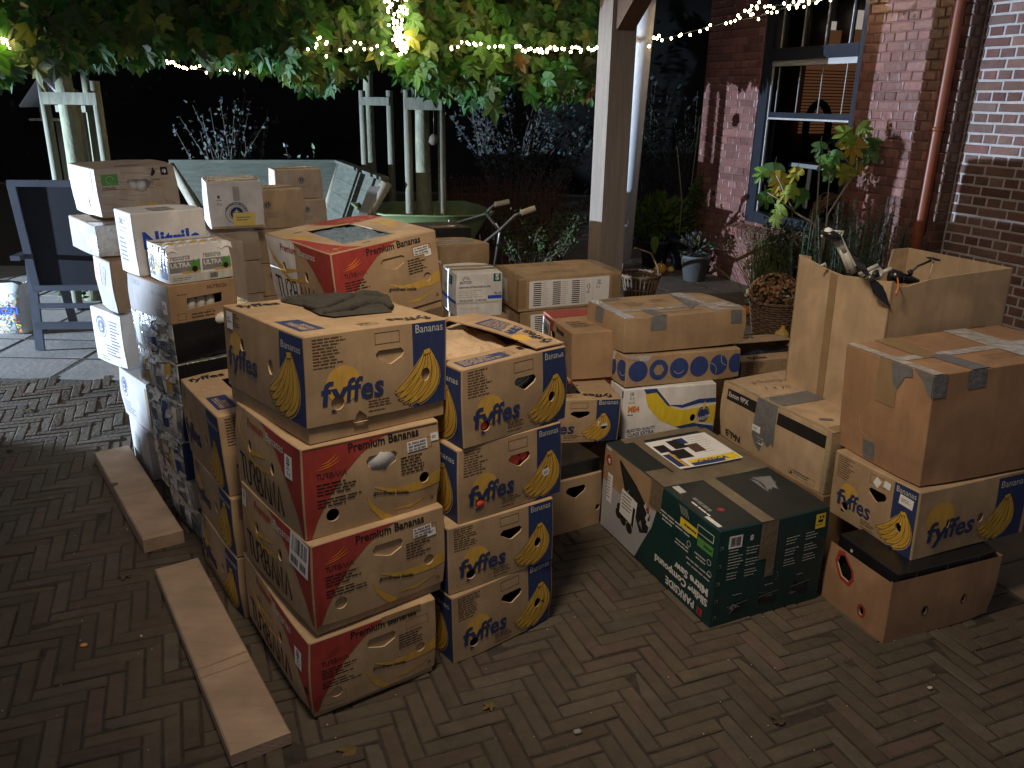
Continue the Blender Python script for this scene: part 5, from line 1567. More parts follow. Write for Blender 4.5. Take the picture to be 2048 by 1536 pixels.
v = sh(V['B5'], z=.236, h=.06, w=.375, d=.47, x=.038, y=2.79)
c = Carton('B6', v, 'black_bundle', 'flat black plastic bundle between the plain tray and the blue panelled box', 'plastic bundle', base='black_plastic', bulge=.006, amp=.004); c.finish()

# ---- lidded carton with duct tape, circles carton, white fruit carton
c = Carton('O1', V['O1'], 'lid_carton', 'brown lidded carton closed with grey duct tape, on top of the circles carton', 'carton', base='kraft', bulge=.005)
W, D_, H = c.w, c.d, c.h
A = c.face('T'); A.lines(.22 * W, .72 * D_, .16 * W, 4, .020, 'ink_brown', 1, .35); A.lines(.45 * W, .78 * D_, .18 * W, 3, .020, 'ink_brown', 1, .35); A.lines(.3 * W, .16 * D_, .45 * W, 2, .014, 'kraft_dark', 1, .3)
tape_patch(c, 'tape', 'foil_tape_and_glint', ('T', .02, .30 * D_, W - .04, .045), ('T', W * .72, 0, .06, D_), ('T', 0, 0, .05, D_))
B_ = c.art('tape', 'T'); B_.rect(.24 * W, .0, .055, .14, 'duct_tape', 1); B_.rect(.10 * W, .86 * D_, .09, .03, 'duct_tape', 1, .1); B_.poly([(.80 * W, .2 * D_), (W, .05 * D_), (W, .2 * D_), (.86 * W, .34 * D_)], 'foil_tape_and_glint', 1); B_.poly([(.6 * W, .2 * D_), (.78 * W, .42 * D_), (.70 * W, D_), (.66 * W, .6 * D_)], 'duct_tape', 1)
tape_patch(c, 'tape', 'duct_tape', ('R', .20 * W, .62 * H, .075, .38 * H), ('R', .85 * W, .60 * H, .065, .40 * H), ('L', .30 * D_, .58 * H, .075, .42 * H), ('L', .32 * D_, 0, .045, .36 * H)); c.finish()
c = Carton('O2', V['O2'], 'circles_carton', 'brown carton printed with a row of dark blue circles', 'carton', base='kraft', bulge=.004)
for f in 'RLBK':
    A = c.face(f); W, H = A.W, A.H; R_ = .046; n = int(W / .099) + 1
    for i in range(n):
        x = .058 + i * .1; y = .5 * H
        A.circle(x, y, R_, 'ink_blue2', 1, 32)
        k = (i + (4 if f == 'L' else 0)) % 5
        if k == 1 and f == 'R': A.put([(x + .026 * cos(a), y + .026 * sin(a)) for a in [pi / 3 * j for j in range(6)]], 'kraft', 2)
        if k == 2: A.ring(x, y + .004, .027, .0022, 'ink_pale', 2, 14, pi * 1.15, pi * 1.85)
        if k == 4: A.ring(x - .045, y - .025, .035, .0022, 'ink_pale', 2, 14, -.45, 1.5); A.ring(x + .045, y + .030, .035, .0022, 'ink_pale', 2, 14, 2.7, 4.6)
B_ = c.art('tape', 'L'); B_.poly([(.55 * c.d, .5 * c.h), (.75 * c.d, .75 * c.h), (.78 * c.d, 1.02 * c.h), (.50 * c.d, 1.02 * c.h)], 'foil_tape_and_glint', 0); B_ = c.art('tape', 'R'); B_.poly([(.0, .94 * c.h), (.10, .80 * c.h), (.13, 1.01 * c.h), (0, 1.02 * c.h)], 'foil_tape_and_glint', 0)
c.finish()
c = Carton('O3', V['O3'], 'fruit_carton', 'white fruit carton with blue and yellow swooshes and a round blue seal', 'fruit box', base='white_card')
A = c.face('R'); W, H = A.W, A.H
A.poly([(.20 * W, H), (.34 * W, .98 * H), (.44 * W, .74 * H), (.56 * W, .46 * H), (.74 * W, .22 * H), (W, .10 * H), (W, .0), (.80 * W, .0), (.58 * W, .14 * H), (.40 * W, .42 * H), (.28 * W, .72 * H)], 'ink_blue2', 1)
A.poly([(.22 * W, .88 * H), (.34 * W, .90 * H), (.46 * W, .62 * H), (.62 * W, .50 * H), (W, .56 * H), (W, .18 * H), (.78 * W, .22 * H), (.56 * W, .16 * H), (.38 * W, .34 * H), (.26 * W, .62 * H)], 'ink_vivid_yellow', 2)
A.stroke([(.50 * W, .62 * H), (.62 * W, .58 * H), (.8 * W, .66 * H), (W, .66 * H)], [.004, .014, .02, .02], 'ink_blue2', 3); A.circle(.86 * W, .38 * H, .032, 'ink_blue2', 3, 30, .038); A.ring(.86 * W, .38 * H, .029, .0018, 'ink_vivid_yellow', 4)
A.text('Chiquita', .885 * W - .05, .24 * H, .026, 'ink_white', 5, .02, rot=.22, width=.075); A.poly([(.86 * W, .46 * H), (.88 * W, .56 * H), (.87 * W, .66 * H), (.845 * W, .54 * H)], 'ink_vivid_yellow', 5)
A.rect(.035 * W, .78 * H, .10 * W, .19 * H, 'paper', 1)
for dx in (-.007, 0, .007): A.stroke([(.085 * W + dx, .94 * H), (.085 * W + dx * .8, .87 * H)], .003, 'ink_black', 2)
A.text('C y', .06 * W, .80 * H, .016, 'ink_black', 2, .02); A.text('ME4', .05 * W, .54 * H, .036, 'ink_orange', 2, .05, width=.12 * W); A.lines(.05 * W, .72 * H, .11 * W, 1, .008, 'ink_orange'); A.lines(.05 * W, .47 * H, .1 * W, 1, .01, 'ink_black')
A.text('SELECTED QUALITY', .05 * W, .12 * H, .018, 'ink_blue2', 2, .03, width=.30 * W, rot=.08); A.text('CLASS EXTRA', .06 * W, .03 * H, .022, 'ink_blue2', 2, .03, width=.28 * W, rot=.08)
A.hole(circ(.745 * W, .32 * H, .014, 12, .018), 'open')
A = c.face('L'); A.poly([(.1 * A.W, .8 * A.H), (.4 * A.W, .9 * A.H), (.5 * A.W, .6 * A.H), (.2 * A.W, .5 * A.H)], 'ink_blue2', 1); A.rect(.96 * A.W, .82 * A.H, .04 * A.W, .14 * A.H, 'ink_blue2', 1)
c.finish()
c = Carton('O4', sh(V['O3'], z=.0, h=.254, tl=0), 'carton', 'plain brown carton on the paving under the white fruit carton', 'carton', base='kraft'); c.finish()

# ---- green saw box
c = Carton('P', V['P'], 'saw_box', 'large dark green tool box with upside down lettering and a taped sheet on top', 'tool box carton', base='saw_green', bulge=.004)
A = c.face('L'); W, H = A.W, A.H
A.poly([(0, 0), (.36 * W, 0), (.50 * W, .50 * H), (.56 * W, H), (0, H)], 'saw_grey', 1)
A.poly([(0, .58 * H), (.18 * W, .56 * H), (.52 * W, .70 * H), (.565 * W, H), (0, H)], 'kraft_red', 1.5)
A.poly([(.16 * W, .95 * H), (.34 * W, .80 * H), (.48 * W, .62 * H), (.47 * W, .40 * H), (.40 * W, .33 * H), (.34 * W, .50 * H), (.24 * W, .66 * H)], 'saw_dark', 2)
for i in range(16):
    x = A.rnd.uniform(.24, .47) * W; y = A.rnd.uniform(.36, .66) * H
    A.put([(x, y), (x + A.rnd.uniform(.01, .03), y + A.rnd.uniform(-.02, .0)), (x + A.rnd.uniform(.01, .03), y + .02)], A.rnd.choice(['ink_black', 'ink_grey', 'ink_red', 'ink_pale', 'saw_dark']), 3)
A.stroke([(.17 * W, .93 * H), (.26 * W, .60 * H)], .012, 'ink_black', 3)
for x, y in ((.20, .40), (.24, .30), (.27, .38), (.30, .27), (.19, .33)): A.circle(x * W, y * H, .022, 'ink_black', 3, 14)
A.circle(.055 * W, .84 * H, .022, 'ink_red', 3, 20); A.text('e', .046 * W, .81 * H, .04, 'ink_white', 4, .03); A.rect(.02 * W, .95 * H, .05 * W, .035 * H, 'ink_pale', 3)
# upside-down print on the near part of the long side
C0 = (W, 0)
A.xf = lambda q: (C0[0] - q[0], q[1])
def flip(u, v): return (u, v)
A.xf = None
def T180(t, x, y, s, mt, b=.02, width=None, lv=3): A.text(t, x, y, s, mt, lv, b, rot=pi, width=width)
T180('PARKSIDE', .88 * W, .13 * H, .042, 'ink_white', .035, .23 * W); A.rect(.90 * W, .035 * H, .030, .030, 'ink_red', 3); A.rect(.915 * W, .045 * H, .004, .02, 'saw_green', 4)
T180('Sliding Compound', .97 * W, .26 * H, .040, 'ink_white', .04, .42 * W); T180('Mitre Saw', .97 * W, .37 * H, .040, 'ink_white', .04, .26 * W)
for i in range(2): A.lines(.97 * W, (.47 + .05 * i) * H, .20 * W, 1, .012, 'ink_pale', 3, rot=pi)
for i, (x, y) in enumerate(((.965, .53), (.955, .64), (.80, .66))): A.ring(x * W, y * H, .010, .002, 'ink_white', 3, 12)
for x, y, w_ in ((.80, .58, .14), (.80, .74, .30), (.93, .60, .1), (.66, .70, .14)): A.lines(x * W, y * H, w_ * W, 2, .013, 'ink_pale', 3, rot=pi)
A.rect(.86 * W, .715 * H, .115 * W, .09 * H, 'ink_green', 3); A.rect(.72 * W, .77 * H, .135 * W, .09 * H, 'ink_vivid_yellow', 3) 
A.lines(.965 * W, .77 * H, .09 * W, 1, .018, 'saw_green', 4, rot=pi); A.lines(.845 * W, .825 * H, .10 * W, 1, .018, 'saw_green', 4, rot=pi)
A.frame(.85 * W, .84 * H, .12 * W, .08 * H, .003, 'ink_pale', 3)
for i in range(5): A.stroke([((.70 + .014 * i) * W, .97 * H), ((.725 + .014 * i) * W, .89 * H)], .0022, 'ink_pale', 3)
A = c.face('R'); W, H = A.W, A.H
A.rect(.86 * W, .80 * H, .10 * W, .15 * H, 'ink_vivid_yellow', 3); A.rect(.885 * W, .86 * H, .05 * W, .03 * H, 'ink_black', 4); A.rect(.895 * W, .90 * H, .008, .03 * H, 'ink_black', 4); A.rect(.925 * W, .90 * H, .008, .03 * H, 'ink_black', 4); A.lines(.87 * W, .835 * H, .07 * W, 1, .006, 'ink_black', 4)
A.rect(.09 * W, .80 * H, .115 * W, .125 * H, 'ink_white', 3); barcode(A, .105 * W, .82 * H, .085 * W, .09 * H, lv=4)
A.text('8', .30 * W, .90 * H, .028, 'ink_white', 3, .03, rot=pi); A.text('77', .45 * W, .90 * H, .028, 'ink_white', 3, .03, rot=pi)
for k, x in enumerate((.10, .25, .42, .60, .78)):
    for j, y in enumerate((.74, .62, .51)):
        if k == 2: continue
        A.lines(x * W, y * H + .012, .13 * W, 3 if (k, j) != (0, 0) else 5, .011, 'ink_pale', 3, .28)
for x, y in ((.22, .16), (.50, .18), (.80, .20)):
    for i in range(9): A.put([(x * W + A.rnd.uniform(-.045, .045), y * H + A.rnd.uniform(-.03, .03)) for _ in range(3)], A.rnd.choice(['ink_black', 'saw_dark', 'ink_grey', 'ink_black']), 3 + i * .1)
    A.stroke([((x - .09) * W, (y + .02) * H), ((x + .09) * W, (y + .05) * H)], .003, 'ink_grey', 4); A.lines((x - .05) * W, (y + .14) * H, .09 * W, 1, .006, 'ink_pale', 3)
A.ring(.52 * W, .40 * H, .02, .002, 'ink_grey', 3, 8, -1, 1)
for i in range(5): A.rect(.02 * W, (.08 + .18 * i) * H, .012, .014, 'ink_grey', 3); A.rect(.022 * W, (.085 + .18 * i) * H, .008, .010, 'saw_green', 4)
A = c.face('T'); W, D_ = A.W, A.H
A.rect(0, 0, W, D_, 'saw_dark', 1)
for i in range(9): A.put([(.80 * W + A.rnd.uniform(-.05, .05), .30 * D_ + A.rnd.uniform(-.08, .08)) for _ in range(3)], A.rnd.choice(['ink_grey', 'ink_black', 'ink_grey']), 2 + i * .1)
A.lines(.10 * W, .30 * D_, .12, 1, .03, 'ink_grey', 3, .5, rot=-pi / 2); A.lines(.06 * W, .27 * D_, .14, 1, .014, 'ink_white', 3, .5, rot=-pi / 2); A.rect(.06 * W, .36 * D_, .06 * W, .07 * D_, 'ink_pale', 3); A.rect(.02 * W, .03 * D_, .035 * W, .10 * D_, 'ink_white', 3); A.circle(.20 * W, .16 * D_, .012, 'ink_red', 3)
for p, rs in (('tape', (('T', .36 * W, 0, .11 * W, D_ * .50), ('T', 0, .44 * D_, W, .12 * D_), ('T', 0, .56 * D_, .20 * W, .05 * D_), ('R', .36 * W, .62 * c.h, .11 * W, .38 * c.h), ('R', .43 * W, .42 * c.h, .08 * W, .58 * c.h), ('L', .46 * c.d, .72 * c.h, .10 * c.d, .28 * c.h), ('T', .14 * W, .94 * D_, .8 * W, .06 * D_), ('T', .22 * W, .56 * D_, .10 * W, .40 * D_), ('T', .88 * W, .56 * D_, .11 * W, .4 * D_))),):
    for r_ in rs: c.art(p, r_[0]).rect(*r_[1:], 'smoke_tape', 0)
B_ = c.art('paper_sheet', 'T'); x, y, w_, h_ = .30 * W, .58 * D_, .62 * W, .33 * D_
B_.rect(x, y, w_, h_, 'paper', 1)
for a, b, q, r_, mt in ((.04, .58, .18, .25, 'ink_black'), (.16, .30, .25, .30, 'ink_black'), (.30, .06, .0, 0, 'ink_black'), (.02, .06, .10, .45, 'ink_blue'), (.12, .04, .06, .5, 'ink_sun'), (.30, .62, .20, .30, 'ink_black'), (.50, .42, .18, .28, 'ink_brown'), (.42, .74, .16, .2, 'ink_blue')):
    if q: B_.rect(x + a * w_, y + b * h_, q * w_, r_ * h_, mt, 2)
B_.rect(x + .24 * w_, y + .02 * h_, .74 * w_, .20 * h_, 'ink_vivid_yellow', 2); B_.rect(x + .24 * w_, y + .02 * h_, .50 * w_, .10 * h_, 'ink_blue2', 2.5); B_.text('ONTICA', x + .35 * w_, y + .07 * h_, .035, 'ink_blue', 3, .03)
B_.lines(x + .62 * w_, y + .9 * h_, .3 * w_, 8, .018, 'ink_grey', 2, .12)
B_ = c.art('paper_label', 'L'); L_ = c.d
B_.rect(.055 * L_, .36 * c.h, .055 * L_, .34 * c.h, 'paper', 0, -.02); B_.lines(.06 * L_, .64 * c.h, .035 * L_, 7, .014, 'ink_grey', 1)
B_ = c.art('paper_label', 'L'); B_.rect(.20 * L_, .36 * c.h, .15 * L_, .30 * c.h, 'paper', 0.5, -.10); B_.lines(.22 * L_, .60 * c.h, .10 * L_, 5, .014, 'ink_grey', 1.5); B_.rect(.32 * L_, .33 * c.h, .022 * L_, .22 * c.h, 'ink_black', 1.5, -.1)
c.finish()

# ---- heavy brown carton behind the saw box
c = Carton('E', V['E'], 'device_carton', 'long brown device carton with a black band, behind the green tool box', 'carton', base='kraft_pale', bulge=.004)
A = c.face('L'); W, H = A.W, A.H
A.rect(.06 * W, .72 * H, .30 * W, .20 * H, 'ink_black', 1); A.text('Eaton 9PX', .075 * W, .79 * H, .030, 'ink_white', 2, .01); A.rect(.56 * W, .72 * H, .40 * W, .20 * H, 'ink_black', 1)
[A.text(t, x_ * W, .06 * H, .040, 'ink_black', 2, .05, 1.15) for t, x_ in (('E', .07), ('T', .125), ('N', .185))]; A.circle(.118 * W, .12 * H, .005, 'ink_black', 2, 10); A.circle(.118 * W, .18 * H, .005, 'ink_black', 2, 10); A.circle(.174 * W, .13 * H, .008, 'ink_black', 2, 10)
for w_, x, y in ((.05, .44, .30), (.04, .49, .12)): sticker(c, 'L', x * W - .06, y * H + .03, w_, .028, 'scrawl')
A.frame(.70 * W, .04 * H, .22 * W, .10 * H, .0012, 'ink_brown'); A.lines(.74 * W, .12 * H, .15 * W, 2, .009, 'ink_brown'); A.put([(.71 * W, .055 * H), (.735 * W, .055 * H), (.722 * W, .12 * H)], 'ink_black', 1)
A = c.face('T')
for word, yy in (('pikompas', .86), ('1 x yn', .74)):
    A.text(word, .22 * A.W, yy * A.H, .05, 'ink_brown', 2, -.012, rot=-.15, slant=.2)
c.art('tape', 'L').poly([(.36 * W, H + .002), (.55 * W, H + .002), (.555 * W, .30 * H), (.53 * W, .36 * H), (.50 * W, .26 * H), (.46 * W, .34 * H), (.43 * W, .12 * H), (.385 * W, .20 * H), (.35 * W, .34 * H)], 'duct_tape', 0)
B_ = c.art('tape', 'T'); B_.rect(0, .45 * c.d, .8 * c.w, .17 * c.d, 'duct_tape', 0); B_.rect(0, 0, .02, c.d, 'clear_tape', .5); B_.rect(0, .0, c.w, .05, 'brown_tape', 0); B_.rect(.05, .18 * c.d, .05, .02, 'duct_tape', 1, -.5)
c.art('tape', 'R').rect(0, 0, c.w, H, 'clear_tape', 0); c.art('tape', 'L').rect(.965 * W, 0, .035 * W, H, 'clear_tape', .3)
c.finish()
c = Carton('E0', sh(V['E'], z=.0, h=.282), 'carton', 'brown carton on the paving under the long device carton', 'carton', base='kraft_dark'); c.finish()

# ---- right stack
c = Carton('R2', V['R2'], 'banana_box', 'blue panelled banana box under the big taped box at the right', 'banana box', GF, base='kraft', bulge=.005)
A = c.face('L'); fy_end(A, 'open', 'open', 'open'); sticker(c, 'L', .50 * c.d, .82 * A.H, .026, .03, 'none', -.5); sticker(c, 'L', .62 * c.d, .83 * A.H, .028, .024, 'none', -.1); sticker(c, 'L', .80 * c.d, .72 * A.H, .055, .034, 'scrawl', -.08)
A = c.face('R'); W, H = A.W, A.H
A.rect(.68 * W, 0, .28 * W, .95 * H, 'ink_blue', 1); A.text('Bananas', .70 * W, .80 * H, .036, 'ink_pale', 2, 0); banana_bunch(A, .55 * W, .02 * H, .34 * W); A.circle(.20 * W, .55 * H, .06, 'ink_sun', 1); blue_logo(A, .10 * W, .22 * H, .40 * W, .42 * H)
A.hole(circ(.555 * W, .42 * H, .013, 14, .018), 'open'); A.hole(circ(.27 * W, .45 * H, .007, 10, .018), 'open'); c.finish()
c = Carton('R3', V['R3'], 'box_tray', 'plain brown tray with red rimmed holes, on the paving at the right', 'box tray', base='kraft_brick', bulge=.004, top=False)
A = c.face('L'); W, H = A.W, A.H
hh = [(.22 * W, .88 * H), (.20 * W, .74 * H), (.30 * W, .58 * H), (.42 * W, .56 * H), (.46 * W, .66 * H), (.44 * W, .76 * H), (.30 * W, .90 * H)]
cx = sum(p[0] for p in hh) / 7; cy = sum(p[1] for p in hh) / 7
A.put([(cx + (p[0] - cx) * 1.3, cy + (p[1] - cy) * 1.35) for p in hh], 'ink_red', 1); A.hole(hh, 'open'); A.circle(.66 * W, .27 * H, .018, 'ink_red', 1, 16, .026); A.hole(circ(.66 * W, .27 * H, .010, 12, .017), 'open')
A = c.face('R'); A.circle(.33 * A.W, .40 * A.H, .014, 'ink_brown', 1, 16, .02); A.hole(circ(.33 * A.W, .40 * A.H, .009, 12, .015), 'open'); A.circle(.68 * A.W, .42 * A.H, .013, 'ink_brown', 1, 16, .02); A.hole(circ(.68 * A.W, .42 * A.H, .008, 12, .015), 'open'); c.finish()
c = Carton('R4', (1.232, 2.225, .1, .362, .44, .27, .150, .012, 0), 'black_bundle', 'black plastic bundle squeezed out of the tray at the right', 'plastic bundle', base='black_plastic', bulge=.004, amp=.004); 
for i in range(3): c.face('R').stroke([((.15 + .3 * i) * c.w, .0), ((.18 + .3 * i) * c.w, c.h)], .0015, 'ink_grey', 1)
c.face('L').circle(.25 * c.d, .8 * c.h, .006, 'ink_pale', 1); c.finish()
c = Carton('Z', V['Z'], 'large_box', 'big plain brown box closed with grey tape, at the top right', 'cardboard box', base='kraft_brick', bulge=.006)
W, D_, H = c.w, c.d, c.h
c.art('tape', 'L').rect(.42 * D_, .60 * H, .09, .40 * H, 'brown_tape', 0); c.art('tape', 'L').poly([(.56 * D_, H), (.78 * D_, H), (.80 * D_, .92 * H), (.72 * D_, .90 * H), (.66 * D_, .78 * H), (.60 * D_, .80 * H)], 'duct_tape', 1)
c.art('tape', 'L').poly([(.80 * D_, H), (D_, H), (D_, .80 * H), (.95 * D_, .84 * H), (.9 * D_, .93 * H)], 'duct_tape', 1); c.art('tape', 'R').rect(0, .80 * H, .05, .2 * H, 'duct_tape', 0); c.art('tape', 'R').rect(.20 * W, .84 * H, .07, .16 * H, 'duct_tape', 0)
c.art('tape', 'L').rect(.34 * D_, .02 * H, .055, .17 * H, 'duct_tape', 0, .05); c.face('L').stroke([(.27 * D_, .40 * H), (.26 * D_, .34 * H), (.29 * D_, .26 * H), (.38 * D_, .22 * H)], .002, 'cut_edge', 1)
B_ = c.art('tape', 'T'); B_.rect(0, .40 * D_, W, .045, 'foil_tape_and_glint', 0); B_.rect(0, 0, .035, D_, 'foil_tape_and_glint', .3); B_.rect(.17 * W, .40 * D_, .08, .60 * D_, 'brown_tape', .2); B_.rect(.22 * W, 0, .07, .45 * D_, 'duct_tape', .6); B_.rect(.62 * W, 0, .10, D_, 'foil_tape_and_glint', .6)
c.face('T').lines(.45 * W, .28 * D_, .4 * W, 3, .02, 'kraft_dark', 1, .4)
c.finish()

# ---- tall open box with aircraft parts
v = V['T']; t_ = mk('T')
root = empty('tall_open_box', t_.mw.to_translation(), 'tall open box with a notched rim, standing on the long device carton', 'cardboard box', mw=t_.mw)
w, d, h = t_.w / 2, t_.d / 2, t_.h
def wall(name, pts, n_in):
    m = MB(); k = len(pts); n_in = Vector(n_in) * .006
    P = [Vector(p) for p in pts]; Q = [p + n_in for p in P]
    tri = tessellate_polygon([P])
    m.add(P, [tuple(t) for t in tri], 'kraft_pale'); m.add(Q, [tuple(t)[::-1] for t in tri], 'kraft_pale')
    for i in range(k):
        j = (i + 1) % k
        m.add([P[i], P[j], Q[j], Q[i]], [(0, 1, 2, 3)], 'cut_edge')
    return m
r_ = lambda a, b: random.uniform(a, b)
wl = [(-w, d, 0), (-w, -d, 0), (-w, -d, h - .005)] + [(-w, -d + 2 * d * t, h - z + r_(-.002, .002)) for t, z in ((.08, .012), (.2, .018), (.3, .022), (.42, .024), (.5, .030), (.62, .024), (.75, .012), (.88, .002), (.97, -.004))] + [(-w, d, h)]
wall('front_wall', wl, (1, 0, 0)).obj('side_wall', root)
wr = [(-w, -d, 0), (w, -d, 0), (w, -d, h)] + [(-w + 2 * w * t, -d, h - z) for t, z in ((.8, .002), (.5, .006), (.3, .012), (.12, .03), (.05, .028), (.02, .012))] + [(-w, -d, h - .005)]
wall('r', wr, (0, 1, 0)).obj('side_wall', root)
wall('k', [(w, -d, 0), (w, d, 0), (w, d, h), (w, -d, h)], (-1, 0, 0)).obj('side_wall', root)
wall('b', [(w, d, 0), (-w, d, 0), (-w, d, h + .01), (-w * .80, d, h - .002), (-w * .74, d, h - .10), (.1 * w, d, h - .14), (.62 * w, d, h - .10), (.68 * w, d, h), (w, d, h)], (0, -1, 0)).obj('side_wall', root)
m = MB(); m.box((0, 0, .006), (2 * w - .02, 2 * d - .02, .006), 'kraft_dark'); m.obj('bottom', root)
tp = MB(); n = Vector((-.0015, 0, 0))
def tq(pts, mt): tp.add([Vector(p) for p in pts], [tuple(range(len(pts)))], mt)
tq([(-w - .0015, d * .24, h - .03), (-w - .0015, d * .22, .0), (-w - .0015, .06 * d, .0), (-w - .0015, .08 * d, h - .034)], 'brown_tape')
tq([(-w + .14 * w, -d - .0015, .36 * h), (1.72 * w - w, -d - .0015, .36 * h), (1.72 * w - w, -d - .0015, .50 * h), (-w + .14 * w, -d - .0015, .50 * h)], 'brown_tape')
tq([(-w + .14 * w, -d - .0017, .22 * h), (-w + .30 * w, -d - .0017, .22 * h), (-w + .30 * w, -d - .0017, .52 * h), (-w + .14 * w, -d - .0017, .52 * h)], 'brown_tape')
tq([(-w + 1.45 * w, -d - .0017, .25 * h), (-w + 1.68 * w, -d - .0017, .25 * h), (-w + 1.68 * w, -d - .0017, .60 * h), (-w + 1.45 * w, -d - .0017, .60 * h)], 'brown_tape')
tp.obj('tape', root)
tp = MB()
tq([(-w + .35 * w, -d - .002, .15 * h), (-w + 1.48 * w, -d - .002, .15 * h), (-w + 1.48 * w, -d - .002, .385 * h), (-w + .35 * w, -d - .002, .385 * h)], 'paper')
tq([(-w + .37 * w, -d - .003, .30 * h), (-w + .90 * w, -d - .003, .30 * h), (-w + .90 * w, -d - .003, .34 * h), (-w + .37 * w, -d - .003, .34 * h)], 'ink_brightblue')
tq([(-w + 1.24 * w, -d - .003, .28 * h), (-w + 1.42 * w, -d - .003, .28 * h), (-w + 1.42 * w, -d - .003, .35 * h), (-w + 1.24 * w, -d - .003, .35 * h)], 'ink_black')
tp.obj('paper_label', root)

# ---- open box seen between the circles carton and the tall box
c = Carton('AA', V['AA'], 'banana_box', 'open blue panelled banana box half hidden behind the tall open box', 'banana box', GF)
fy_end(c.face('R')); fy_side(c.face('L')); A = c.face('T')
A.text('fyffes', .12 * A.W, .05 * A.H, .05, 'ink_black', 2, .03); A.text('fyffes', .62 * A.W, .96 * A.H, .05, 'ink_black', 2, .03, rot=pi); A.hole([(.04 * A.W, .22 * A.H), (.96 * A.W, .22 * A.H), (.96 * A.W, .72 * A.H), (.04 * A.W, .72 * A.H)], 'open'); c.finish()
aa = mk('AA'); crumple('plastic_bag', 'black plastic bag in the half hidden open banana box', 'plastic bag', in_box(aa, 'T', .5 * aa.w, .47 * aa.d, -.05), .44, .22, V['AA'][3], .02, 'black_plastic', 39)
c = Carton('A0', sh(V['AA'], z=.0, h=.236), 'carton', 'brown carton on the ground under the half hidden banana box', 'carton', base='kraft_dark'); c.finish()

# ================================================================ THINGS AROUND THE BOXES
# ---- two long flat brown boards on the paving
def slab_board(name, lab, px, th, seed):
    rr = random.Random(seed)
    C = [atz(u, v, th) for u, v in px]          # far-left, far-right, near-right, near-left
    m = MB(); n = 12; k = 5; vs = []
    def top(s, t):
        a = C[0].lerp(C[1], s); b = C[3].lerp(C[2], s); p = a.lerp(b, t)
        e = min(s, 1 - s, (t) * 3, (1 - t) * 3)
        p.z = th - (.006 if e < .02 else 0) + noise.noise(p * 6 + Vector((seed, 0, 0))) * .003
        return p
    ss = [0, .03, .3, .6, .97, 1]; ts = [0, .012] + [i / n for i in range(1, n)] + [.988, 1]
    for t in ts:
        for s in ss: vs.append(top(s, t))
    R = len(ss); fs = []
    for j in range(len(ts) - 1):
        for i in range(R - 1): fs.append((j * R + i, j * R + i + 1, (j + 1) * R + i + 1, (j + 1) * R + i))
    m.add(vs, [f[::-1] for f in fs], 'plank', False)
    rim = [j * R for j in range(len(ts))] + [(len(ts) - 1) * R + i for i in range(1, R)] + [j * R + R - 1 for j in range(len(ts) - 2, -1, -1)] + [i for i in range(R - 2, 0, -1)]
    b0 = [Vector((vs[i].x, vs[i].y, .001)) for i in rim]; t0 = [vs[i] for i in rim]; q = len(rim)
    m.add(t0 + b0, [(i, (i + 1) % q, q + (i + 1) % q, q + i) for i in range(q)], 'plank', False)
    # creases and stains pressed in the board
    for t, w_ in ((.62, .008), (.665, .003)) if seed == 1 else ((.57, .006),):
        pts = []
        for s in (.02, .25, .5, .75, .98): pts.append(top(s, t + .006 * sin(s * 2.2 + seed)) + Vector((0, 0, .0012)))
        for a, b in zip(pts, pts[1:]):
            d = (C[3] - C[0]).normalized() * w_ / 2
            m.add([a - d, b - d, b + d, a + d], [(0, 1, 2, 3)], 'plank_crease')
    o = C[3].copy(); o.z = 0; m.v = [p - o for p in m.v]
    return tag(m.obj(name, None, o), lab, 'board', 'long brown boards beside the stacks')
mat('plank_crease', (.345, .235, .15), .9, .2, 30)
slab_board('flat_board', 'longer brown board lying at the lower left beside the front stack', [(309, 1136), (396, 1112), (581, 1461), (460, 1507)], .045, 1)
slab_board('flat_board', 'shorter brown board with a dark knot lying beside the film wrapped column', [(187, 903), (257, 889), (366, 1058), (285, 1079)], .06, 2)
k_ = MB(); k_.lathe([(.016, 0), (.010, .001), (0, .0015)], (0, 0, 0), 'ink_brown', 9)
kn = k_.obj('knot', bpy.data.objects['flat_board.001']); kn.matrix_parent_inverse = Matrix.Identity(4); kn.location = atz(229, 968, .062) - bpy.data.objects['flat_board.001'].location

# ---- folded sweater on the lid
f1 = mk('F1')
back = [(560, 600), (600, 593), (641, 589), (700, 589), (755, 598), (779, 608)]; front = [(563, 604), (606, 612), (638, 629), (668, 634), (712, 630), (784, 624)]
m = MB(); NI, NJ = 70, 34; vs = []
def lid_pt(u, v):
    o = f1.mw @ Vector((0, 0, f1.h + .001)); n = (f1.mw.to_3x3() @ Vector((0, 0, 1)))
    c0 = Vector((0, 0, CAMZ)); d = _f + RT * ((u - 1024) / FPX) - UP * ((v - 768) / FPX)
    return c0 + d * ((o - c0).dot(n) / d.dot(n))
def li(P, t):
    t *= len(P) - 1; i = min(int(t), len(P) - 2); f = t - i
    return (P[i][0] * (1 - f) + P[i + 1][0] * f, P[i][1] * (1 - f) + P[i + 1][1] * f)
for j in range(NJ + 1):
    s = j / NJ
    for i in range(NI + 1):
        t = i / NI
        A_, B_ = lid_pt(*li(front, t)), lid_pt(*li(back, t)); p = A_.lerp(B_, s)
        edge = sin(pi / 2 * min(1, min(s, 1 - s) * 12)) * sin(pi / 2 * min(1, min(t, 1 - t) * 16))
        h = .005 + .004 * abs(sin(9 * s - 6 * t)) + .010 * min(1, max(0, t - .35) * 3) * sin(pi * s) + noise.noise(p * 30) * .003
        h += .007 * math.exp(-((s - (.04 + .95 * t)) / .05) ** 2)
        p.z += max(.0008, h * edge)
        vs.append(p)
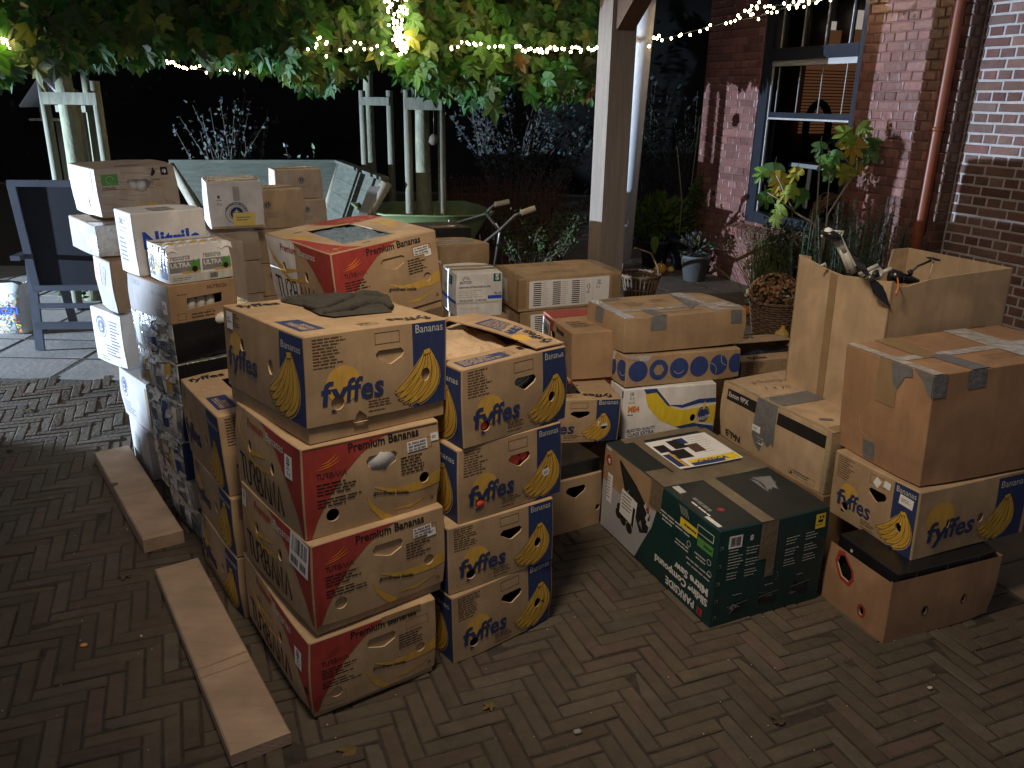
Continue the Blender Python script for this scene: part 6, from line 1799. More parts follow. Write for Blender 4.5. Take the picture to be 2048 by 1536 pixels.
fs = [(j * (NI + 1) + i, j * (NI + 1) + i + 1, (j + 1) * (NI + 1) + i + 1, (j + 1) * (NI + 1) + i) for j in range(NJ) for i in range(NI)]
o = vs[len(vs) // 2].copy()
def roll(px, rad, dz=0):
    rad = [r_ * 1.35 for r_ in rad]; P0 = [lid_pt(*q) + Vector((0, 0, r_ * .85 + dz)) for q, r_ in zip(px, rad)]; PP = []; RR = []
    for a in range(len(P0) - 1):
        for k in range(6): PP.append(P0[a].lerp(P0[a + 1], k / 6)); RR.append(rad[a] + (rad[a + 1] - rad[a]) * k / 6)
    PP.append(P0[-1]); RR.append(rad[-1])
    PP = [PP[max(0, i - 2)] * .25 + PP[i] * .5 + PP[min(len(PP) - 1, i + 2)] * .25 + Vector((0, 0, noise.noise(PP[i] * 40) * .003)) - o for i in range(len(PP))]
    m.tube(PP, [r_ * (1 + .12 * sin(i * 1.3)) for i, r_ in enumerate(RR)], 'cloth_olive', 12)
roll([(606, 613), (640, 626), (674, 614), (707, 603), (750, 602), (772, 608), (779, 614)], [.003, .006, .009, .011, .012, .010, .006], .004)
roll([(645, 629), (668, 629), (700, 624), (735, 617), (768, 616), (784, 621)], [.004, .008, .012, .015, .014, .007])
roll([(560, 601), (600, 597), (645, 595), (700, 594), (752, 600)], [.002, .004, .006, .006, .003])
m.add([p - o for p in vs], fs, 'cloth_olive', True)
tag(m.obj('sweater', None, o), 'folded olive grey sweater lying on the top front banana box', 'sweater')

# ---- aircraft parts in the tall open box
def aircraft():
    e = empty('drone', at(1700, 545, 3.0), 'hand built drone frame with a black propeller hanging over the rim of the tall box', 'drone')
    o = e.location.copy()
    def sub(m, name, par=e): m.v = [p - o for p in m.v]; return m.obj(name, par)
    m = MB(); Y = 3.02
    for a, b, r_ in (((1708, 545), (1690, 505), .012), ((1690, 505), (1672, 474), .010), ((1697, 545), (1680, 500), .006)): m.tube([at(*a, Y), at(*b, Y)], r_, 'light_plastic', 6)
    p, q = at(1703, 535, Y), at(1671, 470, Y)
    d = (q - p).normalized(); n = d.cross(Vector((.2, 1, 0))).normalized()
    m.box((p + q) / 2, ((q - p).length, .034, .010), 'light_plastic', Matrix((d, n, d.cross(n))).transposed())
    sub(m, 'arm')
    m = MB(); p = at(1663, 470, Y); m.lathe([(0, -.020), (.030, -.016), (.042, 0), (.028, .014), (0, .018)], p, 'black_plastic', 16, Matrix.Rotation(.35, 3, 'Y')); h = sub(m, 'motor_pod')
    m = MB(); m.lathe([(.016, 0), (.013, .010), (0, .015)], at(1656, 466, Y - .01) + Vector((0, 0, .006)), 'paper', 12); sub(m, 'dome')
    m = MB(); m.tube([at(1648, 471, Y), at(1642, 473, Y)], .006, 'light_plastic', 6); sub(m, 'bracket'); m = MB(); m.tube([at(1665, 462, Y), at(1687, 463, Y), at(1683, 472, Y), at(1668, 474, Y)], .0045, 'light_plastic', 6); sub(m, 'bracket')
    m = MB(); Y2 = 2.84; c = at(1740, 556, Y2)
    for tip in ((1697, 496), (1781, 615)):
        t = at(*tip, Y2 + (.06 if tip[0] < 1740 else -.03)); d = t - c; sd = Vector((d.z, 0, -d.x)).normalized()
        ws = [.006, .015, .020, .016, .008, .002]
        if tip[0] < 1740: ws = [w * .55 for w in ws]
        pts = [c + d * (i / 5) for i in range(6)]
        v_ = []
        for p, w in zip(pts, ws): v_ += [p + sd * w + Vector((0, -.004, 0)), p - sd * w + Vector((0, .004, 0)), p - sd * w + Vector((0, .007, 0)), p + sd * w + Vector((0, -.001, 0))]
        f_ = []
        for i in range(5):
            for k in range(4): f_.append((i * 4 + k, i * 4 + (k + 1) % 4, (i + 1) * 4 + (k + 1) % 4, (i + 1) * 4 + k))
        f_ += [(0, 1, 2, 3), (23, 22, 21, 20)]
        m.add(v_, f_, 'black_plastic', False)
    m.lathe([(0, -.012), (.012, -.012), (.012, .012), (0, .012)], c, 'steel', 12, Matrix.Rotation(pi / 2, 3, 'X')); m.tube([at(1731, 558, Y2 - .01), at(1736, 556, Y2)], .004, 'steel', 6)
    sub(m, 'propeller')
    m = MB(); Y = 2.98
    m.tube([at(1718, 549, Y), at(1756, 530, Y)], .0075, 'light_plastic', 7); m.tube([at(1722, 553, Y), at(1758, 536, Y)], .0045, 'light_plastic', 7)
    m.lathe([(.014, -.01), (.024, -.008), (.026, .006), (.014, .010), (.012, -.01)], at(1752, 547, Y), 'light_plastic', 18, Matrix.Rotation(pi / 2 - .3, 3, 'X')); m.lathe([(0, -.012), (.012, -.012), (.012, .012), (0, .012)], at(1750, 549, Y - .01), 'black_metal', 12, Matrix.Rotation(pi / 2 - .3, 3, 'X'))
    m.tube([at(1764, 545, Y), at(1783, 537, Y)], .008, 'light_plastic', 7); sub(m, 'frame_strut')
    m = MB(); m.tube([at(1640, 533, 3.1), at(1650, 527, 3.1), at(1652, 534, 3.1)], .005, 'light_plastic', 6); sub(m, 'bracket')
    e = empty('camera_unit', at(1810, 560, 3.05), 'black cylindrical camera unit with an umbrella shaped antenna in the tall box', 'camera'); o = e.location.copy()
    def sub2(m, name): m.v = [p - o for p in m.v]; return m.obj(name, e)
    m = MB(); Y = 3.05; ax = [at(1781, 551, Y), at(1800, 555, Y), at(1801, 555, Y), at(1818, 559, Y), at(1838, 562, Y)]
    m.tube(ax, [.026, .025, .020, .018, .006], 'black_plastic', 14); m.tube([at(1802, 556, Y), at(1804, 556, Y)], .0215, 'steel', 14); sub2(m, 'housing')
    m = MB(); m.tube([at(1820, 557, Y), at(1823, 543, Y), at(1836, 532, Y), at(1850, 526, Y), at(1862, 521, Y)], .0045, 'black_metal', 7); m.tube([at(1822, 549, Y - .01), at(1819, 541, Y)], .009, 'black_metal', 7); sub2(m, 'antenna_stalk')
    m = MB(); m.lathe([(0, -.004), (.026, -.002), (.025, .003), (0, .006)], at(1867, 518, Y), 'black_plastic', 18, Matrix.Rotation(.15, 3, 'Y')); sub2(m, 'antenna_disc')
    m = MB(); m.tube([at(1867, 523, Y), at(1857, 560, Y)], .0022, 'grip', 6); sub2(m, 'brass_rod')
    m = MB(); m.tube([at(1795, 556, 2.85), at(1797, 575, 2.80), at(1792, 584, 2.79), at(1794, 590, 2.79)], .003, 'ink_orange', 6)
    o = at(1795, 556, 2.85); m.v = [p - o for p in m.v]; tag(m.obj('loose_wire', None, o), 'short orange wire dangling over the rim of the tall box', 'wire')
aircraft()
# dark floor of gear inside the tall box
m = MB()
for i in range(7):
    m.box((random.uniform(-.2, .2), random.uniform(-.16, .16), .08 + .03 * i), (random.uniform(.08, .2), random.uniform(.05, .14), .06), random.choice(['black_plastic', 'kraft_dark']), Matrix.Rotation(random.uniform(0, 3), 3, 'Z'))
m = MB(); t_ = mk('T')
for i in range(9):
    a = random.uniform(0, 6.28); r1 = random.uniform(.05, .17)
    m.tube([(r1 * cos(a), r1 * sin(a), .04 + .03 * i), (-r1 * sin(a), r1 * cos(a), .09 + .03 * i)], .016, 'black_plastic', 7)
ob = m.obj('spare_parts'); ob.matrix_world = t_.mw; tag(ob, 'dark jumble of rods at the bottom of the tall box', 'spare parts')

# ---- wooden trough behind the cartons
def boards(m, C, n, th, mt, gap=.004):
    """C: top-left, top-right, bottom-right, bottom-left"""
    C = [Vector(c) for c in C]; nr = (C[1] - C[0]).cross(C[3] - C[0]).normalized() * th
    for i in range(n):
        a, b = i / n, (i + 1) / n - gap
        q = [C[0].lerp(C[3], a), C[1].lerp(C[2], a), C[1].lerp(C[2], b), C[0].lerp(C[3], b)]
        q2 = [p + nr for p in q]
        m.add(q + q2, [(0, 1, 2, 3), (7, 6, 5, 4), (0, 4, 5, 1), (1, 5, 6, 2), (2, 6, 7, 3), (3, 7, 4, 0)], mt)
ZT = .98
BL_, BR_, FR_ = atz(345, 325, ZT), atz(676, 325, ZT), atz(768, 360, ZT)
FL_ = BL_ + (FR_ - BR_)
tr_ = empty('board_bench', (BL_ + FR_) / 2 - Vector((0, 0, ZT)), 'greenish board bench back with one angled side wing behind the cartons', 'bench')
cen = (BL_ + FR_) / 2; off = tr_.location.copy()
def inn(p, z): q = cen + (p - cen) * .72; q.z = z; return q
def tsub(m, nm, mt=None): m.v = [p - off for p in m.v]; return m.obj(nm, tr_)
for a, b, nm in ((BL_, BR_, 'back_boards'), (BR_, FR_, 'end_boards')):
    m = MB(); boards(m, [a, b, inn(b, .42), inn(a, .42)], 4, .028, 'timber_green'); tsub(m, nm)
m = MB()
for a, b in ((BL_, BR_), (BR_, FR_)):
    d = b - a; m.box((a + b) / 2 + Vector((0, 0, .014)), (d.length + .06, .075, .028), 'timber_green', Matrix.Rotation(atan2(d.y, d.x), 3, 'Z'))
tsub(m, 'rim_boards')
for p in (BL_, BR_, FR_):
    m = MB(); q = inn(p, .0); q2 = p + (p - cen) * .02; m.tube([Vector((q.x, q.y, 0)), inn(p, .42), q2 - Vector((0, 0, .02))], .05, 'timber_grey', 4); tsub(m, 'corner_post')
m = MB(); a, b = FR_ + Vector((-.05, -.03, -.05)), inn(FR_, .45) + Vector((.05, -.06, 0)); d = Vector((.07, .02, 0))
m.add([a - d, a + d, b + d, b - d], [(0, 1, 2, 3)], 'window_white'); m.add([a - d + Vector((0, .01, 0)), a + d + Vector((0, .01, 0)), b + d + Vector((0, .01, 0)), b - d + Vector((0, .01, 0))], [(3, 2, 1, 0)], 'window_white'); tsub(m, 'corner_strip')

# ---- wheelbarrow
wb = empty('wheelbarrow', atz(850, 420, .70) - Vector((0, 0, .70)), 'green wheelbarrow with pale handle grips behind the tilted banana box', 'wheelbarrow'); off = wb.location.copy()
rim = [atz(u, v, .70) for u, v in ((706, 413), (735, 408), (790, 404), (925, 402.5), (955, 410), (985, 423), (978, 429), (880, 432), (770, 429), (722, 420))]
rim[0].z += .03
cen = sum(rim, Vector()) / len(rim)
m = MB(); rings = []
for k, (sc, z) in enumerate(((1.03, .692), (1.03, .705), (.985, .70), (.90, .62), (.72, .42), (.60, .36), (0, .355))):
    rings.append([Vector(((cen.x + (p.x - cen.x) * sc), (cen.y + (p.y - cen.y) * sc), z + (p.z - .70))) for p in rim])
vs = [p - off for r_ in rings for p in r_]; n = len(rim)
m.add(vs, [(k * n + i, k * n + (i + 1) % n, (k + 1) * n + (i + 1) % n, (k + 1) * n + i) for k in range(6) for i in range(n)], 'barrow_green', True); m.obj('tray', wb)
def sub(m, nm, par=wb):
    m.v = [p - off for p in m.v]; return m.obj(nm, par)
for pts, g0, g1_, sd in (([(700, 520), (880, 520), (955, 496), (1000, 460), (1030, 431), (1042, 426)], (1042, 426), (1071, 416), 6.35), ([(760, 470), (900, 450), (972, 428), (980, 417), (990, 409)], (990, 409), (1019, 403), 7.0)):
    m = MB(); m.tube([at(u, v, sd + (.15 if u < 900 else 0)) for u, v in pts], .013, 'steel', 10); h_ = sub(m, 'handle')
    m = MB(); m.tube([at(*g0, sd), at(*[(g0[i] * .97 + g1_[i] * .03) for i in (0, 1)], sd), at(*g1_, sd)], [.026, .022, .022], 'grip', 12); sub(m, 'grip', h_)
m = MB(); m.tube([at(972, 426, 6.8), at(1000, 462, 6.4), atz(985, 560, 0)], .014, 'steel', 8); sub(m, 'leg')
m = MB(); m.tube([at(900, 440, 6.9), atz(880, 545, 0)], .014, 'steel', 8); sub(m, 'leg')
m = MB(); c = atz(700, 520, .18); m.tube([c + Vector((.14 * cos(t), 0, .14 * sin(t))) for t in [k * 2 * pi / 20 for k in range(21)]], .04, 'black_plastic', 8); sub(m, 'wheel')

# ---- garden chair seen from behind
cb = atz(88, 702, 0); ch = empty('garden_chair', cb, 'dark blue grey garden chair with a mesh back, beside the far left column', 'chair', rz=.10)
def bar(nm, a, b, w, d, mt='chair_frame', par=ch):
    a, b = Vector(a), Vector(b); D = b - a; m = MB(); m.box((a + b) / 2, (D.length, w, d), mt, D.to_track_quat('X', 'Z').to_matrix()); return m.obj(nm, par)
CW = .54
for x in (0, CW):
    bar('rear_leg', (x - .03, .02, 0), (x - .03, .10, .62), .055, .022); bar('front_leg', (x - .03, .58, 0), (x - .03, .46, .62), .055, .022)
    bar('armrest', (x - .045, -.06, .635), (x - .045, .56, .635), .06, .03)
    bar('back_upright', (x, .06, .40), (x, -.03, 1.10), .05, .025); bar('seat_rail', (x, .05, .40), (x, .55, .42), .04, .025)
bar('top_rail', (-.02, -.03, 1.10), (CW + .02, -.03, 1.10), .03, .04); bar('cross_rail', (0, .05, .42), (CW, .05, .42), .03, .035); bar('cross_rail', (0, .04, .30), (CW, .04, .30), .028, .03); bar('foot_rail', (-.03, .02, .17), (CW, .02, .17), .03, .045)
m = MB(); m.add([(0, .055, .44), (CW, .055, .44), (CW, -.025, 1.09), (0, -.025, 1.09), (0, .065, .44), (CW, .065, .44), (CW, -.015, 1.09), (0, -.015, 1.09)], [(0, 1, 2, 3), (7, 6, 5, 4), (0, 3, 7, 4), (1, 5, 6, 2)], 'chair_mesh'); m.obj('mesh_back', ch)
m = MB(); m.box((CW / 2, .30, .41), (CW, .5, .01), 'chair_mesh'); m.obj('mesh_seat', ch)

# ---- shopping bag
bg = empty('shopping_bag', atz(20, 662, 0), 'white patterned shopping bag with blue letters at the left edge', 'bag', rz=-.05)
m = MB(); W2, D2, H2 = .17, .09, .36
P_ = []
for k, (z, sx, sy) in enumerate(((0, .92, .8), (.02, 1, 1), (.18, 1.06, 1.1), (.30, 1.02, .8), (H2, 1.08, .45))):
    for i in range(16):
        a = 2 * pi * i / 16; cx = math.copysign(abs(cos(a)) ** .45, cos(a)); cy = math.copysign(abs(sin(a)) ** .45, sin(a))
        P_.append((cx * W2 * sx + .004 * sin(i * 3 + k), cy * D2 * sy + .006 * sin(i * 5 + k * 2), z + (.012 * sin(i * 2.1) if k == 4 else 0)))
m.add(P_, [(k * 16 + i, k * 16 + (i + 1) % 16, (k + 1) * 16 + (i + 1) % 16, (k + 1) * 16 + i) for k in range(4) for i in range(16)], 'bag_white', True)
m.obj('bag_body', bg)
A = Art(.34, .36, 4)
A.text('ACTION', .03, .155, .075, 'ink_brightblue', 5, .03, width=.30)
for i in range(110):
    x, y = A.rnd.uniform(.01, .33), A.rnd.uniform(.01, .28)
    A.stroke([(x, y), (x + A.rnd.uniform(-.02, .02), y + A.rnd.uniform(.01, .03)), (x + A.rnd.uniform(-.02, .03), y + A.rnd.uniform(0, .03))], A.rnd.uniform(.003, .010), A.rnd.choice(['ink_green', 'ink_teal', 'ink_orange', 'ink_red', 'ink_vivid_yellow', 'ink_orange', 'ink_blue2', 'ink_green']), 1 + i * .02)
m = MB()
for p, mt, lv in A.P: m.add([Vector((u - .17, -D2 * (1.10 if v > .02 else 1) - .004 - .0004 * lv + (.03 if v > .26 else 0), v)) for u, v in p], [tuple(range(len(p)))], mt)
tag(m.obj('print', bg))
m = MB(); m.box((-.09, 0, .36), (.10, .06, .06), 'ink_vivid_yellow', Matrix.Rotation(.2, 3, 'Y')); m.obj('yellow_packet', None, atz(20, 662, 0)); tag(bpy.data.objects['yellow_packet'], 'yellow packet sticking out of the shopping bag', 'packet')

# ================================================================ PLANTS
def leaf_outline(kind):
    if kind == 'plane':
        tips = [(-58, .55), (-22, .62), (-2, .42), (8, .60), (28, .92), (42, .66), (52, .50), (64, .62), (76, .78), (90, 1.08)]
    elif kind == 'fig':
        tips = [(-60, .50), (-25, .60), (0, .70), (12, .55), (22, .36), (38, .62), (52, .80), (62, .55), (70, .40), (80, .80), (90, .95)]
    else:
        tips = [(-50, .18), (-10, .22), (30, .30), (60, .50), (90, 1.0)]
    r_ = [(radians(a), l) for a, l in tips]
    l_ = [(pi - a, l) for a, l in r_[:-1]][::-1]
    return [(l * cos(a), l * sin(a)) for a, l in r_ + l_]
OUT = {k: leaf_outline(k) for k in ('plane', 'fig', 'oval')}
def put_leaf(m, p, size, tipdir, nrm, kind, col, mt='leaf', curl=.25):
    t = Vector(tipdir).normalized(); n = Vector(nrm); n = (n - t * n.dot(t))
    if n.length < .05: n = t.orthogonal()
    n.normalize(); s = t.cross(n)
    o = OUT[kind]; vs = [Vector(p)]; ph = rnd.uniform(0, 6.28)
    for x, y in o:
        z = -curl * (x * x) - curl * .5 * y * abs(y) + .07 * sin(7 * x + 4 * y + ph) + .10 * abs(x) * sin(ph)
        vs.append(Vector(p) + (s * x + t * y + n * z) * size)
    k = len(o)
    m.add(vs, [(0, i, i + 1) for i in range(1, k)] + [(0, k, 1)], mt, False, col)
rnd = random.Random(77)
def rv(): 
    while True:
        v = Vector((rnd.uniform(-1, 1), rnd.uniform(-1, 1), rnd.uniform(-1, 1)))
        if .05 < v.length < 1: return v.normalized()
def gcol(yel=.12, brown=.03, base=(.042, .112, .018)):
    t = rnd.random()
    if t < brown: c = (.13, .075, .02)
    elif t < brown + yel: c = (.15, .19, .03)
    else: c = tuple(base[i] * rnd.uniform(.6, 1.4) for i in range(3))
    return c

# canopy: pleached plane trees. low edge follows the photograph's ragged line
LOW = [(-80, 185), (0, 165), (60, 120), (190, 120), (260, 112), (330, 105), (400, 118), (560, 130), (600, 160), (650, 172), (690, 150), (760, 100), (800, 135), (850, 170), (900, 185), (990, 200), (1012, 140), (1050, 175), (1110, 195), (1150, 175), (1188, 190)]
def low(u):
    for (a, b), (c, d) in zip(LOW, LOW[1:]):
        if a <= u <= c: return b + (d - b) * (u - a) / (c - a)
    return 150
def plane_tree(name, lab, tu, tv, Y, r0, crown, nleaf, bend=0, ztop=2.5):
    base = at(tu, tv, Y); base.z = 0
    e = empty('plane_tree', base, lab, 'tree', 'pleached plane trees hung with lights')
    m = MB(); pts = [Vector((bend * sin(z * 1.2) * .04, .0, z)) for z in (0, .4, .8, 1.2, 1.6, 2.0, 2.4)]
    m.tube(pts, [r0 * 1.15, r0 * 1.03, r0, r0 * .95, r0 * .9, r0 * .85, r0 * .7], 'bark', 12); m.obj('trunk', e)
    m = MB()
    u0, u1, y0, y1 = crown
    for i in range(16):
        a = rnd.uniform(0, 6.28); z = rnd.uniform(1.95, 2.35)
        q = at(rnd.uniform(u0, u1), 60, rnd.uniform(y0, y1)) - base; q.z = z + rnd.uniform(-.1, .2)
        m.tube([(0, 0, z - .1), (q * .5) + Vector((0, 0, z * .5 + .05)), q], [.022, .014, .006], 'twig', 6)
    m.obj('branches', e)
    m = MB(); k = 0
    while k < nleaf:
        u = rnd.uniform(u0, u1); Yd = rnd.uniform(y0, y1)
        vb = low(u) + rnd.gauss(0, 9)
        v = vb - abs(rnd.gauss(0, 1)) * 75 if rnd.random() < .45 else rnd.uniform(-130, vb)
        if v > 240: continue
        p = at(u, v, Yd)
        if p.z > ztop + .2: continue
        if abs(u - 792) < 24 and v < 112 and Yd < 6.9: continue
        if (u > 1040 or 330 < u < 560) and v > 82 and Yd < 7.3 and v < 150 and rnd.random() < .75: continue
        sz = rnd.uniform(.065, .125)
        tip = Vector((rnd.gauss(0, .5), rnd.gauss(0, .35), -1)); nr = Vector((rnd.gauss(0, .5), -1, rnd.uniform(-.3, .9)))
        c = gcol(.05, .006)
        p -= base
        put_leaf(m, p, sz, tip, nr, 'plane', c, 'leaf', rnd.uniform(.15, .6))
        if rnd.random() < .25: m.tube([p - tip.normalized() * sz * .7 + Vector((0, .01, .02)), p], .0018, 'twig', 4)
        k += 1
    m.obj('crown', e)
    return e
plane_tree('a', 'plane tree at the left with its trunk between pale stakes, large dark leaves', 132, 230, 6.65, .07, (-120, 330, 5.0, 7.2), 1500, .6)
plane_tree('b', 'slim plane tree just behind the left one', 180, 240, 8.2, .04, (250, 620, 5.9, 8.0), 1600, .3)
plane_tree('c', 'plane tree behind the board bench, left of the bright light cluster', 745, 260, 8.55, .055, (540, 860, 6.3, 7.9), 1800, -.8)
plane_tree('d', 'plane tree carrying the bright light cluster, its trunk between stakes', 853, 290, 7.45, .07, (790, 1190, 6.5, 7.9), 2300, -.9)

# tree stakes with their cross bars
def stakes(lab, us, Y, vtop, bar_u, bar_v, bw, pale=1, lean=0):
    ps = [at(u, 260, Y + dy) for u, dy in us]
    b = sum(ps, Vector()) / len(ps); b.z = 0
    e = empty('tree_stakes', b, lab, 'tree stakes', 'stake frames holding the trees')
    for (u, dy), vt in zip(us, vtop):
        p = at(u, 260, Y + dy); z1 = at(u, vt, Y + dy).z; m = MB(); x = Vector((p.x, p.y, 0)) - b
        m.tube([x, x + Vector((lean * .5, 0, z1 / 2)), x + Vector((lean, 0, z1))], [.036, .035, .033], 'stake', 10); m.obj('stake', e)
    for k, (a, c) in enumerate(bar_u):
        p, q = at(a, bar_v[k], Y - .05 + k * .35), at(c, bar_v[k], Y - .05 + k * .35); q.z = p.z; d = q - p; m = MB()
        m.box((p + q) / 2 - b, (d.length, .025, bw), 'stake', Matrix.Rotation(atan2(d.y, d.x), 3, 'Z')); m.obj('cross_bar', e)
stakes('greenish stake frame with a wide cross bar round the left tree trunk', [((99), 0), (203, 0), (160, .5)], 6.3, (165, 162, 180), [(83, 193)], [196], .085)
stakes('stakes of the slim tree behind the left frame', [(168, 0), (188, .1)], 8.1, (190, 185), [(112, 172)], [217], .06)
stakes('pair of thin pale stakes behind the board bench', [(727, 0), (781, 0)], 8.3, (181, 181), [(718, 778)], [202], .075)
stakes('two pale stakes and a short cross bar right of the bright light cluster', [(816, 0), (883, .1)], 7.1, (180, 212), [(809, 884)], [207], .095)
# hanging feeder
p = at(868, 279, 7.0); e = empty('hanging_feeder', p, 'brown coconut feeder hanging from the cross bar beside the right hand trunk', 'feeder')
m = MB(); m.lathe([(0, -.048), (.03, -.038), (.042, 0), (.032, .034), (0, .045)], (0, 0, 0), 'twig', 14, Matrix.Rotation(.5, 3, 'Y')); m.obj('shell', e)
m = MB(); m.tube([(0, 0, .04), (.0, 0, .28)], .002, 'steel', 5); m.obj('wire', e)
# bird table behind the left tree
p = at(108, 190, 8.8); p.z = 0; e = empty('bird_table', p, 'small bird table with a pitched roof behind the left tree', 'bird table'); z = at(108, 190, 8.8).z
m = MB(); m.tube([(0, 0, 0), (0, 0, z - .25)], .03, 'timber_grey', 8); m.obj('post', e)
m = MB(); m.box((0, 0, z - .24), (.42, .32, .02), 'timber_grey'); m.obj('platform', e)
m = MB()
for s in (-1, 1):
    m.box((s * .14, 0, z + .02), (.36, .40, .02), 'pipe_white', Matrix.Rotation(s * .85, 3, 'Y'))
m.obj('roof', e)
m = MB()
for s in (-1, 1):
    m = MB(); m.box((s * .16, 0, z - .15), (.02, .02, .18), 'timber_grey'); m.obj('roof_post', e)

# ---- lights on strings
def garland(lab, paths, nb, spread, wires=1, r=.0085):
    """paths: list of polylines [(u, v, Y)...]; bulbs scattered round them"""
    o = at(*paths[0][0]); e = empty('string_lights', o, lab, 'string lights', 'warm white string lights')
    for P in paths:
        pts = [at(*q) - o for q in P]
        for w_ in range(wires):
            off_ = Vector((0, 0, .012 * w_))
            m = MB(); m.tube([p + off_ + Vector((0, 0, rnd.uniform(-.006, .006))) for p in pts], .0022, 'cable', 5); m.obj('cable', e)
    b = MB(); b.lathe([(0, -r * 1.2), (r * .8, -r * .7), (r, 0), (r * .8, r * .7), (0, r * 1.2)], (0, 0, 0), 'bulb_glow', 8)
    first = None; tot = sum(len(P) - 1 for P in paths)
    for i in range(nb):
        P = paths[int(i * len(paths) / nb)]; t = ((i * .618034) % 1) * (len(P) - 1); k = min(int(t), len(P) - 2); f = t - k
        q = [P[k][j] * (1 - f) + P[k + 1][j] * f for j in range(3)]
        p = at(*q) - o + Vector((rnd.gauss(0, spread), rnd.gauss(0, spread), rnd.gauss(0, spread)))
        if first is None: first = b.obj('bulb', e); ob = first
        else:
            ob = first.copy(); COL.objects.link(ob)
        ob.location = p
    return e
def glow(name, u, v, Y, pw, r=.05):
    return lamp(name, 'POINT', at(u, v, Y), pw, (1, .70, .36), None, r)
garland('sagging string of warm bulbs below the leaves at the left', [[(325, 115, 6.6), (345, 128, 6.7), (380, 137, 6.8), (440, 141, 6.9), (510, 140, 7.0), (552, 132, 7.0)]], 34, .012)
garland('bulbs scattered through the leaves over the board bench', [[(552, 132, 6.6), (600, 98, 6.3), (640, 88, 6.2), (700, 92, 6.0), (770, 95, 6.0)]], 26, .03)
garland('dense vertical cluster of bulbs hanging beside the trunk', [[(776, -40, 6.25), (782, 10, 6.25), (790, 55, 6.25), (798, 85, 6.25), (806, 108, 6.25)], [(803, -40, 6.25), (803, 10, 6.25), (803, 50, 6.25), (803, 80, 6.25), (808, 100, 6.25)]], 96, .022, 2)
garland('bright string of bulbs emerging from the leaves left of the post', [[(900, 92, 6.25), (960, 88, 6.25), (1040, 95, 6.1), (1075, 103, 6.0), (1110, 98, 6.0), (1150, 96, 6.0), (1200, 97, 5.9)]], 44, .012)
garland('rising string of bulbs from the post to the house window', [[(1296, 82, 5.9), (1330, 75, 6.0), (1390, 62, 6.2), (1450, 45, 6.4), (1510, 35, 6.6), (1570, 15, 6.7), (1610, 2, 6.75), (1680, -25, 6.8)], [(1480, 28, 6.5), (1530, 12, 6.6), (1600, 8, 6.7), (1660, -4, 6.8)]], 58, .016)
garland('few bulbs among the leaves in the upper left corner', [[(-30, 70, 5.2), (5, 80, 5.2), (20, 93, 5.2), (-20, 100, 5.2)]], 14, .012)
glow('string_glow', 798, 60, 6.2, 13, .2); glow('string_glow', 860, 40, 6.7, 6, .2); glow('string_glow', 640, 88, 6.4, 4, .15); glow('string_glow', 440, 120, 6.6, 3, .15); glow('string_glow', 1090, 98, 6.5, 3, .15); glow('string_glow', 970, 80, 6.4, 6, .2)
glow('string_glow', 1420, 55, 6.1, 1.2); glow('string_glow', 1600, 8, 6.3, .6); glow('string_glow', 5, 85, 5.1, 3); glow('string_glow', 250, 60, 6.2, 4); glow('string_glow', 120, 50, 5.6, 2.5)

# ---- shrubs of the dark garden
def twiggy(name, lab, base, tips, nleaf, sz, col, cat='shrub', mt='leaf_dull', sp=.12, kind='oval', rad=.008, jitter=.25):
    e = empty(name, base, lab, cat)
    m = MB(); L_ = MB()
    for t in tips:
        t = Vector(t) - base
        mid = t * .5 + Vector((rnd.gauss(0, sp), rnd.gauss(0, sp), .1 * t.z))
        m.tube([(0, 0, 0), mid * .5, mid, t], [rad, rad * .8, rad * .6, rad * .25], 'twig', 5)
        for i in range(nleaf):
            f = rnd.uniform(.35, 1.02); p = (mid * .5).lerp(mid, f * 2) if f < .5 else mid.lerp(t, f * 2 - 1)
            p = p + rv() * sp * rnd.uniform(0, 1)
            c = tuple(q * rnd.uniform(1 - jitter, 1 + jitter) for q in col)
            put_leaf(L_, p, sz * rnd.uniform(.6, 1.2), rv() + Vector((0, 0, .4)), rv() + Vector((-.3, -.8, .2)), kind, c, mt)
    m.obj('stems', e); L_.obj('foliage', e)
    return e
gr = lambda u, v, Y: at(u, v, Y)
def G0(p): q = p.copy(); q.z = 0; return q
twiggy('silvery_shrub', 'sparse silvery shrub rising behind the left part of the board bench', G0(at(455, 325, 9.3)), [at(u, v, 9.3 + rnd.uniform(-.3, .3)) for u, v in ((345, 250), (360, 235), (385, 210), (405, 235), (420, 215), (440, 200), (455, 235), (470, 205), (492, 180), (500, 210), (515, 250), (535, 218), (530, 245), (470, 260), (440, 270), (490, 275), (400, 262), (455, 290))], 30, .045, (.075, .10, .095), sp=.07)
twiggy('silvery_shrub', 'small silvery sprig behind the right part of the board bench', G0(at(600, 330, 9.0)), [at(u, v, 9.0) for u, v in ((572, 295), (578, 308), (598, 312), (628, 300), (615, 315))], 14, .05, (.22, .26, .25), sp=.03)
twiggy('large_shrub', 'large loose blue grey shrub in the dark between the trees and the post', G0(at(1030, 345, 9.8)), [at(rnd.uniform(895, 1185), rnd.uniform(160, 330), 9.8 + rnd.uniform(-.6, .6)) for _ in range(42)], 46, .055, (.065, .080, .082), sp=.12)
twiggy('dark_conifer', 'dark evergreen mass right of the post, far behind', G0(at(1330, 390, 11)), [at(rnd.uniform(1255, 1400), rnd.uniform(110, 350), 11 + rnd.uniform(-.6, .6)) for _ in range(34)], 30, .06, (.035, .055, .05), sp=.14)
twiggy('low_shrub', 'low green shrub on the bed behind the list cartons', G0(at(1070, 500, 7.6)), [at(rnd.uniform(975, 1175), rnd.uniform(420, 490), 7.6 + rnd.uniform(-.4, .4)) for _ in range(36)], 34, .04, (.06, .085, .028), sp=.06)
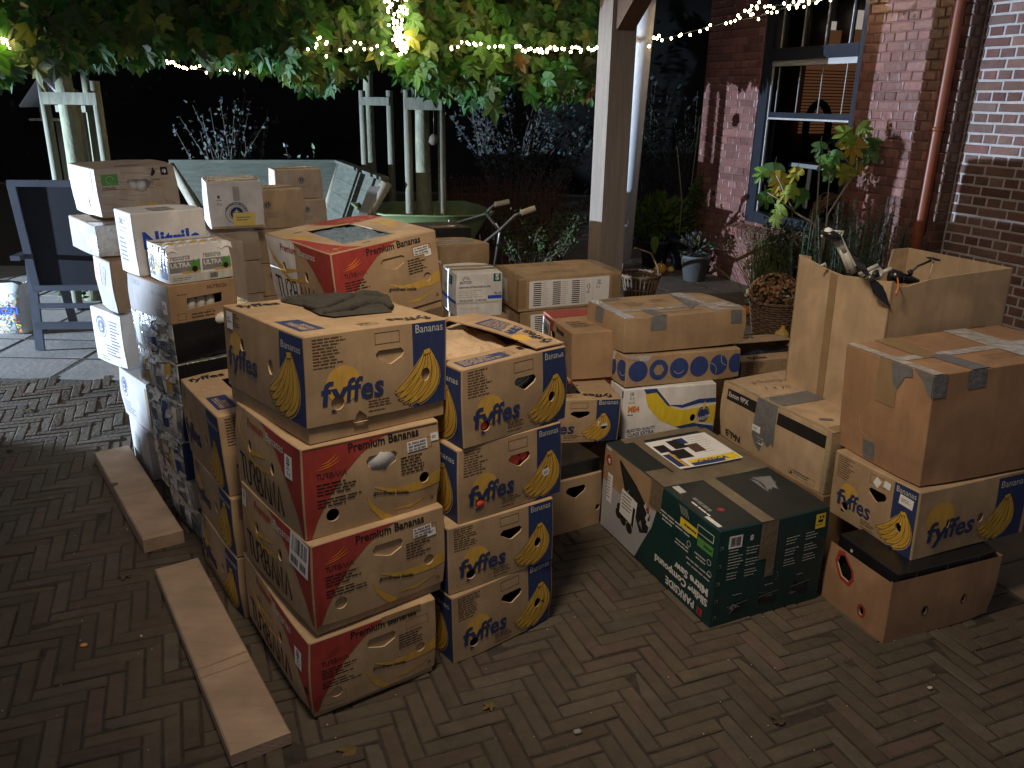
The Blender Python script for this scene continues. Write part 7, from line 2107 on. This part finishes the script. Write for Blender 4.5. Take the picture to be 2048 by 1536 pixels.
twiggy('low_shrub', 'low green shrub seen beneath the garden chair', G0(at(150, 605, 6.4)), [at(rnd.uniform(105, 200), rnd.uniform(568, 600), 6.4) for _ in range(9)], 9, .05, (.14, .20, .10), sp=.03)
twiggy('low_shrub', 'dim low shrub right of the wheelbarrow handles', G0(at(1120, 450, 8.6)), [at(rnd.uniform(1060, 1185), rnd.uniform(370, 440), 8.6) for _ in range(22)], 22, .04, (.035, .05, .022), sp=.08)
def grasses(name, lab, cu, cv, Y, n, wu, hv, col, mt='leaf_dull', w=.004, cat='grass', lean=.15):
    b = G0(at(cu, cv, Y)); e = empty(name, b, lab, cat); m = MB()
    for i in range(n):
        u = cu + rnd.uniform(-wu, wu); y = Y + rnd.uniform(-.3, .3); r0 = at(u, cv, y); r0.z = 0; r0 -= b
        t = at(u, cv, y); z = at(u, cv - hv * rnd.uniform(.5, 1), y).z
        t = r0 + Vector((rnd.gauss(0, lean), rnd.gauss(0, lean * .5), z)); md = r0.lerp(t, .5) + Vector((rnd.gauss(0, .03), 0, .04))
        s_ = Vector((w, 0, 0)); c = tuple(q * rnd.uniform(.6, 1.4) for q in col)
        m.add([r0 - s_, r0 + s_, md + s_, md - s_, t], [(0, 1, 2, 3), (3, 2, 4)], mt, False, c)
        for k in range(3):
            q = md.lerp(t, rnd.uniform(.5, 1)); put_leaf(m, q, .018, rv() + Vector((0, 0, 1)), rv(), 'oval', c, mt)
    m.obj('blades', e); return e
grasses('red_stemmed_plant', 'reddish brown stems of a perennial behind the wheelbarrow', 1000, 430, 8.6, 420, 120, 95, (.10, .045, .032), cat='plant')
grasses('tall_grass', 'dim tall grass in the dark right of the post', 1320, 420, 10, 380, 80, 150, (.05, .045, .045), w=.003)
grasses('tall_grass', 'faint grass tuft behind the stakes', 905, 430, 8.9, 160, 50, 80, (.06, .05, .025), w=.004)

# hedge added as a near-black backdrop, standing in for the night darkness
m = MB(); vs = []; NXh, NZh = 90, 14
for j in range(NZh + 1):
    for i in range(NXh + 1):
        x = -24 + 48 * i / NXh; z = 6.5 * j / NZh; p = Vector((x, 15.5, z)); p.y += noise.noise(p * .6) * 1.0 + noise.noise(p * 2) * .35 - (z * .05); p.z += noise.noise(Vector((x * .8, 3, 1))) * (1.2 if j == NZh else 0)
        vs.append(p)
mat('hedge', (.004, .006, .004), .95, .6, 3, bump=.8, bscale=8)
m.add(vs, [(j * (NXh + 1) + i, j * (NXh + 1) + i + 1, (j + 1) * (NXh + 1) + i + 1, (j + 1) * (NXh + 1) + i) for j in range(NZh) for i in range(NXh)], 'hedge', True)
for i in range(2600):
    p = rnd.choice(vs) + Vector((rnd.uniform(-.3, .3), rnd.uniform(-.5, 0), rnd.uniform(-.3, .3)))
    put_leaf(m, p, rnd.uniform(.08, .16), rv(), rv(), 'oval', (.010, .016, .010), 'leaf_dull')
tag(m.obj('hedge'), 'tall hedge added as a black backdrop for the night at the back', 'hedge')
# ---- potted plants by the house
def pot(name, lab, base, r0, r1, h, mt, plant=None, rimw=.012):
    e = empty(name, base, lab, 'potted plant')
    m = MB(); m.lathe([(0, 0), (r0, 0), (r0 + (r1 - r0) * .9, h * .88), (r1 + rimw * .3, h * .88), (r1 + rimw * .4, h), (r1 - .01, h), (r1 - .014, h * .86), (0, h * .85)], (0, 0, 0), mt, 24); m.obj('pot', e)
    m = MB(); m.lathe([(r1 - .015, h * .87), (0, h * .88)], (0, 0, 0), 'soil', 16); m.obj('potting_soil', e)
    return e
def foliage_into(e, name, centre, rad, n, sz, col, kind='oval', mt='leaf_dull', shape=None, yel=0):
    m = MB()
    for i in range(n):
        d = rv(); r_ = rnd.random() ** .4
        p = Vector(centre) + Vector((d.x * rad[0], d.y * rad[1], d.z * rad[2])) * r_
        if shape: p = shape(p, centre, rad)
        c = (.22, .20, .04) if rnd.random() < yel else tuple(q * rnd.uniform(.6, 1.4) for q in col)
        put_leaf(m, p, sz * rnd.uniform(.6, 1.2), d + Vector((0, 0, -.2 if kind != 'oval' else .5)), d + rv() * .5, kind, c, mt)
    m.obj(name, e)
e = pot('potted_plant', 'small grey pot with a sage like plant on the slab path', atz(1387, 560, 0), .10, .145, .25, 'pot_grey')
foliage_into(e, 'foliage', (.0, 0, .33), (.17, .13, .10), 90, .06, (.10, .13, .10))
e = pot('potted_plant', 'dark pot with a clipped cone shaped conifer at the house corner', atz(1372, 540, 0) + Vector((.02, .1, 0)), .15, .20, .32, 'pot_dark')
def cone(p, c, r_):
    t = (p.z - (c[2] - r_[2])) / (2 * r_[2]); k = max(.05, 1.05 - t) * 1.1
    return Vector((c[0] + (p.x - c[0]) * k, c[1] + (p.y - c[1]) * k, p.z))
foliage_into(e, 'foliage', (.16, .05, .74), (.30, .26, .48), 3000, .042, (.085, .135, .040), shape=cone, mt='leaf_dull')
e = pot('potted_plant', 'black pot with a bushy large leaved plant beside the conifer', atz(1318, 545, 0) + Vector((0, .35, 0)), .12, .17, .28, 'pot_dark')
foliage_into(e, 'foliage', (.0, 0, .50), (.31, .22, .24), 420, .085, (.10, .17, .030), yel=.03, mt='leaf')
put = MB(); p = atz(1318, 545, 0)
m = MB(); put_leaf(m, (0, 0, 0), .16, (.05, 0, -1), (0, -1, .2), 'oval', (.16, .22, .03)); m.obj('drooping_leaf', e); bpy.data.objects['drooping_leaf'].location = at(1310, 478, 8.0) - e.location
e = pot('potted_plant', 'tiny dark pot with a round picture label in front of the window sill', atz(1490, 560, 0) , .055, .075, .13, 'pot_dark')
m = MB(); q = at(1496, 522, 7.0) - e.location; m.lathe([(0, 0), (.030, 0), (.030, .003), (0, .003)], q, 'paper', 16, Matrix.Rotation(pi / 2, 3, 'X')); m.lathe([(0, .0035), (.018, .0035)], q - Vector((0, .001, .004)), 'ink_orange', 8, Matrix.Rotation(pi / 2, 3, 'X')); m.obj('picture_label', e)
foliage_into(e, 'foliage', (0, 0, .16), (.09, .08, .05), 30, .04, (.05, .07, .03))
for u1, v1, u2, v2, Y, l in ((1354, 292, 1364, 402, 8.3, 'left thin cane standing in the pots by the house corner'), (1400, 232, 1384, 360, 8.6, 'right thin cane leaning at the house corner')):
    o = at(u2, v2, Y); m = MB(); m.tube([(0, 0, -.35), (0, 0, 0), at(u1, v1, Y) - o], .006, 'stake', 6); tag(m.obj('cane', None, o), l, 'cane')
# gourds
def gourd(lab, p, r_, mt='pumpkin', sq=.9, neck=0):
    e = empty('pumpkin', p, lab, 'pumpkin'); m = MB()
    prof = [(0, 0)] + [(r_ * sin(t), r_ * sq * (1 - cos(t))) for t in [pi * k / 10 for k in range(1, 10)]] + [(0, r_ * sq * 1.94)]
    if neck: prof = prof[:-3] + [(r_ * .35, r_ * sq * 2.0), (r_ * .22, r_ * sq * 2.5), (0, r_ * sq * 2.6)]
    m.lathe(prof, (0, 0, 0), mt, 24, wob=lambda a, z: 1 + .05 * cos(8 * a)); m.obj('gourd_body', e)
    m = MB(); z = prof[-1][1]; m.tube([(0, 0, z - .01), (.004, 0, z + r_ * .25), (.012, 0, z + r_ * .4)], [r_ * .12, r_ * .09, r_ * .07], 'twig', 6); m.obj('stalk', e)
mat('squash', (.70, .45, .10), .45, .15, 9); mat('orange_gourd', (.62, .18, .04), .5, .15, 9)
gourd('warty yellow orange pumpkin on the slab path beside the pots', atz(1320, 548, 0), .062); gourd('small pale yellow gourd beside the grey pot', atz(1341, 545, 0), .035, 'squash')
gourd('round yellow gourd at the foot of the flower basket', atz(1562, 682, 0), .052, 'squash', .9, 1); gourd('small orange gourd in front of the yellow one, half hidden by the tall box', atz(1568, 692, 0) + Vector((0, -.05, 0)), .036, 'pumpkin'); gourd('red orange gourd peeping out left of the flower basket', atz(1489, 632, 0), .05, 'orange_gourd')

# ---- baskets
def wicker(name, lab, base, r0, r1, h, rows=14, slat=False, handle=None, col='wicker'):
    e = empty(name, base, lab, 'basket'); m = MB(); n = 26
    for k in range(n):
        a = 2 * pi * k / n; m.tube([(r0 * cos(a), r0 * sin(a), 0), (r1 * cos(a), r1 * sin(a), h)], .005 if not slat else .009, col, 5)
    m.obj('staves', e)
    m = MB()
    for i in range(rows):
        z = h * (i + .5) / rows if not slat else h * (.05, .5, .93, 1.0)[i % 4]
        r_ = r0 + (r1 - r0) * z / h; pts = []
        for k in range(53):
            a = 2 * pi * k / 52; w = .005 * (1 if k % 4 < 2 else -1) * (1 if i % 2 else -1)
            pts.append(((r_ + w) * cos(a), (r_ + w) * sin(a), z + rnd.uniform(-.001, .001)))
        m.tube(pts, h / rows * .46 if not slat else .008, col, 5, False)
    m.obj('weave', e)
    m = MB()
    for t in range(2):
        m.tube([((r1 + .008) * cos(a) , (r1 + .008) * sin(a), h + .006 * sin(12 * a + t * pi)) for a in [2 * pi * k / 48 for k in range(49)]], .010, col, 6, False)
    m.obj('rim', e)
    m = MB(); m.lathe([(0, .01), (r0 * .98, .01), (r1 * .95, h * .8), (r1 * .93, h * .8), (r0, .02)], (0, 0, 0), 'soil', 20); m.obj('lining', e)
    if handle:
        m = MB(); m.tube(handle, .009, col, 7); m.obj('handle', e)
    return e
bp_ = atz(1277, 603, 0)
wicker('hoop_basket', 'dark open slatted basket with a tall hoop handle on the path by the post', bp_, .11, .165, .24, 4, True, [(-.16, 0, .22), (-.15, .02, .38), (-.05, .03, .46), (.08, .02, .42), (.15, 0, .30), (.16, 0, .22)])
mp_ = atz(1543, 670, 0)
e = wicker('flower_basket', 'brown wicker basket filled with orange brown chrysanthemums', mp_, .135, .185, .27, 15)
for s in (-1, 1):
    m = MB(); m.tube([(s * .185 + .03 * s * sin(t), .05 * cos(t) - .05, .27 + .05 * sin(t)) for t in [pi * k / 8 for k in range(9)]], .010, 'wicker', 7); m.obj('loop_handle', e)
mum = empty('chrysanthemum', mp_ + Vector((0, 0, .25)), 'dense dome of orange brown chrysanthemum flowers in the wicker basket', 'flowers')
m = MB(); L_ = MB()
for i in range(620):
    a = rnd.uniform(0, 6.28); t = rnd.random() ** .6 * 1.45; d = Vector((sin(t) * cos(a), sin(t) * sin(a), cos(t)))
    p = Vector((d.x * .225, d.y * .20, d.z * .205 + .015)) * rnd.uniform(.93, 1.02)
    w_ = .3 + .7 * (rnd.random() ** 2); c = rnd.choice([(.36, .16, .07), (.44, .24, .11), (.26, .11, .05), (.50, .34, .18), (.16, .07, .03), (.12, .055, .02)])
    s_ = rnd.uniform(.010, .017); u_v = d.orthogonal().normalized(); v_v = d.cross(u_v); vs = [p + d * s_ * .3]
    for k in range(10):
        r_ = s_ * (1 if k % 2 else .72); vs.append(p + (u_v * cos(.628 * k) + v_v * sin(.628 * k)) * r_ - d * .002)
    m.add(vs, [(0, k, k + 1) for k in range(1, 10)] + [(0, 10, 1)], 'flower_petal', False, c)
for i in range(300):
    a = rnd.uniform(0, 6.28); t = rnd.uniform(.2, 1.7); d = Vector((sin(t) * cos(a), sin(t) * sin(a), cos(t))); put_leaf(L_, Vector((d.x * .20, d.y * .18, d.z * .18)), .03, d, rv(), 'oval', (.03, .045, .014), 'leaf_dull')
m.obj('flower_heads', mum); L_.obj('foliage', mum)

# ---- under the window
grasses('ornamental_grass', 'fine yellow green grass tuft in front of the window sill', 1545, 545, 6.9, 300, 40, 105, (.10, .12, .035), w=.0025, cat='plant', lean=.22)
twiggy('feathery_plant', 'dark feathery plant left of the rosemary', G0(at(1600, 560, 6.7)), [at(rnd.uniform(1530, 1650), rnd.uniform(430, 520), 6.7 + rnd.uniform(-.2, .2)) for _ in range(44)], 40, .035, (.05, .085, .03), cat='plant', sp=.06)
def rosemary(lab, base, spikes, hgt, col):
    e = empty('rosemary_bush', base, lab, 'shrub'); m = MB(); L_ = MB()
    for i in range(spikes):
        b = Vector((rnd.gauss(0, .16), rnd.gauss(0, .08), 0)); h = hgt * rnd.uniform(.7, 1.05); t = b * 1.25 + Vector((rnd.gauss(0, .03), rnd.gauss(0, .02), h))
        m.tube([b, b.lerp(t, .5) + Vector((rnd.gauss(0, .02), 0, 0)), t], .004, 'twig', 4)
        for k in range(150):
            f = rnd.uniform(.15, 1); p = b.lerp(t, f); a = rnd.uniform(0, 6.28); d = Vector((cos(a), sin(a), .9)); r_ = .035 * (1.15 - f)
            q = p + Vector((cos(a), sin(a), 0)) * r_ * .4; e_ = q + d.normalized() * rnd.uniform(.03, .055) * (1.25 - f * .6); s_ = Vector((-sin(a), cos(a), 0)) * .0036
            c = tuple(x * rnd.uniform(.6, 1.4) for x in col); L_.add([q - s_, q + s_, e_], [(0, 1, 2)], 'leaf_dull', False, c)
    m.obj('stems', e); L_.obj('foliage', e)
rosemary('tall rosemary bush against the wall right of the window', G0(at(1760, 480, 6.0)), 34, .98, (.085, .17, .10))
rosemary('smaller rosemary bush below the window', G0(at(1640, 500, 6.35)), 24, .86, (.08, .17, .10))
rosemary('dim rosemary bush nearest the downpipe', G0(at(1700, 480, 6.15)), 22, .92, (.07, .14, .08))
fb = G0(at(1648, 540, 6.25)); fig = empty('fig_tree', fb, 'young potted fig with large lobed green and yellow leaves before the window', 'fig tree')
def fp(u, v, dy=0): return at(u, v, 6.25 + dy) - fb
m = MB()
for pts, r_ in (([(1646, 520), (1645, 470), (1625, 445), (1590, 425)], .010), ([(1590, 425), (1570, 390), (1560, 365), (1552, 350)], .006), ([(1590, 425), (1560, 400), (1535, 385)], .004), ([(1646, 500), (1655, 430), (1690, 375), (1712, 345), (1716, 300), (1718, 262)], .009), ([(1712, 345), (1685, 310), (1655, 302)], .005), ([(1716, 300), (1735, 290), (1750, 285)], .004), ([(1650, 470), (1655, 400), (1660, 345)], .004)):
    m.tube([(0, 0, .0) if (i == 0 and pts[0][1] > 515) else fp(*q) for i, q in enumerate(pts)], [r_ * (1 - .12 * i) for i in range(len(pts))], 'timber_grey', 7)
m.obj('stems', fig)
m = MB()
for u, v, s, k in ((1524, 352, .055, 1), (1532, 400, .07, 0), (1548, 345, .075, 0), (1560, 365, .085, 2), (1578, 372, .08, 1), (1592, 350, .06, 2), (1545, 392, .05, 2), (1605, 398, .075, 0), (1560, 428, .06, 1), (1552, 445, .05, 1), (1570, 392, .06, 2), (1585, 388, .055, 1),
                   (1655, 330, .075, 0), (1672, 318, .06, 0), (1640, 300, .055, 0), (1690, 272, .07, 1), (1728, 262, .06, 1), (1706, 300, .085, 2), (1735, 310, .095, 0), (1748, 290, .06, 0), (1690, 350, .075, 1), (1712, 318, .06, 0), (1665, 350, .06, 0), (1700, 285, .05, 1), (1720, 340, .05, 2)):
    c = [(.10, .21, .05), (.26, .36, .055), (.50, .38, .05)][k]; c = tuple(x * rnd.uniform(.85, 1.2) for x in c)
    p = fp(u, v - 6, rnd.uniform(-.08, .08)); tip = Vector((rnd.gauss(0, .5), rnd.gauss(0, .3), -1)); put_leaf(m, p, s * 1.7, tip, Vector((rnd.gauss(-.2, .4), -1, .3)), 'fig', c, 'leaf', .3)
    m.tube([p - tip.normalized() * s * .9 + Vector((0, .02, .03)), p], .0022, 'leaf', 4, True, (.12, .15, .04))
m.obj('leaves', fig)
o = at(1640, 312, 6.2); m = MB(); m.tube([(0, 0, 0), G0(at(1640, 512, 6.2)) - o], .006, 'stake', 6); tag(m.obj('cane', None, o), 'bamboo cane standing upright beside the fig', 'cane')
o = at(1656, 432, 6.55); m = MB(); R3_ = Matrix.Rotation(.30, 3, 'Z')
for i in range(70):
    a0 = rnd.uniform(0, 6.28); rr_ = rnd.gauss(.118, .020); ph = rnd.uniform(0, 6.28)
    m.tube([R3_ @ Vector(((rr_ + .012 * sin(3 * t + ph)) * cos(a0 + t), .03 * sin(4 * t + ph) + rnd.gauss(0, .004), (rr_ + .012 * sin(3 * t + ph)) * sin(a0 + t) * 1.08)) for t in [k * .28 for k in range(10)]], .0035, 'wicker', 4)
tag(m.obj('willow_wreath', None, o), 'round willow twig wreath leaning in front of the window', 'wreath')
m = MB(); b_ = G0(at(1690, 520, 5.9)); o = Vector((b_.x, b_.y, 0)); m.tube([(0, 0, 0), (0, 0, .05), (0, 0, .35), (0, 0, .36)], [.16, .2, .24, .22], 'pot_dark', 20)

for k_, (u, v, s_) in enumerate(((1345, 640, .05), (1420, 655, .04), (1250, 1080, .03), (700, 1500, .035), (250, 1150, .03), (1700, 1330, .03), (1460, 610, .05), (60, 820, .04), (1560, 1440, .028), (980, 1410, .025))):
    m = MB(); put_leaf(m, (0, 0, 0), s_, (rnd.uniform(-1, 1), rnd.uniform(-1, 1), .1), (0, 0, 1), 'plane', rnd.choice([(.10, .07, .03), (.14, .10, .03), (.07, .05, .03)]), 'leaf_dull', .3)
    tag(m.obj('fallen_leaf', None, atz(u, v, .006)), ['dry leaf on the slab path right of the hoop basket', 'dry leaf on the slab path below the grey pot', 'curled dry leaf between the four box stack and the tool box', 'tiny dry leaf at the bottom edge right of the front stack', 'small dry leaf left of the longer board', 'small dry leaf in front of the plain tray at the right', 'dry leaf before the tiny pot by the window', 'dry leaf on the paving at the far left, below the chair', 'tiny dry leaf at the bottom right of the paving', 'tiny dry leaf at the bottom centre, below the four box stack'][k_], 'leaf')

# unseen floodlight; its plates are added to keep the beam off the canopy
e = empty('floodlight', (COOL.x - .12, COOL.y - .04, 0), 'floodlight on a pole with added beam blocking plates, out of frame at far left', 'floodlight')
m = MB(); m.tube([(0, 0, 0), (0, 0, COOL.z - .06)], .025, 'black_metal', 8); m.obj('pole', e)
m = MB(); m.box((-.02, 0, COOL.z), (.10, .26, .18), 'black_metal', Matrix.Rotation(radians(20), 3, 'Z')); m.obj('lamp_body', e)
m = MB(); hx = Vector((cos(radians(20)), sin(radians(20)), 0)); p = hx * .72 + Vector((0, 0, COOL.z + .098 + .15)); m.box(p, (.012, 1.3, .30), 'black_metal', Matrix.Rotation(radians(20), 3, 'Z'))
m.box(hx * .34 + Vector((0, 0, COOL.z + .39)), (.78, 1.3, .012), 'black_metal', Matrix.Rotation(radians(20), 3, 'Z')); m.obj('beam_blocker', e)
